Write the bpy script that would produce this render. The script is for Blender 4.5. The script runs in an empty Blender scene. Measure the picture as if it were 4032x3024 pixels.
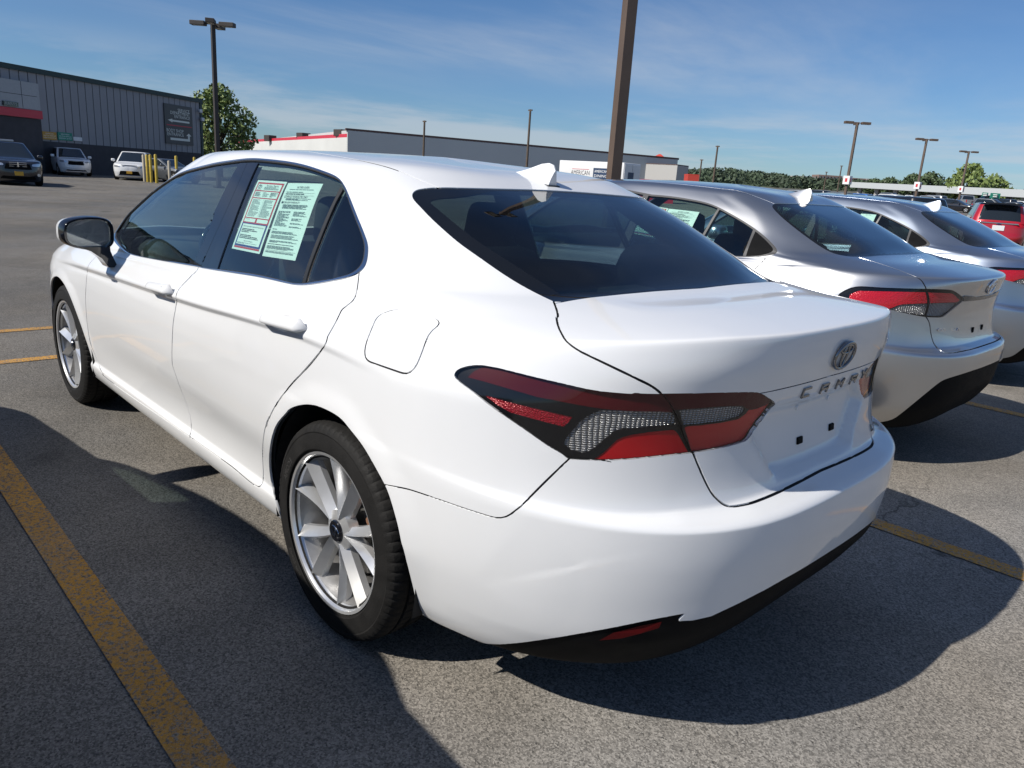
import bpy, bmesh, math, random, time
import numpy as np
from mathutils import Vector, Matrix
from mathutils.bvhtree import BVHTree
T0 = time.time()
scene = bpy.context.scene
COL = scene.collection

# ------------------------------------------------------------------ camera, sky, sun, exposure
CAM_POS = np.array([-1.79778614, 1.93743866, 1.36820663])
CAM_YAW, CAM_PITCH, CAM_ROLL = [math.radians(a) for a in (-44.18605, -15.159605, 3.7614165)]
FOCAL = 0.7324926            # focal length / image width
PW, PH = 4032.0, 3024.0      # size of the photograph in pixels
def cam_axes():
    cp, sp, cy, sy = math.cos(CAM_PITCH), math.sin(CAM_PITCH), math.cos(CAM_YAW), math.sin(CAM_YAW)
    f = np.array([cp*cy, cp*sy, sp]); r = np.array([sy, -cy, 0.0]); u = np.cross(r, f)
    r2 = math.cos(CAM_ROLL)*r + math.sin(CAM_ROLL)*u
    return r2, np.cross(r2, f), f
CR, CU, CF = cam_axes()
cam_data = bpy.data.cameras.new('camera'); cam = bpy.data.objects.new('camera', cam_data); COL.objects.link(cam)
cam.matrix_world = Matrix(((CR[0], CU[0], -CF[0], CAM_POS[0]), (CR[1], CU[1], -CF[1], CAM_POS[1]), (CR[2], CU[2], -CF[2], CAM_POS[2]), (0, 0, 0, 1)))
cam_data.sensor_fit = 'HORIZONTAL'; cam_data.sensor_width = 36.0; cam_data.lens = 36.0*FOCAL
cam_data.clip_start = 0.05; cam_data.clip_end = 20000.0
scene.camera = cam

SUN_AZ, SUN_EL = math.radians(74.0), math.radians(43.0)   # direction TO the sun, azimuth from +x towards +y
sun_dir = Vector((math.cos(SUN_EL)*math.cos(SUN_AZ), math.cos(SUN_EL)*math.sin(SUN_AZ), math.sin(SUN_EL)))
sd = bpy.data.lights.new('sun', 'SUN'); sd.energy = 5.0; sd.angle = math.radians(0.53); sd.color = (1.0, 0.95, 0.87)
so = bpy.data.objects.new('sun', sd); COL.objects.link(so); so.rotation_euler = sun_dir.to_track_quat('Z', 'Y').to_euler()
world = bpy.data.worlds.new('World'); scene.world = world; world.use_nodes = True
wn, wl = world.node_tree.nodes, world.node_tree.links
bg = wn['Background']; sky = wn.new('ShaderNodeTexSky'); sky.sky_type = 'NISHITA'; sky.sun_disc = False
sky.sun_elevation = SUN_EL; sky.sun_rotation = math.pi/2 - SUN_AZ; sky.altitude = 200; sky.air_density = 1.0; sky.dust_density = 0.25; sky.ozone_density = 3.0
def wmath(op, a, b=None, c=None):
    m = wn.new('ShaderNodeMath'); m.operation = op
    for i, v in enumerate((a, b, c)):
        if v is None: continue
        if isinstance(v, (int, float)): m.inputs[i].default_value = v
        else: wl.new(v, m.inputs[i])
    return m.outputs[0]
def wramp(v, a, b):
    r = wn.new('ShaderNodeMapRange'); r.interpolation_type = 'SMOOTHSTEP'; r.inputs['From Min'].default_value = a; r.inputs['From Max'].default_value = b; wl.new(v, r.inputs['Value']); return r.outputs['Result']
def wmix(f, a, b, blend='MIX'):
    m = wn.new('ShaderNodeMix'); m.data_type = 'RGBA'; m.blend_type = blend
    for k, v in (('Factor', f), ('A', a), ('B', b)):
        if isinstance(v, (int, float)): m.inputs[k].default_value = v
        elif isinstance(v, tuple): m.inputs[k].default_value = v
        else: wl.new(v, m.inputs[k])
    return m.outputs['Result']
tcw = wn.new('ShaderNodeTexCoord'); sep = wn.new('ShaderNodeSeparateXYZ'); wl.new(tcw.outputs['Generated'], sep.inputs[0])
elev = sep.outputs['Z']; den = wmath('ADD', wmath('MAXIMUM', elev, 0.0), 0.06)
comb = wn.new('ShaderNodeCombineXYZ'); wl.new(wmath('DIVIDE', sep.outputs['X'], den), comb.inputs[0]); wl.new(wmath('DIVIDE', sep.outputs['Y'], den), comb.inputs[1])
def cloud_noise(scale, rot, stretch, det, rough, off=(0, 0, 0), dist=0.0):
    mp = wn.new('ShaderNodeMapping'); mp.inputs['Rotation'].default_value = (0, 0, rot); mp.inputs['Scale'].default_value = stretch; mp.inputs['Location'].default_value = off; wl.new(comb.outputs[0], mp.inputs['Vector'])
    t = wn.new('ShaderNodeTexNoise'); t.inputs['Scale'].default_value = scale; t.inputs['Detail'].default_value = det; t.inputs['Roughness'].default_value = rough; t.inputs['Distortion'].default_value = dist; wl.new(mp.outputs[0], t.inputs['Vector']); return t.outputs['Fac']
blue = wmix(1.0, sky.outputs[0], (0.80, 1.08, 1.42, 1), 'MULTIPLY')
# thin high cirrus in streaks, and a low line of small cumulus near the horizon
cir = wmath('MULTIPLY', wramp(cloud_noise(.55, .9, (1.0, .34, 1), 8, .58, (3.1, .4, 0), .6), .36, .72), wramp(cloud_noise(.22, .9, (1, .6, 1), 3, .5, (1.7, 2.2, 0)), .34, .60))
cir = wmath('MULTIPLY', cir, wramp(elev, .02, .16))
low = wmath('MULTIPLY', wramp(cloud_noise(.20, .0, (1, 1, 1), 8, .62, (.7, 5.0, 0), .2), .47, .62), wmath('MULTIPLY', wramp(elev, .006, .03), wramp(elev, .15, .06)))
c1 = wmix(wmath('MULTIPLY', cir, .50), blue, (9.0, 9.6, 10.4, 1)); c2 = wmix(wmath('MULTIPLY', low, .5), c1, (9.0, 9.5, 10.3, 1))
wl.new(c2, bg.inputs[0]); bg.inputs[1].default_value = 0.058
scene.view_settings.view_transform = 'Standard'; scene.view_settings.look = 'None'; scene.view_settings.exposure = 0.14
scene.view_settings.gamma = 1.0; scene.view_settings.use_curve_mapping = False
scene.render.engine = 'CYCLES'

# ------------------------------------------------------------------ pixel -> ray helpers (photograph pixels)
def pix_ray(px, py):
    d = CF + ((px - PW/2)/(FOCAL*PW))*CR - ((py - PH/2)/(FOCAL*PW))*CU
    return CAM_POS.copy(), d/np.linalg.norm(d)
def pix_plane(px, py, axis, val):
    o, d = pix_ray(px, py); t = (val - o[axis])/d[axis]; return o + t*d
def zoom(ox, oy, s=800/2212):
    return lambda pts: [(ox + x*s, oy + y*s) for x, y in pts]
# ------------------------------------------------------------------ numeric surface tools
def akima(x, y, xq):
    x = np.asarray(x, float); y = np.asarray(y, float); n = len(x)
    m = np.diff(y, axis=0)/np.diff(x).reshape((-1,) + (1,)*(y.ndim-1))
    mm = np.concatenate([[3*m[0]-2*m[1] if n > 2 else m[0]], [2*m[0]-m[1] if n > 2 else m[0]], m, [2*m[-1]-m[-2] if n > 2 else m[-1]], [3*m[-1]-2*m[-2] if n > 2 else m[-1]]])
    w1 = np.abs(mm[3:] - mm[2:-1]) + 0.02*np.abs(mm[3:] + mm[2:-1]) + 1e-9
    w2 = np.abs(mm[1:-2] - mm[:-3]) + 0.02*np.abs(mm[1:-2] + mm[:-3]) + 1e-9
    t = (w1*mm[1:-2] + w2*mm[2:-1])/(w1 + w2)
    i = np.clip(np.searchsorted(x, xq) - 1, 0, n-2); h = (x[i+1]-x[i]); s = (xq - x[i])/h
    sh = (-1,) + (1,)*(y.ndim-1); s = s.reshape(sh); h = h.reshape(sh)
    return (2*s**3-3*s**2+1)*y[i] + (s**3-2*s**2+s)*h*t[i] + (-2*s**3+3*s**2)*y[i+1] + (s**3-s**2)*h*t[i+1]
def smooth01(a): a = np.clip(a, 0, 1); return a*a*(3-2*a)

class Body:
    """Half body shell (y >= 0) as a dense (ring, station) grid: rings run front centre -> side -> rear centre, rows from the sill to the roof."""
    def __init__(s, rows, nfront=7, nrear=13, step=0.0125, side_keys=None):
        ctrl = []
        for r in rows:
            xs_f, xs_r = r['xs']; xk = np.array(r['xk'], float)[::-1]
            zf = lambda x: akima(xk, np.array(r['z'], float)[::-1], np.atleast_1d(np.asarray(x, float)))
            yf = lambda x: akima(xk, np.array(r['y'], float)[::-1], np.atleast_1d(np.asarray(x, float)))
            pts = []
            n, m = r.get('fnm', (2.0, 2.6)); yb = yf(xs_f)[0]; zb = zf(xs_f)[0]; xc, zc = r['front']
            for a in np.linspace(0, 1, nfront)[:-1]:
                th = a*math.pi/2; yy = yb*math.sin(th)**(2/m); xx = xs_f + (xc-xs_f)*math.cos(th)**(2/n)
                pts.append((xx, yy, zc + (zb-zc)*smooth01((yy/yb - 0.25)/0.75) if yb > 1e-6 else zc))
            for x in np.linspace(xs_f, xs_r, 12): pts.append((x, yf(x)[0], zf(x)[0]))
            n, m = r.get('rnm', (2.0, 3.2)); yb = yf(xs_r)[0]; zb = zf(xs_r)[0]; xc, zc = r['rear']; zp = r.get('zp', (0.15, 0.85))
            th = np.linspace(0, math.pi/2, 400); yy = yb*np.cos(th)**(2/m); xx = xs_r + (xc-xs_r)*np.sin(th)**(2/n)
            sl = np.concatenate([[0], np.cumsum(np.hypot(np.diff(xx), np.diff(yy)))]); q = np.linspace(0, sl[-1], nrear)[1:]
            for a in q:
                y_, x_ = np.interp(a, sl, yy), np.interp(a, sl, xx); fr = 1 - a/sl[-1]
                pts.append((x_, y_, zc + (zb-zc)*smooth01((fr - zp[0])/zp[1])))
            ctrl.append(pts)
        C = np.array(ctrl)                                     # rows x cols x 3
        s.C = C
        # along the ring
        ref = C[len(C)//3]; d = np.concatenate([[0], np.cumsum(np.linalg.norm(np.diff(ref, axis=0), axis=1))])
        nu = int(d[-1]/step); uq = np.linspace(0, d[-1], nu)
        D = akima(d, C.transpose(1, 0, 2), uq).transpose(1, 0, 2)  # rows x nu x 3
        # up the sections: parameter = mean section length
        sec = np.linalg.norm(np.diff(D, axis=0), axis=2).max(axis=1)*0.5 + np.linalg.norm(np.diff(D, axis=0), axis=2).mean(axis=1)*0.5
        v = np.concatenate([[0], np.cumsum(sec)]); nv = int(v[-1]/step); vq = np.linspace(0, v[-1], nv); vq = np.unique(np.round(np.concatenate([vq[np.abs(vq[:, None]-v[None]).min(1) > .3*step], v]), 6))
        P = akima(v, D, vq)
        P[:, 0, 1] = 0; P[:, -1, 1] = 0; P[-1, :, 1] = 0
        s.vrow = v; s.uq = uq; s.vq = vq; s.P = P
    def smooth(s, it=3, w=None):
        P = s.P
        for _ in range(it):
            Q = P.copy(); Q[1:-1, 1:-1] = P[1:-1, 1:-1]*0.5 + 0.125*(P[:-2, 1:-1]+P[2:, 1:-1]+P[1:-1, :-2]+P[1:-1, 2:])
            # symmetric across the centre line
            for c, c1 in ((0, 1), (-1, -2)):
                Q[1:-1, c] = P[1:-1, c]*0.5 + 0.125*(P[:-2, c]+P[2:, c]) + 0.25*P[1:-1, c1]; Q[:, c, 1] = 0
            Q[-1, 1:-1] = P[-1, 1:-1]*0.5 + 0.125*(P[-1, :-2]+P[-1, 2:]) + 0.25*P[-2, 1:-1]; Q[-1, :, 1] = 0
            P = Q
        s.P = P
    def finish(s):
        P = s.P; nv, nu, _ = P.shape
        s.V = P.reshape(-1, 3).copy(); U, Vv = np.meshgrid(s.uq, s.vq); s.UV = np.stack([U.ravel(), Vv.ravel()], 1)
        i = np.arange(nv*nu).reshape(nv, nu); a, b, c, d = i[:-1, :-1].ravel(), i[:-1, 1:].ravel(), i[1:, 1:].ravel(), i[1:, :-1].ravel()
        F = np.concatenate([np.stack([a, c, b], 1), np.stack([a, d, c], 1)])
        # drop degenerate triangles
        ar = np.linalg.norm(np.cross(s.V[F[:, 1]]-s.V[F[:, 0]], s.V[F[:, 2]]-s.V[F[:, 0]]), axis=1); F = F[ar > 1e-9]
        fn = np.cross(s.V[F[:, 1]]-s.V[F[:, 0]], s.V[F[:, 2]]-s.V[F[:, 0]])
        N = np.zeros_like(s.V)
        for k in range(3): np.add.at(N, F[:, k], fn)
        # mirror symmetry of normals on the centre line
        on = np.abs(s.V[:, 1]) < 1e-6; N[on, 1] = 0
        ln = np.linalg.norm(N, axis=1, keepdims=True); N = N/np.maximum(ln, 1e-12)
        cen = N[:, 2].mean()
        if (N*(s.V - np.array([1.0, 0, 0.6]))).sum() < 0: F = F[:, ::-1]; N = -N
        s.F = F; s.N = N
# ------------------------------------------------------------------ cutting a shell along curves
def resample(pts, n=None, closed=False, sharp=False, dens=9.0):
    p = np.array(pts, float)
    if closed: p = np.concatenate([p, p[:1]])
    d = np.concatenate([[0], np.cumsum(np.linalg.norm(np.diff(p, axis=0), axis=1))]); k = d > -1
    k[1:] = np.diff(d) > 1e-6; p, d = p[k], d[k]
    n = n or max(8, int(d[-1]/dens)); q = np.linspace(0, d[-1], n)
    if sharp or len(p) < 4: r = np.stack([np.interp(q, d, p[:, i]) for i in range(p.shape[1])], 1)
    else: r = akima(d, p, q)
    return r[:-1] if closed else r
def seg_dist(Q, poly, closed):
    a = poly; b = np.roll(poly, -1, axis=0)
    if not closed: a, b = poly[:-1], poly[1:]
    best = np.full(len(Q), 1e9)
    for p, q in zip(a, b):
        e = q-p; l = e@e
        t = np.clip(((Q-p)@e)/max(l, 1e-12), 0, 1); d = Q-p-t[:, None]*e
        best = np.minimum(best, np.einsum('ij,ij->i', d, d))
    return np.sqrt(best)
def inside(Q, poly):
    r = np.zeros(len(Q), bool); x, y = Q[:, 0], Q[:, 1]; j = len(poly)-1
    for i in range(len(poly)):
        xi, yi = poly[i]; xj, yj = poly[j]
        if yi != yj:
            c = ((yi > y) != (yj > y)) & (x < (xj-xi)*(y-yi)/(yj-yi)+xi); r ^= c
        j = i
    return r
def sdf(Q, poly, reach=0.12):
    """signed distance to a closed polygon (negative inside), exact only within reach of its box"""
    lo, hi = poly.min(0)-reach, poly.max(0)+reach
    out = np.full(len(Q), reach); k = ((Q >= lo) & (Q <= hi)).all(1)
    if k.any():
        d = seg_dist(Q[k], poly, True); d[inside(Q[k], poly)] *= -1; out[k] = np.minimum(d, reach)
    return out
def ldf(Q, line, reach=0.12):
    lo, hi = line.min(0)-reach, line.max(0)+reach
    out = np.full(len(Q), reach); k = ((Q >= lo) & (Q <= hi)).all(1)
    if k.any(): out[k] = np.minimum(seg_dist(Q[k], line, False), reach)
    return out

class Shell:
    def __init__(s, body):
        s.V, s.N, s.UV, s.F = body.V.copy(), body.N.copy(), body.UV.copy(), body.F.copy(); s.lab = np.zeros(len(s.F), int)
        s.tree = BVHTree.FromPolygons([Vector(v) for v in s.V.tolist()], s.F.tolist()); s.bV, s.bF, s.bUV = s.V, s.F, s.UV
        s.M = np.eye(4)
    def hit(s, o, d):
        loc, nor, fi, dist = s.tree.ray_cast(Vector(o), Vector(d))
        if loc is None: return None
        return s.uv_of(np.array(loc), fi)
    def uv_of(s, p, fi):
        a, b, c = s.bV[s.bF[fi]]; v0, v1, v2 = b-a, c-a, p-a
        d00, d01, d11, d20, d21 = v0@v0, v0@v1, v1@v1, v2@v0, v2@v1; den = d00*d11-d01*d01
        if abs(den) < 1e-18: return s.bUV[s.bF[fi][0]]
        v = (d11*d20-d01*d21)/den; w = (d00*d21-d01*d20)/den
        u = s.bUV[s.bF[fi]]; return u[0]*(1-v-w)+u[1]*v+u[2]*w
    def px(s, pts, closed=False, sharp=False, dens=9.0):
        """photograph pixels -> curve in surface coordinates"""
        out = []
        for x, y in resample(pts, closed=closed, sharp=sharp, dens=dens):
            o, d = pix_ray(x, y); Mi = np.linalg.inv(s.M); o2 = (Mi @ np.append(o, 1))[:3]; d2 = Mi[:3, :3] @ d
            h = s.hit(o2, d2)
            if h is not None: out.append(h)
        return np.array(out)
    def near(s, pts, dens=0.02, closed=False, sharp=False):
        """3D points (in the shell's own frame) -> curve in surface coordinates"""
        out = []
        for p in resample(pts, closed=closed, sharp=sharp, dens=dens):
            loc, nor, fi, dist = s.tree.find_nearest(Vector(p)); out.append(s.uv_of(np.array(loc), fi))
        return np.array(out)
    def split(s, phi, only=None):
        """cut faces along phi = 0; returns boolean per face: phi < 0"""
        phi = np.where(np.abs(phi) < 4e-4, 4e-4, phi)
        sg = phi < 0; fs = sg[s.F]; cnt = fs.sum(1); mix = (cnt > 0) & (cnt < 3)
        if only is not None: mix &= only
        keep = ~mix; Fm = s.F[mix]; lm = s.lab[mix]
        if len(Fm):
            f = sg[Fm]; odd = np.where(f.sum(1) == 1, True, False)
            lone = np.where(odd[:, None], f, ~f).argmax(1)
            i = np.arange(len(Fm)); a, b, c = Fm[i, lone], Fm[i, (lone+1) % 3], Fm[i, (lone+2) % 3]
            e = np.concatenate([np.stack([a, b], 1), np.stack([a, c], 1)]); es = np.sort(e, 1)
            uq, inv = np.unique(es, axis=0, return_inverse=True); inv = inv.ravel()
            p0, p1 = phi[uq[:, 0]], phi[uq[:, 1]]; t = (p0/(p0-p1))[:, None]
            n0 = len(s.V)
            s.V = np.concatenate([s.V, s.V[uq[:, 0]]*(1-t)+s.V[uq[:, 1]]*t]); nn = s.N[uq[:, 0]]*(1-t)+s.N[uq[:, 1]]*t
            s.N = np.concatenate([s.N, nn/np.linalg.norm(nn, axis=1, keepdims=True)]); s.UV = np.concatenate([s.UV, s.UV[uq[:, 0]]*(1-t)+s.UV[uq[:, 1]]*t])
            m = len(Fm); ab, ac = n0+inv[:m], n0+inv[m:]
            new = np.concatenate([np.stack([a, ab, ac], 1), np.stack([ab, b, c], 1), np.stack([ab, c, ac], 1)])
            nneg = np.concatenate([odd, ~odd, ~odd])
            s.F = np.concatenate([s.F[keep], new]); s.lab = np.concatenate([s.lab[keep], lm, lm, lm])
            neg = np.concatenate([cnt[keep] == 3 if only is None else (sg[s.F[:keep.sum()]].sum(1) >= 2), nneg])
        else: neg = cnt == 3
        return neg
    def region(s, poly, label, off=0.0, within=None):
        only = None if within is None else np.isin(s.lab, within)
        neg = s.split(sdf(s.UV, poly)+off, only)
        if within is not None: neg &= np.isin(s.lab, within)
        s.lab[neg] = label
    def band(s, line, label, half=0.0022, within=None, ext=.014):
        # first cut along the line itself, then widen it to a strip; both ends run on a little to meet their neighbours
        e0 = line[0]-line[min(2, len(line)-1)]; e1 = line[-1]-line[-min(3, len(line))]
        line = np.concatenate([[line[0]+e0/max(np.linalg.norm(e0), 1e-9)*ext], line, [line[-1]+e1/max(np.linalg.norm(e1), 1e-9)*ext]])
        a, b_ = line[:-1], line[1:]; lo, hi = line.min(0)-.05, line.max(0)+.05
        k = np.where(((s.UV >= lo) & (s.UV <= hi)).all(1))[0]; Q = s.UV[k]
        best = np.full(len(Q), 1e9); sg = np.zeros(len(Q)); end = np.ones(len(Q), bool); n = len(a)
        for i, (p, q) in enumerate(zip(a, b_)):
            e = q-p; l = max(e@e, 1e-12); t = ((Q-p)@e)/l; tc = np.clip(t, 0, 1); d = Q-p-tc[:, None]*e; dd = np.einsum('ij,ij->i', d, d)
            c = e[0]*(Q[:, 1]-p[1])-e[1]*(Q[:, 0]-p[0]); up = dd < best-1e-12
            best = np.where(up, dd, best); sg = np.where(up, np.sign(c), sg); ed = ((i == 0) & (t < -.2)) | ((i == n-1) & (t > 1.2)); end = np.where(up, ed, end)
        phi = np.full(len(s.UV), .12); phi[k] = np.sqrt(best)*np.where(sg == 0, 1, sg); ok = np.zeros(len(s.UV), bool); ok[k] = (np.sqrt(best) < .045) & ~end
        only = ok[s.F].all(1)
        if within is not None: only &= np.isin(s.lab, within)
        s.split(phi, only)
        only = None if within is None else np.isin(s.lab, within)
        neg = s.split(ldf(s.UV, line)-half, only)
        if within is not None: neg &= np.isin(s.lab, within)
        s.lab[neg] = label
    def refine(s, mask):
        """split the masked faces one into four, closing the mesh round them"""
        e = np.concatenate([s.F[:, [0, 1]], s.F[:, [1, 2]], s.F[:, [2, 0]]]); uq, inv = np.unique(np.sort(e, 1), axis=0, return_inverse=True); inv = inv.ravel(); m = len(s.F); E = np.stack([inv[:m], inv[m:2*m], inv[2*m:]], 1)
        mask = mask.copy()
        while True:
            cut = np.zeros(len(uq), bool); cut[E[mask].ravel()] = True; c = cut[E].sum(1); new = (c >= 2) & ~mask
            if not new.any(): break
            mask |= new
        one = (c == 1) & ~mask; idx = np.full(len(uq), -1); idx[cut] = len(s.V)+np.arange(cut.sum()); u = uq[cut]
        for a in ('V', 'UV'): v = getattr(s, a); setattr(s, a, np.concatenate([v, (v[u[:, 0]]+v[u[:, 1]])/2]))
        nn = s.N[u[:, 0]]+s.N[u[:, 1]]; s.N = np.concatenate([s.N, nn/np.maximum(np.linalg.norm(nn, axis=1, keepdims=True), 1e-9)])
        a, b, c = s.F[mask].T; ab, bc, ca = idx[E[mask]].T; l4 = s.lab[mask]
        k = cut[E[one]].argmax(1); r = np.arange(len(k)); F1 = s.F[one]; p, q, w = F1[r, k], F1[r, (k+1) % 3], F1[r, (k+2) % 3]; md = idx[E[one][r, k]]; l2 = s.lab[one]; keep = ~(mask | one)
        s.F = np.concatenate([s.F[keep], np.stack([a, ab, ca], 1), np.stack([ab, b, bc], 1), np.stack([ca, bc, c], 1), np.stack([ab, bc, ca], 1), np.stack([p, md, w], 1), np.stack([md, q, w], 1)]); s.lab = np.concatenate([s.lab[keep], l4, l4, l4, l4, l2, l2])
    def refine_near(s, curves, dist, times=1):
        for _ in range(times):
            d = np.full(len(s.UV), 9.0)
            for c in curves: d = np.minimum(d, ldf(s.UV, c, max(.12, dist*1.2)))
            s.refine((d[s.F] < dist).any(1)); dist *= .6
    def components(s, mask):
        """connected pieces of the masked faces, id per face (-1 outside)"""
        idx = np.where(mask)[0]; F = s.F[idx]; lbl = np.arange(len(s.V))
        while True:
            m = lbl[F].min(1); new = lbl.copy()
            for k in range(3): np.minimum.at(new, F[:, k], m)
            new = new[new]
            if (new == lbl).all(): break
            lbl = new
        out = np.full(len(s.F), -1); out[idx] = lbl[F[:, 0]]; return out
    def face_at(s, p, mask):
        idx = np.where(mask)[0]; c = s.V[s.F[idx]].mean(1); return idx[((c-np.asarray(p))**2).sum(1).argmin()]

def shade(me, mat, normals=None):
    me.polygons.foreach_set('use_smooth', np.ones(len(me.polygons), bool))
    if normals is not None: me.normals_split_custom_set_from_vertices(np.asarray(normals, float).tolist())
    if mat is not None: me.materials.append(mat)
    me.update()
def mesh_np(name, V, F, mat=None, normals=None):
    me = bpy.data.meshes.new(name); V = np.asarray(V, float); F = np.asarray(F, int)
    me.from_pydata(V.tolist(), [], F.tolist()); shade(me, mat, normals); return me
def link(name, data, parent=None, loc=None, rot=None):
    o = bpy.data.objects.new(name, data); COL.objects.link(o)
    if parent is not None: o.parent = parent
    if loc is not None: o.location = loc
    if rot is not None: o.rotation_euler = rot
    return o
def tag(o, label, cat, group=None, kind=None):
    if label: o['label'] = label
    if cat: o['category'] = cat
    if group: o['group'] = group
    if kind: o['kind'] = kind
    return o
def panel_geo(s, faces, push=0.0, rim=0.008, flip=False, mirror=None, bend=None):
    """vertices, faces, normals of a set of shell faces, optionally pushed along the normal, with a folded-in edge; mirror: None, True (other side), 'both'"""
    F = s.F[faces]; u, inv = np.unique(F, return_inverse=True); F = inv.reshape(-1, 3); N = s.N[u]; V = s.V[u] + N*push
    Nn = N if bend is None else bend(u, N)
    parts = [(V, F, Nn)]
    if rim:
        e = np.concatenate([F[:, [0, 1]], F[:, [1, 2]], F[:, [2, 0]]]); k = np.sort(e, 1); uq, idx, cnt = np.unique(k, axis=0, return_index=True, return_counts=True)
        be = e[idx[cnt == 1]]
        cl = (np.abs(V[be[:, 0], 1]) < 1e-5) & (np.abs(V[be[:, 1], 1]) < 1e-5); be = be[~cl]
        if len(be):
            a, b = be[:, 0], be[:, 1]; ed = V[b]-V[a]; side = np.cross(ed, N[a]); L = np.linalg.norm(side, axis=1, keepdims=True); side /= np.maximum(L, 1e-9)
            m = len(be); RV = np.concatenate([V[a], V[b], V[b]-N[b]*rim, V[a]-N[a]*rim]); q = np.arange(m)
            RF = np.concatenate([np.stack([q, q+3*m, q+2*m], 1), np.stack([q, q+2*m, q+m], 1)])
            RN = np.concatenate([side+0.6*N[a], side+0.6*N[b], side, side]); RN /= np.linalg.norm(RN, axis=1, keepdims=True)
            parts.append((RV, RF, RN))
    def cat(ps):
        o = 0; VV, FF, NN = [], [], []
        for v, f, n in ps: VV.append(v); FF.append(f+o); NN.append(n); o += len(v)
        return np.concatenate(VV), np.concatenate(FF), np.concatenate(NN)
    V, F, N = cat(parts)
    if flip: F = F[:, ::-1]; N = -N
    mk = np.array([1, -1, 1])
    if mirror is True: V, F, N = V*mk, F[:, ::-1], N*mk
    if mirror == 'both':
        n = len(V); onc = np.abs(V[:, 1]) < 1e-6; mp = np.where(onc, np.arange(n), n+np.cumsum(~onc)-1); V2, N2 = (V*mk)[~onc], (N*mk)[~onc]
        F = np.concatenate([F, mp[F[:, ::-1]]]); V, N = np.concatenate([V, V2]), np.concatenate([N, N2])
    return V, F, N
def panel(s, name, faces, mat, parent, **k):
    faces = np.where(faces)[0] if np.asarray(faces).dtype == bool else faces
    if len(faces) == 0: print('empty panel', name); return None
    V, F, N = panel_geo(s, faces, **k); return link(name, mesh_np(name, V, F, mat, N), parent)
# ------------------------------------------------------------------ materials
def mat_new(name):
    m = bpy.data.materials.new(name); m.use_nodes = True; return m, m.node_tree.nodes, m.node_tree.links, m.node_tree.nodes['Principled BSDF']
def pr(name, col, rough=0.5, metal=0.0, coat=0.0, spec=0.5, vary=0.0, scale=8.0, bump=0.0, bscale=60.0, coat_rough=0.03, emit=None):
    m, n, l, b = mat_new(name)
    b.inputs['Base Color'].default_value = (*col, 1); b.inputs['Roughness'].default_value = rough; b.inputs['Metallic'].default_value = metal
    b.inputs['Coat Weight'].default_value = coat; b.inputs['Coat Roughness'].default_value = coat_rough; b.inputs['Specular IOR Level'].default_value = spec
    if vary or bump: tc = n.new('ShaderNodeTexCoord')
    if vary:
        t = n.new('ShaderNodeTexNoise'); t.inputs['Scale'].default_value = scale; t.inputs['Detail'].default_value = 6; l.new(tc.outputs['Object'], t.inputs['Vector'])
        r = n.new('ShaderNodeMapRange'); r.inputs['From Min'].default_value = 0.3; r.inputs['From Max'].default_value = 0.7; r.inputs['To Min'].default_value = 1-vary; r.inputs['To Max'].default_value = 1+vary
        l.new(t.outputs['Fac'], r.inputs['Value'])
        x = n.new('ShaderNodeMix'); x.data_type = 'RGBA'; x.blend_type = 'MULTIPLY'; x.inputs['Factor'].default_value = 1; x.inputs['A'].default_value = (*col, 1)
        l.new(r.outputs['Result'], x.inputs['B']); l.new(x.outputs['Result'], b.inputs['Base Color'])
        r2 = n.new('ShaderNodeMapRange'); r2.inputs['To Min'].default_value = max(0.02, rough*(1-vary)); r2.inputs['To Max'].default_value = min(1, rough*(1+vary)+0.02); l.new(t.outputs['Fac'], r2.inputs['Value']); l.new(r2.outputs['Result'], b.inputs['Roughness'])
    if bump:
        t = n.new('ShaderNodeTexNoise'); t.inputs['Scale'].default_value = bscale; t.inputs['Detail'].default_value = 5; l.new(tc.outputs['Object'], t.inputs['Vector'])
        bp = n.new('ShaderNodeBump'); bp.inputs['Strength'].default_value = bump; bp.inputs['Distance'].default_value = 0.01; l.new(t.outputs['Fac'], bp.inputs['Height']); l.new(bp.outputs['Normal'], b.inputs['Normal'])
    if emit: b.inputs['Emission Color'].default_value = (*emit[:3], 1); b.inputs['Emission Strength'].default_value = emit[3]
    return m
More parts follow.
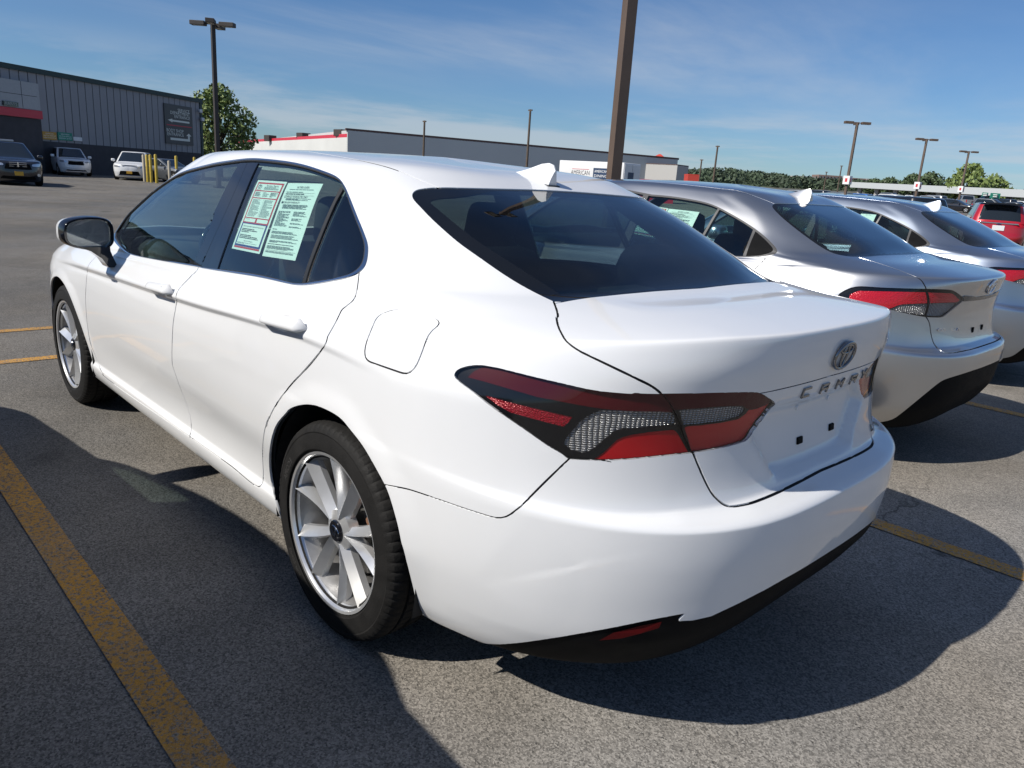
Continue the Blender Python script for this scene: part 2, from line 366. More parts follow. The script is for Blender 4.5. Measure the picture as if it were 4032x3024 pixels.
def glass(name, tint, rough=0.0, ior=1.5, haze=0.0, k=1.4):
    """thin pane: tinted transmission plus a Fresnel mirror"""
    m, n, l, b = mat_new(name); n.remove(b); out = n['Material Output']
    tr = n.new('ShaderNodeBsdfTransparent'); tr.inputs[0].default_value = (*tint, 1)
    gl = n.new('ShaderNodeBsdfGlossy'); gl.inputs['Roughness'].default_value = rough; gl.inputs['Color'].default_value = (1, 1, 1, 1)
    fr = n.new('ShaderNodeFresnel'); ge = n.new('ShaderNodeNewGeometry'); im = n.new('ShaderNodeMix'); im.data_type = 'FLOAT'; im.inputs['A'].default_value = ior; im.inputs['B'].default_value = 1/ior; l.new(ge.outputs['Backfacing'], im.inputs['Factor']); l.new(im.outputs['Result'], fr.inputs[0])
    mt = n.new('ShaderNodeMath'); mt.operation = 'MULTIPLY_ADD'; mt.inputs[1].default_value = k; mt.inputs[2].default_value = 0.0; mt.use_clamp = True; l.new(fr.outputs[0], mt.inputs[0])
    mx = n.new('ShaderNodeMixShader'); l.new(mt.outputs[0], mx.inputs[0]); l.new(tr.outputs[0], mx.inputs[1]); l.new(gl.outputs[0], mx.inputs[2])
    if haze:
        df = n.new('ShaderNodeBsdfDiffuse'); df.inputs[0].default_value = (.5, .5, .5, 1); m2 = n.new('ShaderNodeMixShader'); m2.inputs[0].default_value = haze
        l.new(mx.outputs[0], m2.inputs[1]); l.new(df.outputs[0], m2.inputs[2]); mx = m2
    l.new(mx.outputs[0], out.inputs[0]); return m
def facet_mat(name, col, metal=1.0, rough=.12, scale=(90, 90, 90), strength=.9, kind='WAVE', dist=.004):
    m, n, l, b = mat_new(name); b.inputs['Base Color'].default_value = (*col, 1); b.inputs['Metallic'].default_value = metal; b.inputs['Roughness'].default_value = rough
    tc = n.new('ShaderNodeTexCoord'); mp = n.new('ShaderNodeMapping'); mp.inputs['Scale'].default_value = scale; l.new(tc.outputs['Object'], mp.inputs['Vector'])
    if kind == 'WAVE':
        w = n.new('ShaderNodeTexWave'); w.inputs['Scale'].default_value = 1.0; w.inputs['Distortion'].default_value = 1.2; w.inputs['Detail'].default_value = 1.0; l.new(mp.outputs[0], w.inputs['Vector']); h = w.outputs['Fac']
    else:
        w = n.new('ShaderNodeTexVoronoi'); w.inputs['Scale'].default_value = 1.0; l.new(mp.outputs[0], w.inputs['Vector']); h = w.outputs['Distance']
    bp = n.new('ShaderNodeBump'); bp.inputs['Strength'].default_value = strength; bp.inputs['Distance'].default_value = dist; l.new(h, bp.inputs['Height']); l.new(bp.outputs[0], b.inputs['Normal'])
    return m
M = {}
M['white'] = pr('white_paint', (.70, .705, .71), rough=.5, spec=.1, coat=1.0, vary=.012, scale=3)
M['silver'] = pr('silver_paint', (.50, .505, .515), rough=.30, metal=.96, coat=1.0, vary=.02, scale=4)
M['silver_blue'] = pr('blue_silver_paint', (.40, .45, .53), rough=.30, metal=.96, coat=1.0, vary=.02, scale=4)
M['black_plastic'] = pr('black_plastic', (.006, .006, .0065), rough=.6, spec=.06, vary=.15, scale=30, bump=.12, bscale=900)
M['gap'] = pr('seam_shadow_rubber', (.012, .012, .013), rough=.8)
M['gloss_black'] = pr('gloss_black', (.006, .006, .008), rough=.08, coat=.5)
M['rubber'] = pr('rubber_seal', (.007, .007, .007), rough=.5)
M['chrome'] = pr('chrome', (.80, .81, .83), rough=.07, metal=1.0)
M['dark_chrome'] = pr('satin_chrome', (.42, .44, .47), rough=.14, metal=1.0)
M['glass_side'] = glass('side_glass', (.66, .82, .77))
M['glass_rear'] = glass('rear_glass', (.23, .29, .30), k=1.3)
M['glass_clear'] = glass('windscreen_glass', (.62, .70, .67))
M['frit'] = pr('black_frit', (.006, .007, .009), rough=.03)
M['liner'] = pr('cabin_liner', (.07, .072, .07), rough=.9, vary=.1)
M['headliner'] = pr('cabin_headliner', (.24, .25, .24), rough=.95)
M['seat'] = pr('seat_fabric', (.018, .019, .022), rough=.85, bump=.3, bscale=300)
M['tyre'] = pr('tyre_rubber', (.0105, .010, .0095), rough=.72, spec=.25, vary=.25, scale=18, bump=.15, bscale=240)
M['tread'] = pr('tyre_tread_rubber', (.045, .043, .041), rough=.85, vary=.3, scale=40, bump=.3, bscale=300)
M['alloy'] = pr('wheel_alloy', (.70, .705, .71), rough=.28, metal=.7, coat=.5, vary=.06, scale=14)
M['alloy_dark'] = pr('wheel_barrel', (.13, .127, .122), rough=.5, metal=.7, vary=.3, scale=20)
M['barrel'] = pr('wheel_inner_barrel', (.34, .335, .33), rough=.4, metal=.7, vary=.2, scale=20)
M['rust'] = pr('brake_rust', (.16, .075, .04), rough=.85, vary=.5, scale=30)
M['well'] = pr('wheel_well_liner', (.012, .012, .012), rough=.9, vary=.4, scale=30)
M['under'] = pr('underbody', (.015, .015, .015), rough=.9)
M['lens'] = glass('lamp_lens', (.95, .95, .95), rough=.0, k=.8)
M['lens_dark'] = glass('smoked_lamp_lens', (.62, .60, .60))
M['red_dark'] = pr('lamp_red_dark', (.060, .0025, .005), rough=.5, spec=.1)
M['red_bright'] = pr('lamp_red', (.38, .005, .008), rough=.5, spec=.1)
M['trim_grey'] = pr('grey_window_trim', (.07, .068, .066), rough=.35, coat=.2)
M['red_bright2'] = facet_mat('lamp_red_lattice', (.55, .008, .02), metal=.1, rough=.2, scale=(160, 160, 160), strength=.5, kind='VORONOI')
M['lamp_black'] = pr('lamp_bezel', (.004, .004, .005), rough=.3, spec=.2)
M['mirror'] = pr('mirror_glass', (.62, .68, .68), rough=.01, metal=1.0)
M['paper_green'] = pr('paper_seen_through_glass', (.72, .80, .74), rough=.8)
m_, n_, l_, b_ = mat_new('lamp_reflector'); tc_ = n_.new('ShaderNodeTexCoord'); wv = []
for sc_, dr_ in ((34, 'Y'), (60, 'Z')):
    w_ = n_.new('ShaderNodeTexWave'); w_.bands_direction = dr_; w_.inputs['Scale'].default_value = sc_; w_.inputs['Distortion'].default_value = 2.0; w_.inputs['Detail'].default_value = 2.0; l_.new(tc_.outputs['Object'], w_.inputs['Vector']); wv.append(w_.outputs['Fac'])
mm_ = n_.new('ShaderNodeMath'); mm_.operation = 'MULTIPLY'; l_.new(wv[0], mm_.inputs[0]); l_.new(wv[1], mm_.inputs[1]); cr_ = n_.new('ShaderNodeMapRange'); cr_.inputs['From Max'].default_value = .55; cr_.inputs['To Min'].default_value = .10; cr_.inputs['To Max'].default_value = .92; l_.new(mm_.outputs[0], cr_.inputs['Value'])
l_.new(cr_.outputs['Result'], b_.inputs['Base Color']); b_.inputs['Metallic'].default_value = .5; b_.inputs['Roughness'].default_value = .22  # bright and dark bands in the colour stand in for facet reflections
bp_ = n_.new('ShaderNodeBump'); bp_.inputs['Strength'].default_value = 1.0; bp_.inputs['Distance'].default_value = .006; l_.new(mm_.outputs[0], bp_.inputs['Height']); l_.new(bp_.outputs[0], b_.inputs['Normal']); M['reflector'] = m_
M['red_prism'] = facet_mat('lamp_red_prism', (.26, .005, .012), metal=.2, rough=.2, scale=(260, 260, 260), strength=.6, kind='VORONOI')
M['red_ribbed'] = facet_mat('lamp_red_ribbed', (.42, .006, .010), metal=.15, rough=.22, scale=(4, 4, 34), strength=.7)
M['grey_paint0'] = pr('dark_grey_paint', (.06, .065, .07), rough=.35, metal=.5, coat=1.0)
M['navy_badge'] = pr('navy_badge', (.02, .04, .14), rough=.2, metal=.6)
M['glass_shade'] = glass('dark_side_glass', (.30, .37, .35))
M['trim_chrome'] = pr('window_chrome', (.62, .64, .67), rough=.12, metal=1.0)
M['badge_chrome'] = pr('badge_chrome', (.22, .225, .24), rough=.06, metal=1.0)
M['red_dim'] = pr('dim_red_reflector', (.07, .003, .004), rough=.5, spec=.1)
# ------------------------------------------------------------------ small mesh builders
class MB:
    """collects shapes into one mesh"""
    def __init__(s): s.v, s.f = [], []
    def add(s, V, F):
        o = len(s.v); s.v += [tuple(map(float, p)) for p in V]; s.f += [tuple(int(i)+o for i in f) for f in F]; return s
    def box(s, c, d, rot=None, taper=1.0):
        x, y, z = [k/2 for k in d]; P = np.array([(sx*x*(taper if sz > 0 else 1), sy*y*(taper if sz > 0 else 1), sz*z) for sz in (-1, 1) for sx, sy in ((-1, -1), (1, -1), (1, 1), (-1, 1))])
        if rot is not None: P = P @ np.array(rot).T
        return s.add(P+np.array(c), [(3, 2, 1, 0), (4, 5, 6, 7), (0, 1, 5, 4), (1, 2, 6, 5), (2, 3, 7, 6), (3, 0, 4, 7)])
    def rbox(s, c, d, r=0.02, rot=None, seg=2):
        bm = bmesh.new(); bmesh.ops.create_cube(bm, size=1.0); bmesh.ops.scale(bm, vec=d, verts=bm.verts)
        bmesh.ops.bevel(bm, geom=list(bm.edges), offset=min(r, min(d)*.49), segments=seg, affect='EDGES', profile=.5)
        P = np.array([v.co[:] for v in bm.verts]); bm.verts.index_update(); F = [[v.index for v in f.verts] for f in bm.faces]; bm.free()
        if rot is not None: P = P @ np.array(rot).T
        return s.add(P+np.array(c), F)
    def tube(s, pts, rad, n=8, closed=False, caps=True, flat=(1.0, 1.0), up=(0, 0, 1)):
        P = np.array(pts, float); m = len(P); rad = np.broadcast_to(np.asarray(rad, float), (m,)); V = []
        for i in range(m):
            t = P[(i+1) % m]-P[i-1] if closed else P[min(i+1, m-1)]-P[max(i-1, 0)]; t /= np.linalg.norm(t)+1e-12
            u = np.cross(np.array(up, float), t)
            if np.linalg.norm(u) < 1e-3: u = np.cross((1.0, 0, 0), t)
            u /= np.linalg.norm(u); w = np.cross(t, u)
            for k in range(n):
                a = 2*math.pi*k/n; V.append(P[i]+rad[i]*(u*math.cos(a)*flat[0]+w*math.sin(a)*flat[1]))
        F = [(i*n+k, ((i+1) % m)*n+k, ((i+1) % m)*n+(k+1) % n, i*n+(k+1) % n) for i in range(m if closed else m-1) for k in range(n)]
        if caps and not closed: F += [tuple(range(n)), tuple((m-1)*n+k for k in range(n-1, -1, -1))]
        return s.add(V, [tuple(reversed(f)) for f in F])
    def lathe(s, prof, n=48, axis='y', c=(0, 0, 0), a0=0, a1=2*math.pi, mod=None):
        full = abs(a1-a0-2*math.pi) < 1e-6; V = []; m = n if full else n+1
        for i in range(m):
            a = a0+(a1-a0)*i/n
            for j, (r, h) in enumerate(prof):
                rr = r+(mod(i, j) if mod else 0)
                V.append((c[0]+rr*math.cos(a), c[1]+h, c[2]+rr*math.sin(a)) if axis == 'y' else (c[0]+rr*math.cos(a), c[1]+rr*math.sin(a), c[2]+h))
        k = len(prof); F = []
        for i in range(n):
            i2 = (i+1) % m
            for j in range(k-1): F.append((i*k+j, i2*k+j, i2*k+j+1, i*k+j+1))
        return s.add(V, F)
    def loft(s, rings, caps=True, closed=True):
        n = len(rings[0]); V = [p for r in rings for p in r]; F = []
        for i in range(len(rings)-1):
            for k in range(n if closed else n-1): F.append((i*n+k, i*n+(k+1) % n, (i+1)*n+(k+1) % n, (i+1)*n+k))
        if caps: F += [tuple(range(n-1, -1, -1)), tuple((len(rings)-1)*n+k for k in range(n))]
        return s.add(V, F)
    def build(s, name, mat, parent=None, smooth=None, loc=None, rot=None):
        me = bpy.data.meshes.new(name); me.from_pydata(s.v, [], s.f)
        bm = bmesh.new(); bm.from_mesh(me); bmesh.ops.recalc_face_normals(bm, faces=bm.faces); bm.to_mesh(me); bm.free()
        if mat is not None: me.materials.append(mat)
        if smooth is not None:
            me.polygons.foreach_set('use_smooth', np.ones(len(me.polygons), bool)); me.set_sharp_from_angle(angle=math.radians(smooth))
        me.update(); return link(name, me, parent, loc, rot)
def empty(name, loc=(0, 0, 0), rz=0.0):
    o = bpy.data.objects.new(name, None); COL.objects.link(o); o.location = loc; o.rotation_euler = (0, 0, rz); o.empty_display_size = .2; return o
def copy_tree(o, parent=None, remat=None):
    c = o.copy(); COL.objects.link(c); c.parent = parent
    if remat and o.type == 'MESH' and o.data.materials and o.data.materials[0] in remat:
        c.material_slots[0].link = 'OBJECT'; c.material_slots[0].material = remat[o.data.materials[0]]
    for ch in list(o.children): copy_tree(ch, c, remat)
    return c
def ellipse(n, a, b, p=2.0):
    return [(a*math.copysign(abs(math.cos(t))**(2/p), math.cos(t)), b*math.copysign(abs(math.sin(t))**(2/p), math.sin(t))) for t in np.linspace(0, 2*math.pi, n, endpoint=False)]
def text_geo(txt, size=1.0, extrude=0.0, align='CENTER'):
    cu = bpy.data.curves.new('lettering', 'FONT'); cu.body = txt; cu.size = size; cu.extrude = extrude; cu.align_x = align; cu.align_y = 'CENTER'; cu.resolution_u = 2
    o = bpy.data.objects.new('lettering', cu); COL.objects.link(o); dg = bpy.context.evaluated_depsgraph_get(); me = o.evaluated_get(dg).to_mesh()
    V = np.array([v.co[:] for v in me.vertices]).reshape(-1, 3); F = [tuple(p.vertices) for p in me.polygons]; o.evaluated_get(dg).to_mesh_clear(); bpy.data.objects.remove(o); bpy.data.curves.remove(cu)
    return V, F
STROKES = {'C': [[(1, 1), (0, 1), (0, 0), (1, 0)]], 'A': [[(0, 0), (0, 1), (1, 1), (1, 0)], [(0, .45), (1, .45)]], 'M': [[(0, 0), (0, 1), (.5, .45), (1, 1), (1, 0)]], 'R': [[(0, 0), (0, 1), (1, 1), (1, .5), (0, .5)], [(.55, .5), (1, 0)]], 'Y': [[(0, 1), (.5, .5), (1, 1)], [(.5, .5), (.5, 0)]], 'L': [[(0, 1), (0, 0), (1, 0)]], 'E': [[(1, 1), (0, 1), (0, 0), (1, 0)], [(0, .5), (.85, .5)]], 'O': [[(0, 0), (0, 1), (1, 1), (1, 0), (0, 0)]]}
def letter(ch, w, h, t, d, frame):
    """stroke letter as a solid; frame(x, y, z) maps letter plane to 3D"""
    mb = MB()
    for st in STROKES[ch]:
        for (x0, y0), (x1, y1) in zip(st[:-1], st[1:]):
            a, b = np.array((x0*w, y0*h)), np.array((x1*w, y1*h)); e = b-a; e /= np.linalg.norm(e); n = np.array((-e[1], e[0]))*t/2; a, b = a-e*t/2, b+e*t/2
            q = [a-n, b-n, b+n, a+n]; s_ = .75
            c = (a+b)/2
            mb.add([frame(*(p), 0) for p in q]+[frame(*(c+(p-c)*np.array([.98, .98])+0*s_), d) for p in q], [(3, 2, 1, 0), (4, 5, 6, 7), (0, 1, 5, 4), (1, 2, 6, 5), (2, 3, 7, 6), (3, 0, 4, 7)])
    return mb
# ------------------------------------------------------------------ wheel (own frame: axle = y, outer face towards +y)
def make_tyre(R, rim, w):
    h = w/2; rim -= .004; prof = [(rim-.012, -h*.80), (rim+.004, -h*.93), (rim+.035, -h*1.0), (R-.045, -h*1.0), (R-.018, -h*.93), (R-.006, -h*.80), (R-.001, -h*.62), (R-.001, -h*.48), (R-.008, -h*.46), (R-.008, -h*.40), (R, -h*.38), (R, -h*.10), (R-.008, -h*.08), (R-.008, h*.08), (R, h*.10), (R, h*.38), (R-.008, h*.40), (R-.008, h*.46), (R-.001, h*.48), (R-.001, h*.62), (R-.004, h*.74), (R-.010, h*.86), (R-.020, h*.93), (R-.030, h*.965), (R-.034, h*.955), (R-.055, h*1.0), (R-.080, h*1.0), (R-.083, h*.985), (rim+.022, h*.95), (rim+.012, h*.92), (rim+.008, h*.90), (rim-.002, h*.86), (rim-.012, h*.80)]
    n = 360
    def mod(i, j):
        if j in (5, 6, 7, 19, 20, 21, 22): return -.003 if i % 5 == 0 else 0.0
        if j in (10, 11, 14, 15): return -.0045 if (i+2) % 6 == 0 else 0.0
        return 0.0
    return MB().lathe(prof, n, mod=mod)
def make_wheel(name, R=.334, rim=.240, w=.215, spokes=10, detail=True):
    t = empty(name)
    make_tyre(R, rim, w).build('tyre', M['tyre'], t, smooth=28)
    h = w/2; yo = h*.90
    MB().lathe([(rim-.02, -h*.8), (rim-.035, -h*.5), (rim-.04, 0), (rim-.026, yo-.05), (rim-.0145, yo-.022)], 72).build('barrel', M['barrel'], t, smooth=40)
    rm = MB().lathe([(rim-.014, yo-.022), (rim-.009, yo-.006), (rim-.004, yo+.002), (rim+.004, yo+.004), (rim+.005, yo-.004), (rim-.006, yo-.012)], 72).build('rim', M['alloy'], t, smooth=40)
    MB().lathe([(rim-.036, -h*.7), (rim-.045, -h*.69), (.05, -h*.66), (.0, -h*.66)], 40).build('inner_barrel', M['well'], t, smooth=40)
    if detail:
        MB().lathe([(.0, .012), (.07, .012), (.075, -.002), (.152, -.002), (.154, -.012), (.07, -.014)], 40).build('brake_disc', M['alloy_dark'], t, smooth=30)
        MB().rbox((-.125, .008, .085), (.07, .05, .10), .012, rot=((.8, 0, -.6), (0, 1, 0), (.6, 0, .8))).build('brake_caliper', M['rust'], t, smooth=40)
    for k in range(spokes):
        mb = MB(); a = 2*math.pi*k/spokes+.09; tw = .09 if k % 2 == 0 else -.06
        rings = []
        for f in np.linspace(0, 1, 7):
            r = .042+(rim-.009-.042)*f; wd = .012+.010*f+.002*(k % 2); yc = yo-.012-.014*(1-f)**2-.022*math.sin(math.pi*f)*.3; aa = a+tw*(1-f)*1.6
            ridge = (.55 if k % 2 == 0 else -.5)*wd*(1-.3*f); ca, sa = math.cos(aa), math.sin(aa)
            P = [(-wd, -.034), (-wd*.97, -.014), (ridge, .007), (wd*.97, -.017), (wd, -.034)]
            rings.append([(r*ca-p*sa, yc+q, r*sa+p*ca) for p, q in P])
        mb.loft(rings).build('spoke', M['alloy'], t, smooth=22)
    MB().lathe([(.066, -.01+yo-.05), (.062, yo-.030), (.050, yo-.026), (.038, yo-.022), (.033, yo-.022)], 40).build('hub', M['alloy'], t, smooth=30)
    cap = MB().lathe([(.0345, yo-.03), (.034, yo-.018), (.031, yo-.015), (.0, yo-.0145)], 32).build('centre_cap', M['gloss_black'], t, smooth=30)
    e = MB()
    for a_, b_, cx, cz in ((.024, .017, 0, 0), (.008, .016, 0, .0005), (.015, .0065, 0, .009)): e.tube([(cx+x, yo-.0135, cz+z) for x, z in ellipse(28, a_, b_)], .0013, 5, closed=True, up=(0, 1, 0))
    e.build('cap_emblem', M['dark_chrome'], cap, smooth=60)
    for k in range(5):
        a = 2*math.pi*(k+.25)/5; MB().lathe([(.010, yo-.040), (.009, yo-.028), (.0, yo-.027)], 8, c=(.053*math.cos(a), 0, .053*math.sin(a))).build('lug_nut', M['alloy_dark'], t, smooth=30)
    return t
def wheel_text(t, txt, R, rim, w, a0, size):
    V, F = text_geo(txt, size, .0, 'CENTER'); rm = (R-.083+rim+.03)/2+.012
    P = []
    for x, y, z in V:
        a = a0 - x/rm; r = rm+y; P.append((r*math.cos(a), w/2*.988+.002 if True else 0, r*math.sin(a)))
    me = bpy.data.meshes.new('sidewall_lettering'); me.from_pydata(P, [], F); me.materials.append(M['tread']); return link('sidewall_lettering', me, t)
# ------------------------------------------------------------------ the place
def ground_h(x, y):
    """the lot is level round the cars, dips a little towards the workshop and climbs beyond the far rows"""
    t = np.maximum(0, -np.asarray(y, float)-30); up = .021*(t-14*(1-np.exp(-t/14)))
    s_ = np.clip((np.asarray(x, float)-18)/20, 0, 1); return up-.14*s_*s_*(3-2*s_)
def horizon_y(px): a = (px-PW/2)/(FOCAL*PW); return PH/2+FOCAL*PW*(CF[2]+a*CR[2])/CU[2]
def place(px, D):
    """ground point seen in picture column px at depth D"""
    o, d = pix_ray(px, horizon_y(px)); p = o+d*(D/(d@CF)); return np.array([p[0], p[1], float(ground_h(p[0], p[1]))])
def ztop(px, py, D):
    o, d = pix_ray(px, py); return (o+d*(D/(d@CF)))[2]
def face_cam(p): return math.atan2(CAM_POS[1]-p[1], CAM_POS[0]-p[0])
# ---- asphalt
def asphalt(name, base, worn=None):
    m, n, l, b = mat_new(name); tc = n.new('ShaderNodeTexCoord'); co = tc.outputs['Object']
    def noise(sc, det=4, rough=.6):
        t = n.new('ShaderNodeTexNoise'); t.inputs['Scale'].default_value = sc; t.inputs['Detail'].default_value = det; t.inputs['Roughness'].default_value = rough; l.new(co, t.inputs['Vector']); return t.outputs['Fac']
    def rng(v, a, b_, c, d):
        r = n.new('ShaderNodeMapRange'); r.inputs['From Min'].default_value = a; r.inputs['From Max'].default_value = b_; r.inputs['To Min'].default_value = c; r.inputs['To Max'].default_value = d; l.new(v, r.inputs['Value']); return r.outputs['Result']
    def mul(a, b_):
        x = n.new('ShaderNodeMath'); x.operation = 'MULTIPLY'; l.new(a, x.inputs[0]); l.new(b_, x.inputs[1]); return x.outputs[0]
    big = rng(noise(.35, 5), .3, .7, .72, 1.26); mid = rng(noise(3.1, 5), .3, .7, .88, 1.12)
    v = n.new('ShaderNodeTexVoronoi'); v.inputs['Scale'].default_value = 200; l.new(co, v.inputs['Vector']); hs = n.new('ShaderNodeSeparateColor'); l.new(v.outputs['Color'], hs.inputs[0])
    grain = rng(hs.outputs[0], 0, 1, .52, 1.48); fine = rng(noise(420, 2), .25, .75, .70, 1.3)
    pores = rng(noise(70, 3), .30, .42, .45, 1.0)
    c = n.new('ShaderNodeTexVoronoi'); c.feature = 'DISTANCE_TO_EDGE'; c.inputs['Scale'].default_value = .42
    w = n.new('ShaderNodeTexNoise'); w.inputs['Scale'].default_value = 2.2; w.inputs['Detail'].default_value = 6; l.new(co, w.inputs['Vector'])
    mx = n.new('ShaderNodeMix'); mx.data_type = 'RGBA'; mx.blend_type = 'ADD'; mx.inputs['Factor'].default_value = .55; l.new(co, mx.inputs['A']); l.new(w.outputs['Color'], mx.inputs['B']); l.new(mx.outputs['Result'], c.inputs['Vector'])
    cr = rng(c.outputs['Distance'], .0, .0045, .45, 1.0)
    # cracks only in patches
    k = rng(noise(.22, 2), .50, .60, 0, 1); one = n.new('ShaderNodeMix'); one.data_type = 'FLOAT'; one.inputs['A'].default_value = 1.0; l.new(k, one.inputs['Factor']); l.new(cr, one.inputs['B'])
    f = mul(mul(mul(big, mid), mul(grain, fine)), mul(pores, one.outputs['Result']))
    hue = n.new('ShaderNodeMix'); hue.data_type = 'RGBA'; l.new(rng(noise(.5, 3), .35, .65, 0, 1), hue.inputs['Factor']); hue.inputs['A'].default_value = (base[0]*1.04, base[1]*1.0, base[2]*.92, 1); hue.inputs['B'].default_value = (base[0]*.97, base[1], base[2]*1.02, 1)
    f = mul(f, rng(noise(1.15, 2), .66, .74, 1.0, .58))
    # pale dust where cars stand and turn, darker seal in the aisle
    sx = n.new('ShaderNodeSeparateXYZ'); l.new(co, sx.inputs[0]); ad = n.new('ShaderNodeMath'); ad.operation = 'MULTIPLY_ADD'; l.new(noise(.55, 4), ad.inputs[0]); ad.inputs[1].default_value = 3.4; l.new(sx.outputs['X'], ad.inputs[2])
    f = mul(f, rng(ad.outputs[0], 1.6, 4.6, 1.0, .62))
    col = n.new('ShaderNodeMix'); col.data_type = 'RGBA'; col.blend_type = 'MULTIPLY'; col.inputs['Factor'].default_value = 1; l.new(hue.outputs['Result'], col.inputs['A']); l.new(f, col.inputs['B'])
    out = col.outputs['Result']
    if worn:
        a = rng(noise(75, 6, .80), .43, .53, 0, 1); a2 = rng(noise(2.3, 4), .25, .55, .5, 1.0); a = mul(a, a2)
        y = n.new('ShaderNodeMix'); y.data_type = 'RGBA'; l.new(a, y.inputs['Factor']); l.new(out, y.inputs['A'])
        yc = n.new('ShaderNodeMix'); yc.data_type = 'RGBA'; yc.blend_type = 'MULTIPLY'; yc.inputs['Factor'].default_value = 1; yc.inputs['A'].default_value = (*worn, 1); l.new(mul(mid, fine), yc.inputs['B']); l.new(yc.outputs['Result'], y.inputs['B']); out = y.outputs['Result']
    l.new(out, b.inputs['Base Color']); b.inputs['Roughness'].default_value = .88; b.inputs['Specular IOR Level'].default_value = .35
    bp = n.new('ShaderNodeBump'); bp.inputs['Strength'].default_value = .8; bp.inputs['Distance'].default_value = .004; l.new(mul(grain, pores), bp.inputs['Height']); l.new(bp.outputs[0], b.inputs['Normal'])
    return m
M['asphalt'] = asphalt('asphalt', (.222, .207, .190)); M['line'] = asphalt('worn_yellow_paint_on_asphalt', (.222, .207, .190), worn=(.60, .30, .045))
M['grass_far'] = pr('far_ground', (.10, .10, .075), rough=.95, vary=.3, scale=.05)
def sheet(name, xs, ys, z0, mat):
    X, Y = np.meshgrid(xs, ys); Z = ground_h(X, Y)+z0; nx = len(xs); V = np.stack([X.ravel(), Y.ravel(), Z.ravel()], 1); i = np.arange(len(V)).reshape(len(ys), nx); F = np.stack([i[:-1, :-1].ravel(), i[:-1, 1:].ravel(), i[1:, 1:].ravel(), i[1:, :-1].ravel()], 1)
    o = link(name, mesh_np(name, V, F, mat)); return o
def spread(a, b, fine0, fine1, n1=24, n2=24): return np.unique(np.concatenate([np.linspace(a, fine0, n1), np.linspace(fine0, fine1, 40), np.linspace(fine1, b, n2)]))
tag(sheet('ground', np.unique(np.concatenate([np.linspace(-3000, -150, 20), np.linspace(-150, 200, 60), np.linspace(200, 4000, 24)])), np.unique(np.concatenate([np.linspace(-4000, -400, 24), np.linspace(-400, -30, 50), np.linspace(-30, 60, 16), np.linspace(60, 3000, 14)])), -.02, M['grass_far']), None, None, kind='structure')
tag(sheet('parking_lot', np.linspace(-60, 150, 60), np.linspace(-210, 60, 90), 0.0, M['asphalt']), None, None, kind='structure')
def strip(x0, y0, x1, y1, w=.10):
    d = np.array((x1-x0, y1-y0)); Ln = np.linalg.norm(d); d /= Ln; nn = np.array((-d[1], d[0]))*w/2; n = max(1, int(Ln/2)); V, F = [], []
    for i in range(n+1):
        p = np.array((x0, y0))+d*Ln*i/n
        for q in (p-nn, p+nn): V.append((q[0], q[1], float(ground_h(q[0], q[1]))+.004))
    for i in range(n): F.append((2*i, 2*i+2, 2*i+3, 2*i+1))
    me = bpy.data.meshes.new('bay_line'); me.from_pydata(V, [], F); me.materials.append(M['line']); return tag(link('bay_line', me), None, None, kind='structure')
strip(-1.75, 1.40, 3.93, 1.40, .105)
for k in range(-7, 0): strip(-1.75, 1.40+2.8*k, 3.93, 1.40+2.8*k, .105)
strip(-1.75, 4.20, 3.93, 4.20, .105); strip(3.95, -21, 3.95, 9.0, .10); strip(4.97, -21, 4.97, 9.0, .10)

# ---- lamp posts
M['pole'] = pr('brown_pole_paint', (.105, .072, .052), rough=.55, vary=.12, scale=2); M['pole_dark'] = pr('dark_pole_paint', (.045, .038, .034), rough=.6, vary=.1, scale=2)
M['wood_pole'] = pr('weathered_wood', (.10, .075, .055), rough=.9, vary=.2, scale=4); M['sign_white'] = pr('sign_white', (.75, .75, .74), rough=.5); M['sign_red'] = pr('sign_red', (.55, .04, .05), rough=.5)
def lamp_post(p, h, w, heads, mat, rz=0.0, sign=False, square=True, yaw=0.0):
    t = empty('lamp_post', tuple(p), rz)
    if square: MB().loft([[(x*k, y*k, z) for x, y in ((-1, -1), (1, -1), (1, 1), (-1, 1))] for z, k in ((0, w/2), (h, w/2*.92))]).build('post', mat, t)
    else: MB().lathe([(w/2, 0), (w/2*.7, h)], 12, axis='z').build('post', mat, t, smooth=40)
    MB().rbox((0, 0, .06), (w*2.2, w*2.2, .12), .02).build('base_plate', mat, t)
    for a in heads:
        c, s_ = math.cos(a), math.sin(a); R3 = ((c, -s_, 0), (s_, c, 0), (0, 0, 1)); k = max(.8, w/.2)
        hd = MB().rbox((c*.80, s_*.80, h+.02), (.80, .46, .22), .02, rot=R3).build('lamp_head', mat, t); MB().box((c*.30, s_*.30, h+.02), (.5, .07, .07), rot=R3).build('arm', mat, hd)
        MB().box((c*.80, s_*.80, h-.085), (.56, .32, .012), rot=R3).build('lens', M['lamp_far'], hd)
    if sign:
        s_ = MB().rbox((0, 0, h*.36), (.62, .62, .78), .01).build('row_sign', M['sign_white'], t); MB().box((0, 0, h*.36), (.635, .22, .34)).box((0, 0, h*.36), (.22, .635, .34)).build('row_mark', M['sign_red'], s_)
    return t
M['lamp_far'] = pr('lamp_glass', (.5, .5, .48), rough=.2); M['glass_far'] = pr('dark_car_glass', (.012, .016, .019), rough=.04, spec=.8); M['headlamp_far'] = pr('headlamp', (.55, .57, .60), rough=.12, metal=.6)
p0 = place(2412, 10.6)
tag(lamp_post((p0[0], p0[1], 0), 9.5, .155, (math.radians(-44), math.radians(136)), M['pole'], rz=math.radians(-22)), 'tall thick brown square lamp post beside the silver sedans', 'lamp post')
p0 = place(858, 43); h0 = ztop(818, 118, 43)-p0[2]
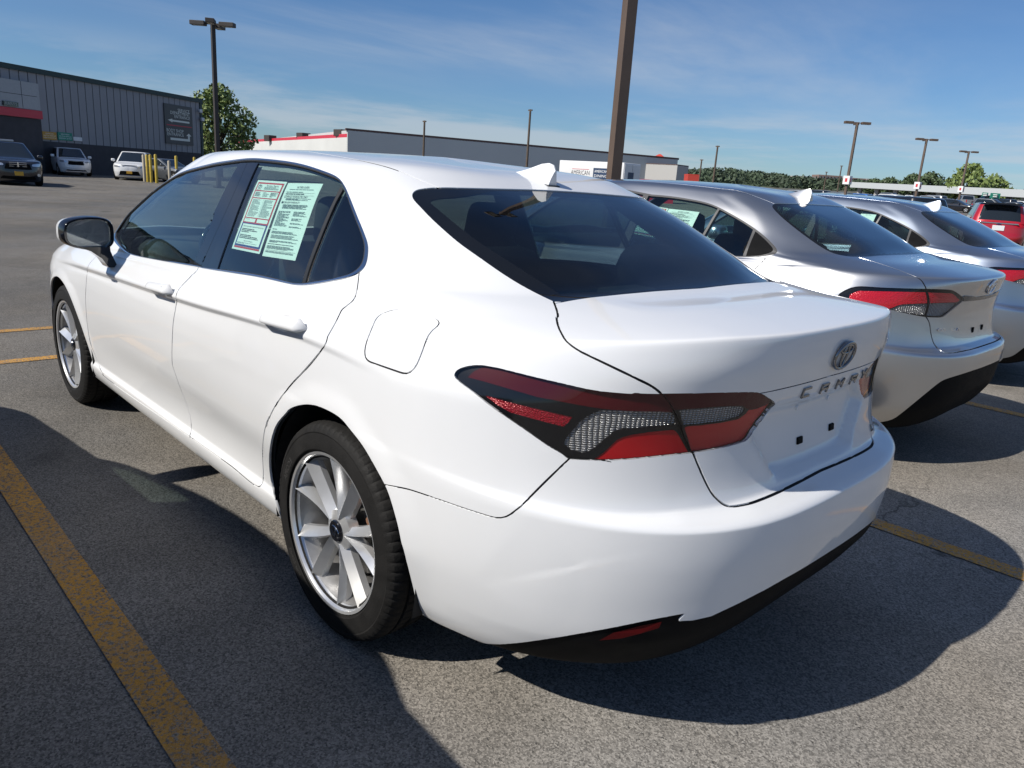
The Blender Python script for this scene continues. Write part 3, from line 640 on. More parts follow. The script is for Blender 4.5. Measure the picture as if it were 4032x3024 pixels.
tag(lamp_post(p0, h0, .22, (math.radians(46), math.radians(-134), math.radians(150), math.radians(-45)), M['pole_dark']), 'dark lamp post with four heads in front of the grey workshop', 'lamp post', 'lamp posts')
for (pxb, pxt, pyt, D, sg, lb) in ((3288, 3328, 490, 72, True, 'first row-sign lamp post past the blue-silver sedan'), (3562, 3603, 553, 86, True, 'row-sign lamp post in front of the long white canopy'), (3738, 3773, 600, 102, True, 'row-sign lamp post by the round tree and canopy')):
    q = place(pxt-6, D); tag(lamp_post(q, ztop(pxt, pyt, D)-q[2], .22, (math.radians(46), math.radians(-134), math.radians(-60)), M['pole'], sign=sg), lb, 'lamp post', 'lamp posts')
for (pxt, pyt, D, lb) in ((1665, 478, 78, 'slim pole standing before the grey ribbed wall, the shorter one'), (2070, 436, 74, 'slim pole standing before the grey ribbed wall, the taller one'), (2802, 575, 90, 'thin dark pole before the wooded hill beside the red roofs'), (2747, 628, 110, 'short thin pole before the wooded hill beside the red roofs'), (3236, 676, 150, 'thin pole below the flats on the wooded hill'), (3290, 652, 140, 'taller thin pole next to the first row-sign lamp post')):
    q = place(pxt, D); t = empty('utility_pole', tuple(q)); h = ztop(pxt, pyt, D)-q[2]; MB().lathe([(.13, 0), (.10, h)], 10, axis='z').build('post', M['wood_pole'], t, smooth=40); MB().box((0, 0, h-.08), (.5, .12, .12)).build('cap', M['wood_pole'], t); tag(t, lb, 'pole')

# ---- grey workshop on the left
M['siding'] = pr('grey_metal_siding', (.27, .27, .285), rough=.5, vary=.08, scale=.6); M['siding_gap'] = pr('siding_shadow_gap', (.05, .052, .06), rough=.7); M['block'] = pr('dark_painted_block', (.058, .055, .06), rough=.85, vary=.18, scale=2.5)
M['green_trim'] = pr('dark_green_trim', (.012, .035, .032), rough=.5); M['panel_grey'] = pr('pale_grey_panel', (.36, .37, .38), rough=.45, vary=.05); M['stripe_red'] = pr('red_stripe', (.55, .025, .05), rough=.4)
M['sign_dark'] = pr('dark_sign_panel', (.075, .078, .075), rough=.5); M['sign_text'] = pr('pale_lettering', (.74, .76, .68), rough=.5); M['sign_orange'] = pr('orange_sign', (.50, .27, .03), rough=.5); M['sign_green'] = pr('green_sign', (.02, .24, .16), rough=.5)
P1, P2 = pix_plane(0, 677, 2, -.14), pix_plane(800, 701, 2, -.14)
ax = (P1-P2)/np.linalg.norm(P1-P2); ob = np.array([-ax[1], ax[0], 0]); ob = ob if ob@(CAM_POS-P2) > 0 else -ob; LW = np.linalg.norm(P1-P2)+26.0
def wall_pt(px, py, out=0.0):
    o, d = pix_ray(px, py); t = ((P2+ob*out-o)@ob)/(d@ob); p = o+d*t; return (p-P2)@ax, p[2]-P2[2]
ws = empty('workshop_building', tuple(P2)); WR = np.stack([ax, ob, (0, 0, 1)], 1); ws.rotation_euler = Matrix(WR.tolist()).to_euler() if np.linalg.det(WR) > 0 else Matrix(np.stack([ax, ob, (0, 0, 1)], 1).tolist()).to_euler()
FLIP = np.linalg.det(WR) < 0
YS = -1.0 if FLIP else 1.0        # outward direction in the building's own frame
if FLIP: ws.rotation_euler = (0, 0, math.atan2(ax[1], ax[0]))
Hw = wall_pt(796, 402)[1]; Hb = wall_pt(169, 555)[1]
def wbox(name, s0, s1, z0, z1, y0, y1, mat, par=ws): return MB().box(((s0+s1)/2, YS*(y0+y1)/2, (z0+z1)/2), (s1-s0, y1-y0, z1-z0)).build(name, mat, par)
wbox('block_wall', 0, LW, -.3, Hb, -28, .06, M['block']); wbox('core', .05, LW-.05, Hb-.1, Hw-.05, -28, -.01, M['siding_gap'])
prof = MB(); s_ = 0.0
pw = wall_pt(640, 500)[0]-wall_pt(662, 500)[0]
n_ = int(LW/pw)
rib = bpy.data.meshes.new('siding_sheet'); e_ = pw-.05; rib.from_pydata([(0, 0, Hb), (.012, .03*YS, Hb), (e_-.012, .03*YS, Hb), (e_, 0, Hb), (0, 0, Hw), (.012, .03*YS, Hw), (e_-.012, .03*YS, Hw), (e_, 0, Hw)], [], [(0, 1, 5, 4), (1, 2, 6, 5), (2, 3, 7, 6)]); rib.materials.append(M['siding'])
for k in range(n_): link('siding_sheet', rib, ws, loc=(k*pw+.02, 0, 0))
wbox('roof_trim', -.15, LW, Hw-.10, Hw+.22, -28.1, .16, M['green_trim']); wbox('corner_trim', -.12, .16, -.3, Hw-.1, -.2, .10, M['green_trim'])
s0, zt_ = wall_pt(150, 330, .55); s0 += .2; s1 = wall_pt(0, 320)[0]+14; zr0, zr1 = wall_pt(150, 468, .55)[1], wall_pt(150, 436, .55)[1]
po = wbox('portal', s0-.2, s1, zr1+.02, zt_, .1, .55, M['panel_grey']); wbox('portal_stripe', s0-.25, s1, zr0, zr1, .1, .62, M['stripe_red'], po); wbox('portal_base', s0-.2, s1, -.3, zr0-.02, .1, .5, M['block'], po)
for f in (.0, .33, .66): wbox('panel_joint', s0+f*6+1.1, s0+f*6+1.13, zr1+.03, zt_-.01, .54, .556, M['siding_gap'], po)
wbox('panel_joint', s0, s1, (zr1+zt_)/2, (zr1+zt_)/2+.03, .54, .556, M['siding_gap'], po)
tag(ws, 'long grey ribbed-metal workshop with a dark block base and green roof edge', 'building')
def flat_text(txt, size, mat, par, s, z, y, align='CENTER', width=None):
    V, F = text_geo(txt, size, 0.0, align)
    if width: k = width/max(V[:, 0].max()-V[:, 0].min(), 1e-6); V[:, 0] *= k
    me = bpy.data.meshes.new('lettering'); me.from_pydata([(s-x, YS*y, z+yy) for x, yy, _ in V], [], F); me.materials.append(mat); return link('lettering', me, par)
def wall_sign(name, x0, y0, x1, y1, mat, label, y=.07):
    a, b = wall_pt(x0, y0), wall_pt(x1, y1); t = empty(name, tuple(P2)); t.rotation_euler = ws.rotation_euler; sa, sb = max(a[0], b[0]), min(a[0], b[0]); za_, zb_ = max(a[1], b[1]), min(a[1], b[1])
    MB().box(((sa+sb)/2, YS*(y+.03), (za_+zb_)/2), (sa-sb, .06, za_-zb_)).build('panel', mat, t); tag(t, label, 'sign'); return t, sa, sb, za_, zb_, y+.064
t, sa, sb, za_, zb_, yy = wall_sign('entrance_sign', 640, 405, 757, 574, M['sign_dark'], 'dark sign for service department and body shop entrances on the grey wall'); hh = za_-zb_; ww = sa-sb
for i, (tx, fz, fw) in enumerate((('SERVICE', .13, .43), ('DEPARTMENT', .21, .70), ('ENTRANCE', .30, .56), ('BODY SHOP', .66, .60), ('ENTRANCE', .755, .58))):
    sc = sb+ww*(.10+fw/2) if i < 3 else sb+ww*(.14+.22+fw/2); flat_text(tx, hh*.115, M['sign_text'], t, sc, za_-hh*fz, yy, width=ww*fw)
def arrow(pts): me = bpy.data.meshes.new('arrow'); me.from_pydata([(sa-ww*u, YS*yy, za_-hh*v) for u, v in pts], [], [tuple(range(len(pts)))]); me.materials.append(M['sign_text']); link('arrow', me, t)
arrow([(.10, .40), (.26, .36), (.26, .385), (.88, .385), (.88, .43), (.26, .43), (.26, .455)]); arrow([(.16, .84), (.80, .84), (.80, .76), (.74, .76), (.835, .69), (.93, .76), (.87, .76), (.87, .90), (.16, .90)])
MB().box(((sa+sb)/2, YS*(yy), za_-hh*.525), (ww*.9, .02, hh*.022)).build('red_rule', M['stripe_red'], t)
for (nm, x0, y0, x1, y1, mt, lb, lines) in (('orange_sign', 160, 516, 218, 552, 'sign_orange', 'small orange licence sign low on the grey wall', ('OFFICIAL', 'MOTOR VEHICLE', 'INSPECTION STATION')), ('green_sign', 221, 519, 280, 555, 'sign_green', 'small green registered repair shop sign beside the orange one', ('REGISTERED', 'MOTOR VEHICLE', 'REPAIR SHOP')), ('white_sign', 283, 538, 318, 556, 'sign_white', 'little white board next to the green sign on the wall', ())):
    t, sa, sb, za_, zb_, yy = wall_sign(nm, x0, y0, x1, y1, M[mt], lb)
    for i, tx in enumerate(lines): flat_text(tx, (za_-zb_)*.2, M['sign_white'], t, (sa+sb)/2, za_-(za_-zb_)*(.24+.26*i), yy, width=(sa-sb)*(.6, .86, .9)[i])
a = wall_pt(10, 396, .6); b_ = wall_pt(70, 421, .6)
t = empty('parts_sign', tuple(P2)); t.rotation_euler = ws.rotation_euler; MB().box(((a[0]+b_[0])/2, YS*.62, (a[1]+b_[1])/2), (abs(a[0]-b_[0]), .10, abs(a[1]-b_[1]))).build('panel', M['gloss_black'], t); flat_text('PARTS', abs(a[1]-b_[1])*.8, M['panel_grey'], t, (a[0]+b_[0])/2, (a[1]+b_[1])/2, .675, width=abs(a[0]-b_[0])*.8); tag(t, 'black parts sign on the pale portal of the workshop', 'sign')
for i, (x, y) in enumerate(((778, 437), (786, 470))):
    s, z = wall_pt(x, y); o = MB().rbox((0, 0, 0), (.35, .25, .3), .06).build('floodlight', M['sign_white'], None, loc=tuple(P2+ax*s+ob*.28+np.array((0, 0, z)))); tag(o, 'small white floodlight on the wall by the green corner trim', 'floodlight', 'floodlights at the workshop corner')
M['bollard'] = pr('yellow_bollard', (.46, .33, .04), rough=.5, vary=.15, scale=6); M['bollard_pale'] = pr('pale_bollard', (.42, .38, .30), rough=.6)
BOL = [(564, 608, 46.0, 'pale'), (577, 608, 45.5, 'y'), (591, 608, 45.0, 'y'), (612, 607, 44.4, 'y'), (664, 632, 46, 'pale'), (693, 613, 46.5, 'y'), (765, 618, 50, 'y')]
for i, (x, yt, D, c) in enumerate(BOL):
    q = place(x, D); h = ztop(x, yt, D)-q[2]; mb = MB().lathe([(.0, 0), (.085, 0), (.085, h-.06), (.065, h-.015), (0, h)], 16, axis='z')
    o = mb.build('bollard', M['bollard'] if c == 'y' else M['bollard_pale'], None, smooth=40, loc=tuple(q)); tag(o, 'yellow steel bollard in front of the workshop wall' if c == 'y' else 'pale unpainted bollard in front of the workshop wall', 'bollard', 'bollards by the workshop' if c == 'y' else 'pale bollards by the workshop')
# ---- long warehouse
M['wh_grey'] = pr('warehouse_grey', (.50, .515, .50), rough=.6, vary=.05, scale=.1); M['wh_white'] = pr('warehouse_white', (.58, .58, .55), rough=.7, vary=.05, scale=.2); M['wh_cream'] = pr('warehouse_cream', (.42, .41, .39), rough=.7); M['roof_brown'] = pr('brown_roof_edge', (.10, .055, .045), rough=.6); M['unit'] = pr('roof_unit', (.045, .035, .03), rough=.7); M['red_roof'] = pr('red_roof', (.50, .055, .035), rough=.6)
def block(name, A, B, zA, zB, depth, mat, par=None, base=-1.0):
    d = (B-A)/np.linalg.norm(B-A); nn = np.array([-d[1], d[0], 0]); nn = nn if nn@(CAM_POS-A) < 0 else -nn
    V = [A, B, B+nn*depth, A+nn*depth]; mb = MB(); mb.add([(p[0], p[1], base) for p in V]+[(p[0], p[1], z) for p, z in zip(V, (zA, zB, zB, zA))], [(3, 2, 1, 0), (4, 5, 6, 7), (0, 1, 5, 4), (1, 2, 6, 5), (2, 3, 7, 6), (3, 0, 4, 7)]); return mb.build(name, mat, par)
A, B, C_ = place(1368, 100), place(2655, 124), place(925, 168); zA, zB, zC = ztop(1368, 514, 100), ztop(2655, 629, 124), ztop(925, 562, 168)
zA = zB = (zA+zB)/2; wh = empty('warehouse'); block('grey_wall', A, B, zA, zB, 50, M['wh_grey'], wh); e_ = (B-A)/np.linalg.norm(B-A)
block('roof_edge', A-e_*.2+ob*0, B+e_*.2, zA+.25, zB+.25, .6, M['roof_brown'], wh, base=zA-.05)
wd_ = (C_-A)/np.linalg.norm(C_-A); zl = ztop(1360, 541, 100); block('white_wall', A+wd_*.3, C_, zl, zl, 40, M['wh_white'], wh); block('red_trim', A+wd_*.3, C_, zl+.45, zl+.45, .5, M['stripe_red'], wh, base=zl)
tag(wh, 'long low warehouse with a grey ribbed wall and a white side under red trim', 'warehouse')
for (x, y0, y1, D) in ((1066, 533, 556, 138), (1196, 524, 546, 122), (1346, 511, 537, 104)):
    q = place(x, D); z1_, z0_ = ztop(x, y0, D), ztop(x, y1, D); u_ = MB().rbox((0, 0, (z1_-z0_)/2), (2.0, 1.5, z1_-z0_), .05).build('rooftop_unit', M['unit'], None, loc=(q[0], q[1], z0_-.05)); tag(u_, 'dark rooftop air unit above the red trim of the warehouse', 'air unit', 'rooftop units on the warehouse')
A2, B2 = place(2656, 118), place(2700, 121); lo = empty('low_annex'); block('wall', A2, B2, ztop(2680, 652, 119), ztop(2680, 652, 119), 12, M['wh_cream'], lo); block('roof_edge', A2, B2, ztop(2680, 650, 119), ztop(2680, 650, 119), 12.2, M['roof_brown'], lo, base=ztop(2680, 654, 119)); tag(lo, 'low cream annex at the end of the warehouse', 'building')
q = place(2583, 150); rr = MB(); rr.add([(-1.6, -1.6, 0), (1.6, -1.6, 0), (1.6, 1.6, 0), (-1.6, 1.6, 0), (-.2, 0, 1.0), (.2, 0, 1.0)], [(0, 1, 5, 4), (1, 2, 5), (2, 3, 4, 5), (3, 0, 4), (3, 2, 1, 0)]); o = rr.build('red_roof', M['red_roof'], None, loc=(q[0], q[1], ztop(2583, 628, 150)), rot=(0, 0, .5)); tag(o, 'small red hipped roof showing above the warehouse', 'roof')
# ---- delivery truck
M['truck'] = pr('truck_white', (.68, .68, .67), rough=.45, vary=.03, scale=.5); M['navy'] = pr('navy_print', (.02, .045, .10), rough=.5); M['print_dark'] = pr('dark_print', (.05, .045, .05), rough=.5)
q = place(2449, 60); RH = np.array([CR[0], CR[1], 0]); RH /= np.linalg.norm(RH); FH = np.array([CF[0], CF[1], 0]); FH /= np.linalg.norm(FH)
us = -math.cos(math.radians(42))*RH+math.sin(math.radians(42))*FH; tr = empty('box_truck', tuple(q), math.atan2(us[1], us[0])); bz0, bz1 = 1.05, ztop(2440, 640, 60)-q[2]
MB().rbox((3.3, -1.2, (bz0+bz1)/2), (6.6, 2.4, bz1-bz0), .05).build('cargo_box', M['truck'], tr, smooth=30)
for y_ in (-.62, -1.78): MB().rbox((-.02, y_, (bz0+bz1)/2), (.04, 1.10, (bz1-bz0)-.25), .015).build('rear_door', M['truck'], tr)
MB().box((3.6, -1.2, .85), (7.6, 1.0, .3)).build('chassis', M['under'], tr); MB().rbox((7.9, -1.2, 1.45), (1.9, 2.2, 1.7), .2).build('cab', M['truck'], tr, smooth=40); MB().box((-.15, -1.2, .6), (.1, 2.3, .12)).build('rear_bumper', M['under'], tr)
for x_ in (.9, 7.6):
    for y_ in (-.15, -2.25): MB().lathe([(0, -.13), (.42, -.13), (.46, -.08), (.46, .08), (.42, .13), (0, .13)], 20, c=(x_, y_, .46)).build('wheel', M['tyre'], tr, smooth=40)
def truck_text(txt, s, z, size, mat, width, y=.006):
    V, F = text_geo(txt, size); k = width/(V[:, 0].max()-V[:, 0].min()); me = bpy.data.meshes.new('lettering'); me.from_pydata([(s-x*k, y, z+yy) for x, yy, _ in V], [], F); me.materials.append(mat); link('lettering', me, tr)
zc_ = ztop(2300, 690, 62)-q[2]
truck_text('AMERICAN', 4.3, zc_+.18, .52, M['print_dark'], 1.95); truck_text('FOOD & VENDING', 4.3, zc_-.32, .30, M['print_dark'], 1.95)
for dz in (.48, -.10): MB().box((4.3, .004, zc_+dz), (1.75, .01, .035)).build('print_rule', M['stripe_red'], tr)
MB().box((2.2, .004, zc_), (1.55, .012, 1.25)).build('print_panel', M['navy'], tr)
for i, tx in enumerate(('AMERICAN', 'DINING', 'CREATIONS')): truck_text(tx, 2.2, zc_+.36-.36*i, .30, M['sign_white'], 1.30, .014)
MB().box((-.05, -1.0, zc_+.05), (.01, .8, .75)).build('door_print', M['navy'], tr)
tag(tr, 'white box delivery truck with printed side parked below the warehouse', 'truck')
# ---- red kiosk and things by the end of the warehouse
for (x0, x1, yt, yb, D, nm, lb, mt) in ((2530, 2655, 709, 730, 70, 'red_container', 'long red container beside the white delivery truck', 'stripe_red'), (2702, 2745, 686, 722, 95, 'red_shed', 'red shed with a curved top past the cream annex', 'red_roof')):
    A_, B_ = place(x0, D), place(x1, D); zt2 = ztop((x0+x1)/2, yt, D); t = empty(nm); block('wall', A_, B_, zt2-.15, zt2-.15, 2.4, M[mt], t); block('lid', A_, B_, zt2, zt2, 2.6, M[mt], t, base=zt2-.14); tag(t, lb, 'container' if 'cont' in nm else 'shed')

# ---- trees
M['leaf'] = pr('leaf_green', (.15, .20, .055), rough=.6, vary=.35, scale=1.5); M['leaf_dark'] = pr('leaf_dark_green', (.055, .085, .032), rough=.65, vary=.35, scale=.8); M['leaf_far'] = pr('far_leaf', (.055, .082, .045), rough=.8, vary=.4, scale=.08); M['bark'] = pr('bark', (.075, .055, .04), rough=.95, vary=.3, scale=3, bump=.5, bscale=12)
def leaves(rng, blobs, n, size):
    B = np.array(blobs); w = B[:, 3]**2; k = rng.choice(len(B), n, p=w/w.sum()); d = rng.normal(size=(n, 3)); d /= np.linalg.norm(d, axis=1, keepdims=True)
    c = B[k, :3]+d*(B[k, 3]*rng.uniform(.55, 1.08, n)**.6)[:, None]*np.array([1, 1, .85]); a = rng.normal(size=(n, 3)); a /= np.linalg.norm(a, axis=1, keepdims=True); b = np.cross(a, d+.4*rng.normal(size=(n, 3))); b /= np.linalg.norm(b, axis=1, keepdims=True)+1e-9
    s_ = size*rng.uniform(.6, 1.4, n)[:, None]; V = np.stack([c-a*s_, c+b*s_*.6, c+a*s_, c-b*s_*.6], 1).reshape(-1, 3); F = np.arange(4*n).reshape(n, 4); return V, F
def tree(name, p, h, r, n, size, seed, mat, lift=.28, lob=14):
    rng = np.random.default_rng(seed); t = empty(name, tuple(p)); tr_ = MB(); tr_.tube([(0, 0, -.2), (.03*h*rng.normal()*.3, .0, h*.3), (.02*h, .02*h, h*.6), (.0, 0, h*.85)], [h*.035, h*.026, h*.016, h*.004], 10); blobs = []
    for i in range(lob):
        a = i*2.4+rng.uniform(-.4, .4); f = (i+.5)/lob; zz = h*(lift+.08+(1-lift-.16)*f); rr = r*math.sin(math.pi*min(.98, .18+.80*f))**.8*rng.uniform(.45, .95); bp = np.array((rr*math.cos(a), rr*math.sin(a), zz)); blobs.append((*bp, r*rng.uniform(.18, .36)))
        z0 = zz*.62; tr_.tube([(0, 0, z0), tuple(bp*np.array((.5, .5, 1))*np.array((1, 1, .93))), tuple(bp)], [h*.012, h*.007, h*.002], 6)
    blobs.append((0, 0, h*.9, r*.35)); tr_.build('trunk', M['bark'], t, smooth=50); V, F = leaves(rng, blobs, n, size); me = bpy.data.meshes.new('crown'); me.from_pydata(V.tolist(), [], F.tolist()); me.materials.append(mat); link('crown', me, t); return t
q = place(866, 72); tag(tree('broadleaf_tree', q, ztop(870, 345, 72)-q[2], 3.5, 4600, .19, 3, M['leaf'], lift=.16, lob=34), 'leafy green tree behind the corner of the grey workshop', 'tree')
for (x, yt, D, r, lb, sd_) in ((3793, 656, 150, 4.6, 'round full tree rising above the white canopy by a lamp post', 5), (3640, 686, 190, 4.8, 'wide low tree behind the middle of the white canopy', 6), (3575, 692, 200, 4.2, 'smaller tree left of the wide low one behind the canopy', 7), (3890, 700, 175, 4.4, 'pale thin tree beyond the round one behind the canopy', 8), (3490, 706, 220, 4.5, 'low tree at the near end of the canopy', 9), (3430, 710, 240, 4.0, 'last small tree between the hill and the canopy', 10)):
    q = place(x, D); tag(tree('broadleaf_tree', q, ztop(x, yt, D)-q[2], r, 1500, .40, sd_, M['leaf'] if sd_ in (5, 8) else M['leaf_dark'], lift=.12, lob=26), lb, 'tree', 'trees behind the canopy')
# ---- wooded hill
rng = np.random.default_rng(1); ico = bmesh.new(); bmesh.ops.create_icosphere(ico, subdivisions=2, radius=1.0); iv = np.array([v.co[:] for v in ico.verts]); ico.verts.index_update(); if_ = np.array([[v.index for v in f.verts] for f in ico.faces]); ico.free()
ridge = [(2560, 700), (2690, 664), (2760, 656), (2830, 657), (2900, 664), (3000, 674), (3100, 688), (3200, 700), (3330, 708), (3500, 722), (3700, 735), (3900, 748), (4050, 757), (4300, 770)]
VV, FF, o_ = [], [], 0
hv, hf = [], []
xs_ = np.linspace(2500, 4300, 90); ry = np.interp(xs_, [a for a, b in ridge], [b+28 for a, b in ridge])
for j, D in enumerate((330, 400, 470, 560)):
    for x, y in zip(xs_, ry):
        pb = place(x, D); zz = ztop(x, y+9, 520); f = (.10, .55, .95, 1.0)[j]; hv.append((pb[0], pb[1], pb[2]+(zz-pb[2])*f-1.5))
n = len(xs_)
for j in range(3):
    for i in range(n-1): hf.append((j*n+i, j*n+i+1, (j+1)*n+i+1, (j+1)*n+i))
me = bpy.data.meshes.new('hill'); me.from_pydata(hv, [], hf); me.polygons.foreach_set('use_smooth', np.ones(len(hf), bool)); me.materials.append(M['leaf_far']); tag(link('hill', me), None, None, kind='structure')
blobs = []
for k in range(1300):
    i = rng.integers(0, n); x = xs_[i]+rng.uniform(-12, 12); f = rng.uniform(0, 1)**.7; D = 330+f*200; pb = place(x, D); zz = ztop(x, np.interp(x, xs_, ry)+9, 520); fz = np.interp(D, (330, 400, 470, 560), (.10, .55, .95, 1.0)); s_ = rng.uniform(2.0, 4.2); blobs.append((pb[0], pb[1], pb[2]+(zz-pb[2])*fz+s_*.3, s_))
VV, FF = leaves(rng, blobs, 60000, .85); VV, FF = [VV], [FF]
me = bpy.data.meshes.new('woodland'); me.from_pydata(np.concatenate(VV).tolist(), [], np.concatenate(FF).tolist()); me.materials.append(M['leaf_far']); tag(link('woodland', me), 'dense dark green wood covering the far hill', 'wood', kind='stuff')
M['brick_far'] = pr('far_brick', (.22, .15, .125), rough=.9); M['pale_far'] = pr('far_pale_wall', (.36, .33, .30), rough=.9); M['win_far'] = pr('far_window', (.07, .075, .085), rough=.3)
for i, (x0, x1, yt, D, mt, lb) in enumerate(((3122, 3205, 694, 560, 'pale_far', 'pale block of flats on the wooded hill'), (3208, 3300, 690, 565, 'brick_far', 'taller brick block of flats on the hill'), (3322, 3392, 701, 570, 'brick_far', 'low brick block right of the row-sign lamp post on the hill'), (3395, 3436, 704, 575, 'pale_far', 'small pale block at the foot of the hill'))):
    A_, B_ = place(x0, D), place(x1, D); zt2 = ztop((x0+x1)/2, yt, D); t = empty('hill_flats'); block('wall', A_, B_, zt2, zt2, 14, M[mt], t, base=zt2-12); d_ = (B_-A_); nn = -(FH)
    for fl in range(3):
        for k in range(7): p = A_+d_*(k+.5)/7+nn*.12; MB().box((p[0], p[1], zt2-1.6-fl*2.9), (1.3, 1.3, 1.3)).build('window', M['win_far'], t)
    tag(t, lb, 'building')
# ---- canopy
M['canopy'] = pr('canopy_white', (.50, .52, .52), rough=.6); M['concrete'] = pr('concrete_post', (.34, .33, .31), rough=.8, vary=.1, scale=1)
A_, B_ = place(3336, 190), place(4330, 112); zA_, zB_ = ztop(3336, 716, 190), ztop(4330, 760, 112); cn = empty('canopy'); d_ = (B_-A_)/np.linalg.norm(B_-A_); nn = np.array([-d_[1], d_[0], 0]); nn = nn if nn@(CAM_POS-A_) < 0 else -nn; mb = MB(); V = [A_, B_, B_+nn*12, A_+nn*12]
mb.add([(p[0], p[1], z-1.30) for p, z in zip(V, (zA_, zB_, zB_, zA_))]+[(p[0], p[1], z) for p, z in zip(V, (zA_, zB_, zB_, zA_))], [(3, 2, 1, 0), (4, 5, 6, 7), (0, 1, 5, 4), (1, 2, 6, 5), (2, 3, 7, 6), (3, 0, 4, 7)]); mb.build('roof_slab', M['canopy'], cn)
Lc = np.linalg.norm(B_-A_)
for k in range(10):
    p = A_+(B_-A_)*(.03+.105*k)+nn*1.5; z = zA_+(zB_-zA_)*(.03+.105*k)-1.3; g_ = float(ground_h(p[0], p[1])); MB().box((p[0], p[1], (g_+z)/2), (.9, .9, z-g_)).build('column', M['concrete'], cn)
    p2 = p+nn*9; MB().box((p2[0], p2[1], (g_+z)/2), (.9, .9, z-g_)).build('column', M['concrete'], cn)
tag(cn, 'long flat white canopy on square concrete columns', 'canopy')
for (x0, x1, y0, y1, D, lb) in ((3854, 3876, 757, 774, 108, 'small green direction sign under the canopy, the narrower one'), (3886, 3924, 759, 780, 106, 'small green direction sign under the canopy, the wider one')):
    A_, B_ = place(x0, D), place(x1, D); t = empty('road_sign'); z1_, z0_ = ztop(x0, y0, D), ztop(x0, y1, D); block('panel', A_, B_, z1_, z1_, .1, M['sign_green'], t, base=z0_)
    for p in (A_*.8+B_*.2, A_*.2+B_*.8): MB().box((p[0], p[1], (p[2]+z0_)/2), (.1, .1, z0_-p[2])).build('post', M['concrete'], t)
    mid_ = (A_+B_)/2-FH*.03
    for k in range(2): MB().box((mid_[0], mid_[1], z1_-(z1_-z0_)*(.32+.34*k)), (.5, .5, .09)).build('print_line', M['sign_white'], t)
    tag(t, lb, 'road sign')
XK = [3.2, 2.8, 2.2, 1.1, 0.3, -0.3]
def camry_rows():
    R = []
    def row(z, y, xs, front, rear, **k):
        z = [z]*6 if np.isscalar(z) else z; y = [y]*6 if np.isscalar(y) else y
        R.append(dict(z=z, y=y, xs=xs, front=front, rear=rear, xk=k.pop('xk', XK), **k))
    S = (2.95, -0.30)
    row(.185, [.74,.78,.80,.80,.80,.74], S, (3.50, .17), (-.88, .235), zp=(.05, .45))                                     # 0 underside edge
    row([.20,.22,.225,.225,.225,.235], [.82,.855,.865,.868,.868,.85], S, (3.62, .19), (-.975, .262), zp=(.05, .45))          # 1 sill bottom
    row([.27,.30,.30,.30,.30,.30], [.85,.875,.885,.885,.885,.878], S, (3.70, .26), (-1.030, .335), zp=(.05, .45))            # 2 rocker top
    row([.30,.33,.325,.325,.325,.34], [.862,.88,.870,.868,.872,.888], S, (3.73, .32), (-1.062, .395), zp=(.05, .45))        # 3 door bottom
    row([.40,.42,.42,.42,.42,.43], [.875,.895,.880,.873,.884,.908], S, (3.77, .42), (-1.086, .465))           # 4
    row([.52,.53,.53,.53,.53,.54], [.88,.906,.895,.898,.906,.918], S, (3.775, .52), (-1.095, .545))          # 5
    row([.62,.65,.66,.66,.66,.655], [.885,.91,.905,.907,.913,.92], S, (3.76, .60), (-1.093, .634))           # 6 bumper ledge outer crease
    row([.64,.672,.685,.685,.685,.68], [.884,.91,.905,.907,.913,.92], S, (3.755, .62), (-1.083, .645), zp=(.3,.7))           # 6b just above the crease
    row([.67,.70,.72,.72,.72,.71], [.882,.91,.905,.907,.913,.918], S, (3.745, .65), (-1.015, .668), zp=(.45,.55))  # 7 ledge inner
    row([.72,.75,.78,.78,.79,.78], [.875,.905,.902,.904,.911,.914], S, (3.725, .69), (-.992, .75))          # 8 trunk lower
    row([.75,.785,.805,.838,.878,.865], [.865,.895,.894,.894,.903,.909], S, (3.70, .72), (-.985, .83))       # 9 below crease
    row([.77,.805,.83,.862,.90,.895], [.858,.893,.905,.907,.910,.904], S, (3.68, .74), (-.990, .885))         # 10 shoulder crease
    row([.79,.825,.85,.885,.925,.93], [.84,.88,.890,.888,.895,.890], S, (3.65, .76), (-1.000, .93))          # 11 tail lamp seam
    row([.81,.845,.87,.905,.945,.962], [.82,.865,.875,.873,.880,.873], S, (3.60, .79), (-1.012, .975))        # 12
    row([.83,.865,.888,.925,.965,.998], [.79,.845,.860,.859,.866,.858], S, (3.50, .82), (-1.018, 1.046), rnm=(2.0,3.0), zp=(.3,.6))   # 13 lip under
    row([.84,.88,.90,.94,.982,1.022], [.765,.83,.851,.851,.859,.842], S, (3.40, .84), (-1.000, 1.066), rnm=(2.0,3.0), zp=(.3,.6))      # 14 lip top
    row([.855,.90,.913,.957,1.005,1.052], [.71,.80,.838,.842,.846,.822], (2.6, -.20), (3.05, .89), (-.80, 1.085), rnm=(2.0,3.0))         # 15 deck / hood
    row([.93,.93,.95,.982,1.024,1.082,1.10], [.80,.80,.815,.831,.828,.806,.76], (2.20, .0), (2.62, .985), (-.575, 1.096), xk=[3.2,2.8,2.2,1.1,.3,0,-.3], rnm=(2.0,4.0), fnm=(2.0,4.0))   # 16 belt / glass base / cowl
    G = [2.3, 1.9, 1.5, 1.1, 0.5, 0.1]
    row([1.10,1.11,1.12,1.125,1.15,1.172], [.725,.758,.768,.772,.762,.735], (2.04, .10), (2.38, 1.11), (-.40, 1.178), xk=G, rnm=(2.0,4.0), fnm=(2.0,4.0))   # 17
    row([1.20,1.235,1.255,1.262,1.275,1.270], [.63,.675,.700,.708,.692,.66], (1.84, .20), (2.14, 1.24), (-.20, 1.268), xk=G, rnm=(2.0,4.0), fnm=(2.0,4.0))   # 18
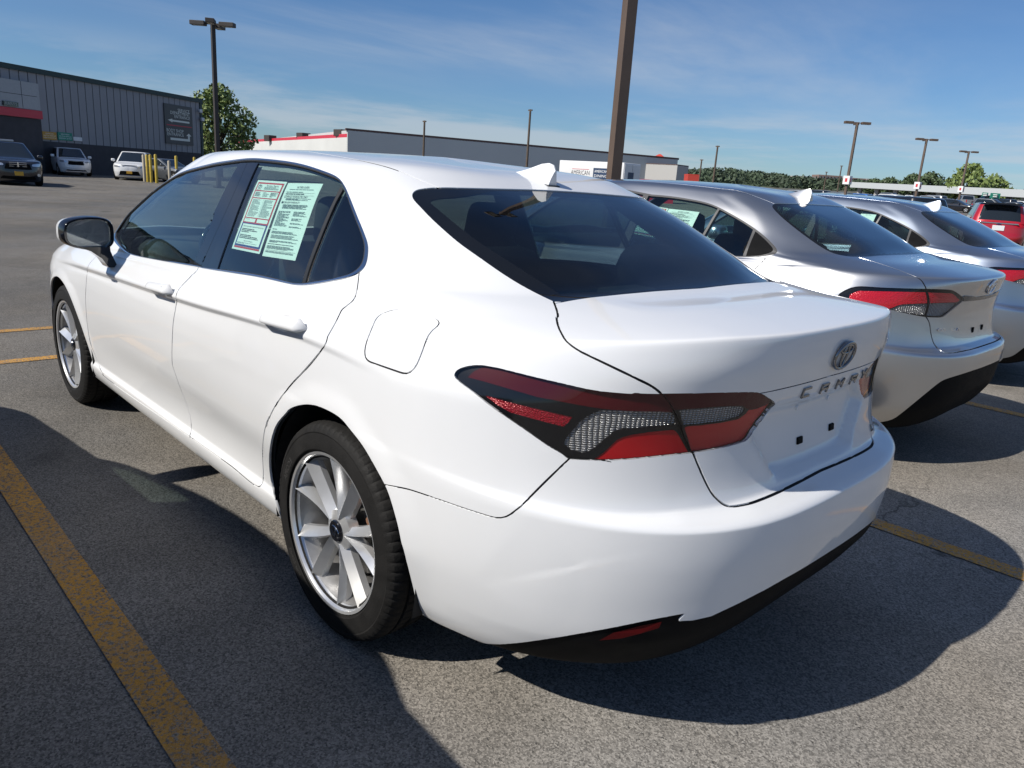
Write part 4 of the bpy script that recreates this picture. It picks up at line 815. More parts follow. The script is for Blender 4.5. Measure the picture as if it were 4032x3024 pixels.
    row([1.28,1.33,1.374,1.387,1.374,1.347], [.57,.595,.616,.628,.612,.59], (1.60, .40), (1.85, 1.372), (.035, 1.350), xk=G, rnm=(2.0,4.0), fnm=(2.0,4.0))   # 19 window top / header
    row([1.33,1.37,1.405,1.417,1.403,1.38], [.53,.545,.558,.565,.552,.53], (1.50, .44), (1.72, 1.402), (.13, 1.380), xk=G, rnm=(2.0,4.0), fnm=(2.0,4.0))   # 20 roof edge
    row([1.41,1.41,1.427,1.436,1.424,1.40], [.30,.30,.30,.30,.29,.28], (1.38, .60), (1.50, 1.428), (.42, 1.414), xk=G, rnm=(2.0,3.0), fnm=(2.0,3.0))   # 21
    row([1.44,1.44,1.442,1.445,1.437,1.43], 0.0, (1.25, .68), (1.30, 1.441), (.60, 1.432), xk=G)   # 22 spine
    return R
# curves read off the photograph (pixels of the 4032 x 3024 picture)
z1 = zoom(800, 550); z2 = zoom(800, 1100); z3 = zoom(100, 800); z4 = zoom(100, 1200); z5 = zoom(1000, 1600); z6 = zoom(1000, 2100); z8 = zoom(1400, 1100)
z9 = zoom(1750, 1350); za = zoom(2400, 1400); zb = zoom(2900, 1150); zg = zoom(1600, 650); zh = zoom(2300, 700)
z7 = zoom(1600, 2100, 1200/2212); zc = zoom(2800, 1700, 1200/2212); zr = zoom(1700, 1150, 1900/2212); zq = zoom(150, 550, 1400/2212); zk = zoom(0, 200, 1100/2212)
FT = {}
FT['dlo'] = (z3([(962, 395), (990, 440), (1050, 500), (1130, 552), (1300, 592), (1500, 627), (1700, 660), (1885, 692)])
    + z1([(0, 1398), (300, 1445), (600, 1495), (850, 1548), (960, 1572), (1050, 1582), (1160, 1577), (1300, 1557), (1500, 1520), (1640, 1480), (1720, 1430), (1775, 1350), (1797, 1240), (1797, 1150), (1775, 1065), (1730, 950), (1680, 830), (1620, 680), (1560, 540), (1520, 470), (1475, 420), (1400, 378), (1300, 340), (1150, 290), (950, 245), (750, 220), (520, 206), (350, 222), (150, 252), (0, 287)])
    + zk([(1450, 960), (1330, 1030), (1200, 1125), (1080, 1225), (1000, 1300), (950, 1360), (920, 1410)]))
FT['pillar_front'] = z1([(392, 255), (300, 420), (200, 620), (100, 830), (10, 1020)]) + z3([(2060, 110), (1990, 300), (1920, 460), (1850, 610), (1815, 700)])
FT['pillar_rear'] = z1([(600, 250), (540, 370), (460, 560), (370, 790), (280, 1040), (200, 1260), (150, 1420)])
FT['pillar_seam'] = z1([(497, 215), (455, 310), (380, 480), (270, 730), (150, 990), (60, 1190), (0, 1340)]) + z3([(1960, 540), (1915, 680)])
FT['bar'] = z1([(1500, 545), (1420, 700), (1320, 930), (1220, 1180), (1140, 1400), (1095, 1560)])
FT['door_front'] = z3([(958, 405), (880, 470), (790, 560), (705, 650), (675, 730), (668, 800), (660, 900), (655, 1050), (660, 1150), (675, 1320), (695, 1430), (730, 1570)]) + z4([(765, 560), (800, 660), (845, 760)])
FT['door_mid'] = z3([(1885, 690), (1862, 738), (1800, 800), (1720, 880), (1662, 950), (1642, 1010), (1646, 1070), (1638, 1130), (1615, 1260), (1602, 1400), (1596, 1600)]) + z4([(1596, 560), (1600, 650), (1620, 720), (1680, 890), (1740, 1040), (1785, 1180), (1805, 1290), (1803, 1370), (1788, 1432)])
FT['door_rear'] = z1([(1697, 1455)]) + z2([(1690, 0), (1680, 80), (1660, 170), (1620, 240), (1560, 290), (1510, 332), (1480, 390), (1440, 470), (1390, 560), (1352, 628), (1343, 680), (1310, 740), (1250, 820), (1150, 940), (1050, 1045), (950, 1155), (860, 1280), (790, 1390), (740, 1490), (705, 1590)]) + z5([(175, 110), (150, 170), (120, 290), (107, 420), (101, 560), (105, 700), (100, 800), (85, 850), (60, 873), (0, 855)])
FT['door_bottom'] = z5([(30, 868), (0, 855)]) + z4([(2212, 1735), (2000, 1585), (1785, 1432), (1400, 1168), (1100, 962), (940, 845), (845, 768)])
FT['fuel'] = z8([(480, 325), (560, 335), (700, 370), (830, 410), (885, 437), (908, 470), (890, 510), (830, 562), (790, 620), (760, 690), (720, 800), (680, 900), (640, 970), (590, 1013), (550, 1025), (500, 1018), (330, 960), (160, 900), (120, 870), (103, 830), (105, 740), (130, 650), (170, 550), (210, 455), (250, 402), (310, 365), (400, 336)])
FT['arch'] = z5([(312, 1262), (262, 1120), (228, 1000), (202, 850), (187, 700), (190, 550), (207, 400), (242, 260), (300, 150), (380, 60)]) + z2([(950, 1420), (1020, 1380), (1100, 1360), (1180, 1355), (1270, 1370), (1370, 1410), (1480, 1470), (1570, 1548)]) + z5([(1070, 232), (1180, 370), (1290, 540), (1380, 700), (1450, 830), (1505, 960), (1560, 1140), (1600, 1290), (1640, 1480)]) + z6([(1660, 160), (1700, 350), (1740, 550), (1765, 700), (1772, 850)])
FT['tail'] = z9([(105, 350), (122, 310), (170, 277), (250, 252), (330, 241), (430, 244), (600, 275), (800, 325), (1000, 375), (1250, 432), (1500, 490), (1700, 525), (1900, 545), (2100, 556)]) + za([(250, 405), (450, 416), (580, 414), (900, 410), (1200, 403), (1500, 397), (1600, 400), (1650, 412), (1720, 452), (1805, 530), (1760, 600), (1680, 700), (1600, 800), (1500, 918), (1450, 945), (1250, 1000), (1100, 1030), (935, 1056), (895, 1062), (600, 1095), (300, 1125)]) + z9([(1800, 1281), (1650, 1282), (1450, 1272), (1350, 1262), (1280, 1212), (1100, 1105), (900, 965), (700, 828), (500, 688), (300, 528), (180, 440), (115, 380)])
FT['tail_split'] = za([(560, 395), (620, 470), (690, 570), (745, 680), (785, 765), (800, 850), (850, 950), (905, 1075)])
FT['tail_red_top'] = z9([(232, 368), (300, 300), (440, 236), (600, 245), (800, 295), (1000, 345), (1250, 402), (1500, 460), (1700, 495), (1900, 515), (2100, 526)]) + za([(250, 375), (450, 386), (580, 382), (900, 380), (1200, 373), (1500, 367), (1600, 370), (1660, 384), (1740, 430), (1800, 490), (1740, 560), (1640, 592), (1540, 602), (1480, 562), (1250, 570), (1000, 590), (745, 607), (700, 632), (300, 622), (0, 602)]) + z9([(2000, 752), (1750, 732), (1550, 702), (1400, 672), (1200, 632), (1000, 592), (800, 532), (600, 472), (400, 412)])
FT['tail_clear'] = z9([(1720, 742), (1600, 788), (1490, 860), (1400, 960), (1320, 1050), (1290, 1110), (1380, 1180), (1500, 1212), (1570, 1200), (1650, 1150), (1750, 1062), (1880, 975), (2000, 932)]) + za([(0, 862), (150, 822), (400, 800), (748, 770), (740, 690), (695, 634), (300, 624), (0, 604)]) + z9([(2000, 756)])
FT['tail_red_low'] = z9([(1600, 1300), (1730, 1215), (1850, 1105), (1980, 1022)]) + za([(0, 985), (110, 920), (250, 880), (450, 850), (720, 826), (770, 862), (900, 1080), (600, 1125), (300, 1155)]) + z9([(1800, 1312)])
FT['tail_eye'] = za([(785, 612), (1000, 600), (1250, 580), (1460, 572), (1512, 590), (1500, 640), (1430, 696), (1250, 738), (1000, 768), (835, 780), (805, 690)])
FT['tail_red_in'] = za([(835, 790), (1000, 780), (1250, 750), (1440, 710), (1520, 650), (1550, 610), (1640, 597), (1830, 515), (1785, 610), (1705, 715), (1625, 815), (1520, 940), (1450, 975), (1250, 1030), (1100, 1060), (930, 1085), (880, 910)])
FT['tail_prism'] = z9([(400, 560), (600, 622), (900, 702), (1150, 765), (1400, 822), (1300, 930), (1100, 880), (850, 812), (700, 770), (560, 690)])
FT['trunk_side'] = zg([(1605, 1488), (1632, 1560), (1652, 1655)]) + zr([(572, 110), (590, 180), (622, 230), (700, 282), (800, 330), (900, 378), (990, 422), (1040, 455), (1062, 490)])
FT['trunk_low'] = za([(900, 1040), (915, 1070), (960, 1180), (1030, 1340), (1100, 1475), (1190, 1580), (1280, 1636), (1400, 1635)]) + zr([(1480, 962), (1600, 912), (1700, 862), (1800, 808)])
FT['bumper_seam'] = z5([(1455, 845), (1690, 905), (2000, 1010), (2212, 1085)]) + zr([(150, 992), (270, 1030), (320, 1035), (362, 1018), (420, 970), (520, 870), (635, 760)])
FT['black_edge'] = z7([(60, 585), (200, 642), (400, 730), (540, 790), (620, 803), (700, 804), (900, 784), (1200, 737), (1500, 683), (1800, 622), (2030, 580)])
FT['black_edge2'] = z7([(2030, 580), (1973, 637), (2080, 632), (2212, 602)]) + zc([(200, 1245), (400, 1142), (600, 1028)])
FT['glass'] = zg([(1607, 1487), (1400, 1388), (1200, 1278), (1000, 1150), (800, 1010), (600, 868), (400, 700), (250, 560), (150, 455), (85, 385), (62, 330), (80, 290), (140, 262), (230, 248), (360, 242), (500, 243), (900, 252), (1400, 265), (1560, 272)])
FT['ditch'] = zg([(345, 243), (150, 162), (0, 97)]) + z1([(2100, 330), (2000, 297), (1880, 265), (1750, 235), (1600, 205), (1400, 170), (1150, 130)])
FT['c_crease'] = zr([(640, 770), (520, 930), (400, 1080), (300, 1190), (235, 1270), (222, 1300), (240, 1340), (300, 1390), (400, 1440), (520, 1475), (640, 1495)])
FT['tail_ledge_top'] = zb([(240, 1108), (550, 1042), (900, 950), (1040, 905)])
FT['tail_ledge_low'] = zb([(420, 1228), (700, 1162), (1000, 1080), (1100, 1045)])
FT['plate'] = za([(1520, 880), (1640, 1060), (1740, 1230), (1800, 1318), (1860, 1322)]) + zc([(600, 300), (700, 258), (800, 215)])
def sculpt(b, sh, uvpoly, depth, width, closed=True):
    """push the surface in (negative) or out along its normal inside a closed curve, easing over width"""
    d = sdf(b.UV, uvpoly, reach=max(.12, width*1.5)); w = smooth01(0.5 - d/width); b.V += b.N*(depth*w)[:, None]
def renormal(b):
    b.P = b.V.reshape(b.P.shape); V, F = b.V, b.F
    fn = np.cross(V[F[:, 1]]-V[F[:, 0]], V[F[:, 2]]-V[F[:, 0]]); N = np.zeros_like(V)
    for k in range(3): np.add.at(N, F[:, k], fn)
    N[np.abs(V[:, 1]) < 1e-6, 1] = 0; b.N = N/np.maximum(np.linalg.norm(N, axis=1, keepdims=True), 1e-12)
def close_mid(sh, line, extra=0.2):
    """lengthen a curve that ends on the centre line past it"""
    return np.concatenate([line, [[sh.UV[:, 0].max()+extra, line[-1][1]]]])
L = dict(paint=0, gap=1, hole=2, chrome=3, pillar=4, glass_f=5, glass_r=6, glass_q=7, seal=8, rearglass=9, frit=10, windscreen=11, tail_o=12, tail_i=13, black=14, headlamp=15, grille=16, pgap=17)
def camry():
    b = Body(camry_rows(), step=0.0125); b.smooth(1); b.finish()
    sh = Shell(b); UMAX = b.UV[:, 0].max()
    C = {k: sh.px(v, closed=k in ('dlo', 'fuel', 'tail', 'tail_red_top', 'tail_clear', 'tail_red_low', 'tail_eye', 'tail_red_in', 'tail_prism'), sharp=k in ('black_edge2', 'tail_eye', 'tail_red_in', 'tail_red_low', 'tail_prism', 'tail_red_top', 'tail_clear')) for k, v in FT.items()}
    # sculpting: corner scoop of the bumper, number-plate recess, door-handle cups, wheel-arch flares
    cc = C['c_crease']; top = sh.near([(-.87, .7, .80)])[0]
    scoop = np.concatenate([cc, [[UMAX+.1, cc[-1][1]]], [[UMAX+.1, cc[0][1]]]])
    arch_f = sh.near([(2.824+.372*math.cos(a), .9, .335+.375*math.sin(a)) for a in np.linspace(-.25, math.pi+.25, 60)])
    arch_r = C['arch']
    for a in (arch_r, arch_f):
        poly = np.concatenate([a, [[a[-1][0], -.05], [a[0][0], -.05]]]); dd = sdf(b.UV, poly, .2)
        w = smooth01(1-np.clip(dd, 0, .2)/.085)*np.clip((b.V[:, 2]-.25)/.2, 0, 1); b.V[:, 1] += .009*w*(b.V[:, 1] > .6)
    d = np.maximum(0, -sdf(b.UV, scoop, .6)); near_t = np.zeros(len(b.UV)); best = np.full(len(b.UV), 9.0)
    for i_, q in enumerate(cc): dq = np.hypot(*(b.UV-q).T); up_ = dq < best; best = np.where(up_, dq, best); near_t = np.where(up_, i_/(len(cc)-1), near_t)
    w = (1-np.exp(-d/.055))*smooth01((near_t-.10)/.35)*smooth01((1.02-near_t)/.45)*smooth01(1-(b.UV[:, 0]-cc[:, 0].min())/.55); b.V -= b.N*(.0025*w)[:, None]
    pl = C['plate']; lg = C['tail_ledge_low']; plate = np.concatenate([pl, [[UMAX+.1, pl[-1][1]]], [[UMAX+.1, lg[-1][1]]], lg[::-1]])
    d = sdf(b.UV, plate, .2); b.V -= b.N*(.026*smooth01(-d/.020))[:, None]
    for cpx in ((1112, 1266), (640, 1140)):
        c = sh.px([cpx, (cpx[0]+1, cpx[1])], sharp=True)[0]; r = np.hypot((b.UV[:, 0]-c[0])/.055, (b.UV[:, 1]-c[1])/.042); b.V -= b.N*(.016*smooth01(1.25-r))[:, None]
    renormal(b); sh.V, sh.N = b.V.copy(), b.N.copy(); sh.bV = sh.V; sh.tree = BVHTree.FromPolygons([Vector(v) for v in sh.V.tolist()], sh.F.tolist())
    # ---- cuts (finer faces along the visible edges first)
    loop = lambda c: np.concatenate([c, c[:1]])
    sh.refine_near([loop(C['tail']), C['black_edge'], C['black_edge2'], C['glass'], loop(C['dlo']), C['trunk_low'], C['trunk_side'], arch_r], .022)
    sh.refine_near([loop(C['tail']), C['black_edge'], C['black_edge2']], .014)
    lab = sh.lab
    for a in (arch_r, arch_f): sh.region(np.concatenate([a, [[a[-1][0], -.2], [a[0][0], -.2]]]), L['hole'])
    P0 = [L['paint']]
    bl = np.concatenate([C['black_edge'], C['black_edge2']]); blp = np.concatenate([[[bl[0][0]-.02, bl[0][1]]], bl, [[UMAX+.2, bl[-1][1]], [UMAX+.2, -.3], [bl[0][0]-.02, -.3]]])
    sh.region(blp, L['black'], within=P0)
    gl = C['glass']; ws_low = sh.near([(2.30, .745, 1.02), (2.42, .6, .99), (2.56, .3, .985), (2.60, 0, .985)]); ws_hi = sh.near([(1.84, 0, 1.375), (1.80, .3, 1.37), (1.72, .48, 1.36), (1.68, .545, 1.35), (1.95, .60, 1.235), (2.17, .68, 1.11), (2.30, .745, 1.02)])
    glp = np.concatenate([gl, [[UMAX+.2, gl[-1][1]]], [[UMAX+.2, gl[0][1]-.004]]])
    # rear glass base reaches the centre line
    base = sh.near([(-.545, .585, 1.09), (-.565, .3, 1.094), (-.575, 0, 1.096)]); glp = np.concatenate([gl, [[UMAX+.2, gl[-1][1]]], [[UMAX+.2, base[-1][1]]], base[::-1][:-1]])
    sh.region(glp, L['frit'], within=P0)
    g_in = sdf(sh.UV, glp)
    wsp = np.concatenate([ws_low[:-1], [[-.2, ws_low[-1][1]]], [[-.2, ws_hi[0][1]]], ws_hi[1:-1]]); sh.region(wsp, L['windscreen'], within=P0)
    dl = C['dlo']; sh.region(dl, L['chrome'], within=P0); sh.region(dl, L['glass_r'], off=.017, within=[L['chrome']])
    pf, pr_ = C['pillar_front'], C['pillar_rear']; pp = np.concatenate([pf, pr_[::-1]]); sh.region(pp, L['pillar'], within=[L['glass_r']])
    sh.band(C['bar'], L['seal'], half=.013, within=[L['glass_r']])
    G = np.where(sh.lab == L['glass_r'])[0]; sd_ = sdf(sh.UV, dl)+.017
    neg = sh.split(-(sd_+.009) if len(sd_) == len(sh.UV) else -(sdf(sh.UV, dl)+.026), np.isin(sh.lab, [L['glass_r']])); sh.lab[neg & (sh.lab == L['glass_r'])] = L['seal']
    cuv = sh.UV[sh.F].mean(1); ln_ = C['bar']; e_ = ln_[-1]-ln_[0]; sh.lab[inside(cuv, np.array([ln_[0]-e_*.5, ln_[-1]+e_*.5, ln_[-1]+e_*.5+[.9, 0], ln_[0]-e_*.5+[.9, 0]])) & (sh.lab == L['glass_r'])] = L['glass_q']
    ln_ = C['pillar_rear']; e_ = ln_[-1]-ln_[0]; sh.lab[inside(cuv, np.array([ln_[0]-e_*.5, ln_[-1]+e_*.5, ln_[-1]+e_*.5-[2.2, 0], ln_[0]-e_*.5-[2.2, 0]])) & (sh.lab == L['glass_r'])] = L['glass_f']
    sh.band(C['pillar_seam'], L['pgap'], half=.002, within=[L['pillar'], L['chrome']])
    # rear glass: ceramic border wide at the sides
    din = sdf(sh.UV, glp, .3); yy = sh.V[:, 1]; wid = .018+.055*smooth01((yy-.30)/.22)
    neg = sh.split(din+wid, sh.lab == L['frit']); sh.lab[neg & (sh.lab == L['frit'])] = L['rearglass']
    # lamps
    tl = C['tail']; sh.region(tl, L['tail_o'], within=P0)
    sp = C['tail_split']; side = np.concatenate([sp, [[UMAX+.1, sp[-1][1]-.1], [UMAX+.1, sp[0][1]+.1]]]); sh.region(side, L['tail_i'], within=[L['tail_o']])
    hl = sh.near([(3.05, .86, .70), (3.35, .78, .73), (3.62, .52, .70), (3.70, .36, .66), (3.66, .50, .62), (3.50, .70, .62), (3.28, .82, .63)], closed=True); sh.region(hl, L['headlamp'], within=P0)
    gr = sh.near([(3.66, .60, .22), (3.74, .40, .40), (3.76, .2, .43), (3.76, 0, .43)]); grp = np.concatenate([gr, [[-.2, gr[-1][1]], [-.2, gr[0][1]-.02]]]); sh.region(grp, L['grille'], within=P0)
    # panel gaps
    gp = .0031
    db = C['door_bottom']; dfr = C['door_front']; drr = C['door_rear']
    for ln in (dfr, C['door_mid'], drr, np.concatenate([drr[-3:], db]) if False else db, np.concatenate([db[-4:], dfr[-2:]])): sh.band(ln, L['gap'], half=gp, within=P0)
    fu = C['fuel']; sh.band(np.concatenate([fu, fu[:5]]), L['gap'], half=.0026, within=P0, ext=.004)
    sh.band(C['trunk_side'], L['gap'], half=.0030, within=P0); sh.band(close_mid(sh, C['trunk_low']), L['gap'], half=.0034, within=P0)
    gbase = close_mid(sh, base); sh.band(gbase, L['gap'], half=.003, within=P0)
    sh.band(C['bumper_seam'], L['gap'], half=.0022, within=P0); sh.band(sh.near([tuple(sh.V[sh.F[sh.face_at((-.87, .73, .80), sh.lab == L['paint'])]].mean(0)), (-.80, .78, .80)]), L['gap'], half=.0012, within=P0)
    sh.band(close_mid(sh, C['tail_ledge_top']), L['gap'], half=.0016, within=P0)
    dt = C['ditch']; dt = np.concatenate([dt, sh.near([(1.15, .555, 1.412), (1.4, .552, 1.397), (1.58, .545, 1.37), (1.70, .54, 1.350)])]); sh.band(dt, L['gap'], half=.0045, within=P0)
    hood = sh.near([(2.29, .742, 1.02), (2.34, .80, .96), (2.42, .825, .915), (2.7, .815, .90), (3.05, .80, .865), (3.35, .70, .80), (3.60, .45, .74), (3.66, .2, .735), (3.67, 0, .735)]); hood = np.concatenate([hood, [[-.2, hood[-1][1]]]]); sh.band(hood, L['gap'], half=.002, within=P0)
    fb = sh.near([(3.19, .90, .55), (3.25, .87, .64)]); sh.band(fb, L['gap'], half=.0015, within=P0)
    # doors and fuel flap: faces inside their closed outlines
    cuv = sh.UV[sh.F].mean(1); mid, fu_ = C['door_mid'], C['fuel']; k = np.argmin(np.abs(db[:, 0]-mid[-1][0]))
    top = lambda p: [[p[0], p[1]+.06]]
    sh.front_poly = np.concatenate([dfr, db[k:][::-1], mid[::-1], top(mid[0]), top(dfr[0])]); sh.rear_poly = np.concatenate([mid, db[:k+1][::-1], drr[::-1], top(drr[0]), top(mid[0])])
    sh.part_mask = {n: inside(cuv, p) & (sh.lab == 0) for n, p in (('front_door', sh.front_poly), ('rear_door', sh.rear_poly), ('fuel_door', fu_))}
    return b, sh, C, glp
def surf(sh):
    """ray and nearest-point helpers on a shell, mirrored on the right-hand half"""
    def px(x, y, push=0.0):
        o, d = pix_ray(x, y); Mi = np.linalg.inv(sh.M); o = (Mi @ np.append(o, 1))[:3]; d = Mi[:3, :3] @ d
        best = None
        for sgn in (1, -1):
            k = np.array([1, sgn, 1.0]); loc, nor, fi, dist = sh.tree.ray_cast(Vector(o*k), Vector(d*k))
            if loc is not None and (best is None or dist < best[2]): best = (np.array(loc)*k, np.array(nor)*k, dist)
        if best is None: return None, None
        n = best[1]/np.linalg.norm(best[1]); n = n if n@d < 0 else -n
        return best[0]+n*push, n
    return px
def toyota_emblem(name, parent, c, n, w, mat):
    n = n/np.linalg.norm(n); r = np.cross((0, 0, 1.0), n); r /= np.linalg.norm(r); u = np.cross(n, r); e = MB(); k = w/2
    for a, b, cx, cz, rad in ((1, .68, 0, 0, .09), (.24, .60, 0, .02, .065), (.62, .21, 0, .34, .065)):
        e.tube([c+r*(cx+x)*k+u*(cz+z)*k+n*.004 for x, z in ellipse(44, a, b)], rad*k, 8, closed=True, up=n, flat=(1, 1.0))
    return e.build(name, mat, parent, smooth=60)
def sweep_handle(name, parent, A, B, n, hgt, out, mat, up=(0, 0, 1.0)):
    A, B = np.array(A), np.array(B); L_ = np.linalg.norm(B-A); t = (B-A)/L_; u = np.cross(n, t); u /= np.linalg.norm(u); rings = []
    for f in np.linspace(0, 1, 17):
        e = min(1.0, (f/.16)**.5, ((1-f)/.05)**.5); e = max(e, .22)
        hh = hgt*(.74+.26*f)*e; lift = out*min(1.0, (f/.14)**.7, ((1-f)/.07)**.6); th = .0095*max(e, .4)
        c = A+t*L_*f+n*(lift*.62)
        rings.append([c+u*x*hh+n*y*th for x, y in ellipse(14, .5, 1.0, 2.6)])
    return MB().loft(rings).build(name, mat, parent, smooth=60)
def build_sedan_common(sh, root, paint, parts):
    pass
CAMRY_WHEEL = [None]
def camry_assemble():
    b, sh, C, glp = camry(); root = empty('white_sedan'); px = surf(sh); lab = sh.lab
    tag(root, 'glossy white four-door sedan with dark red tail lamps and papers in its rear door window', 'car')
    W_ = M['white']; comp = sh.components(lab == 0); used = np.zeros(len(sh.F), bool)
    def take(p): m = comp == comp[sh.face_at(p, comp >= 0)]; return m
    probes = dict(front_door=(1.6, .9, .6), rear_door=(.75, .9, .6), fuel_door=(-.28, .875, .975), trunk_lid=(-.9, .3, 1.08), trunk_panel=(-.98, .15, .78), roof=(1.0, .1, 1.44), bonnet=(2.9, .2, .92), rear_bumper=(-1.05, .4, .55))
    Fm = {k: take(v) for k, v in probes.items()}; Fm.update(sh.part_mask)
    for k in ('roof', 'bonnet', 'trunk_lid', 'trunk_panel', 'rear_bumper'): Fm[k] &= ~(Fm['front_door'] | Fm['rear_door'] | Fm['fuel_door'])
    trunk = Fm['trunk_lid'] | Fm['trunk_panel']; doors = {}
    body = lab == 0
    for k, m in Fm.items(): body &= ~m
    panel(sh, 'body', body, W_, root, mirror='both')
    panel(sh, 'roof', Fm['roof'], W_, root, mirror='both'); panel(sh, 'bonnet', Fm['bonnet'], W_, root, mirror='both')
    tk = panel(sh, 'trunk_lid', trunk, W_, root, mirror='both')
    bp = panel(sh, 'rear_bumper', Fm['rear_bumper'] & ~trunk, W_, root, mirror='both')
    panel(sh, 'fuel_door', Fm['fuel_door'], W_, root)
    for nm, g in (('front_door', 'glass_f'), ('rear_door', 'glass_r')):
        for mir in (None, True):
            d = panel(sh, 'door', Fm[nm], W_, root, mirror=mir); doors[(nm, mir)] = d
            panel(sh, 'window_pane', lab == L[g], M['glass_side'], d, mirror=mir, push=-.004, rim=0)
    panel(sh, 'valance', lab == L['black'], M['black_plastic'], bp, mirror='both', push=-.004, rim=.02)
    for mir in (None, True):
        panel(sh, 'quarter_window', lab == L['glass_q'], M['glass_side'], root, mirror=mir, push=-.004, rim=0)
        panel(sh, 'window_trim', lab == L['chrome'], M['trim_chrome'], root, mirror=mir, push=.003, rim=.008, bend=lambda u, N: (lambda q: q/np.linalg.norm(q, axis=1, keepdims=True))(N+np.array([0, 0, .35])))
        panel(sh, 'pillar_cover', lab == L['pillar'], M['gloss_black'], root, mirror=mir, push=.0, rim=.008)
        panel(sh, 'window_seal', lab == L['seal'], M['rubber'], root, mirror=mir, push=.0005, rim=.008)
        panel(sh, 'headlight', lab == L['headlamp'], M['reflector'], root, mirror=mir, rim=0)
    rw = panel(sh, 'rear_window', lab == L['rearglass'], M['glass_rear'], root, mirror='both', push=-.003, rim=0)
    panel(sh, 'ceramic_border', lab == L['frit'], M['frit'], rw, mirror='both', push=-.003, rim=.004)
    panel(sh, 'windscreen', lab == L['windscreen'], M['glass_clear'], root, mirror='both', push=-.003, rim=0)
    panel(sh, 'grille', lab == L['grille'], M['black_plastic'], root, mirror='both', push=-.01, rim=0)
    # seams: rubber strips just under the gaps, dark to stand for the shade inside
    gm = np.isin(lab, (L['gap'], L['pgap'])); panel(sh, 'panel_seam', gm, M['gap'], root, mirror='both', push=-.005, rim=-.004)
    # cabin lining
    cz = sh.V[sh.F][:, :, 2].mean(1); cx = sh.V[sh.F][:, :, 0].mean(1)
    ln = np.isin(lab, (0, L['gap'], L['pillar'], L['seal'], L['chrome'])) & (cz > .30) & (cx > -.62) & (cx < 2.45)
    panel(sh, 'cabin_lining', ln & (cz < 1.30), M['liner'], root, mirror='both', push=-.022, rim=0, flip=True)
    panel(sh, 'headliner', ln & (cz >= 1.30), M['headliner'], root, mirror='both', push=-.022, rim=0, flip=True)
    # tail lamps
    for mir in (None, True):
        for which, lb in (('outer', 'tail_o'), ('inner', 'tail_i')):
            m0 = lab == L[lb]
            lamp = panel(sh, 'taillight', m0, M['lens'], root, mirror=mir, push=-.001, rim=0)
            s2 = Shell.__new__(Shell); f = np.where(m0)[0]; u, inv = np.unique(sh.F[f], return_inverse=True)
            s2.V, s2.N, s2.UV, s2.F = sh.V[u].copy(), sh.N[u].copy(), sh.UV[u].copy(), inv.reshape(-1, 3); s2.lab = np.zeros(len(s2.F), int)
            s2.refine(np.ones(len(s2.F), bool))
            if which == 'outer':
                for i, k in enumerate(('tail_red_top', 'tail_clear', 'tail_red_low', 'tail_prism'), 1): s2.region(C[k], i, within=[0])
                mats = {1: ('red_light_band', 'red_dark', -.009), 2: ('reversing_reflector', 'reflector', -.014), 3: ('brake_light', 'red_bright', -.012), 4: ('side_reflector', 'red_prism', -.012)}
            else:
                for i, k in enumerate(('tail_eye', 'tail_red_in', 'tail_red_top'), 1): s2.region(C[k], i, within=[0])
                mats = {1: ('reversing_reflector', 'reflector', -.014), 2: ('brake_light', 'red_ribbed', -.012), 3: ('red_light_band', 'red_dark', -.009)}
            # bezel over the whole lamp, then the coloured pieces at their own depths
            panel(s2, 'lamp_bezel', s2.lab == 0, M['lamp_black'], lamp, mirror=mir, push=-.010, rim=.024)
            for i, (n_, mt, dp) in mats.items(): panel(s2, n_, s2.lab == i, M[mt], lamp, mirror=mir, push=dp, rim=.006)
            panel(sh, 'lamp_housing', m0, M['lamp_black'], lamp, mirror=mir, push=-.036, rim=-.036)
    # door handles
    for (nm, fp, rp) in (('rear_door', (1037, 1259), (1208, 1296)), ('front_door', (590, 1134), (682, 1155))):
        A, n1 = px(*fp); B, n2 = px(*rp); n = (n1+n2)/2; n /= np.linalg.norm(n)
        for mir in (None, True):
            k = np.array([1, -1, 1.0]) if mir else np.ones(3)
            sweep_handle('door_handle', doors[(nm, mir)], A*k+n*k*.004, B*k+n*k*.004, n*k, .043, .032, W_)
            if nm == 'front_door' and not mir:
                c = A+(B-A)*.80+n*.028; MB().lathe([(.0, .004), (.006, .003), (.007, .0)], 14, c=(0, 0, 0)).build('key_cylinder', M['dark_chrome'], doors[(nm, mir)], smooth=40, loc=c)
    # mirrors
    for sgn in (1, -1):
        K = np.array([1, sgn, 1.0]); c0 = np.array([1.935, .978, 1.022]); rings = []
        ax = np.array([-1.0, -.10, -.02]); ax /= np.linalg.norm(ax); rt = np.array([-.10, 1.0, 0]); rt -= ax*(rt@ax); rt /= np.linalg.norm(rt); up = np.cross(ax, rt)*-1
        up = up if up[2] > 0 else -up
        def ring(d, s_, oy=0, oz=0):
            out = []
            for x, z in ellipse(32, .105, .073, 3.4):
                zz = z*(1-.28*max(0, x/.105)) if z < 0 else z*(1-.14*max(0, x/.105)); out.append(tuple((c0+ax*d+rt*(x*s_+oy)+up*(zz*s_+oz))*K))
            return out
        hs = MB().loft([ring(.0, 1.0), ring(-.03, 1.01), ring(-.07, .97, .004), ring(-.11, .84, -.004), ring(-.14, .56, -.015), ring(-.15, .2, -.02)]).build('mirror_housing', W_, root, smooth=60)
        MB().loft([ring(-.045, 1.018), ring(.004, 1.010), ring(.012, .97), ring(.012, .88), ring(-.002, .86)], caps=False).build('mirror_bezel', M['gloss_black'], hs, smooth=40)
        MB().loft([ring(-.001, .87), ring(.0, .87)]).build('mirror_glass', M['mirror'], hs)
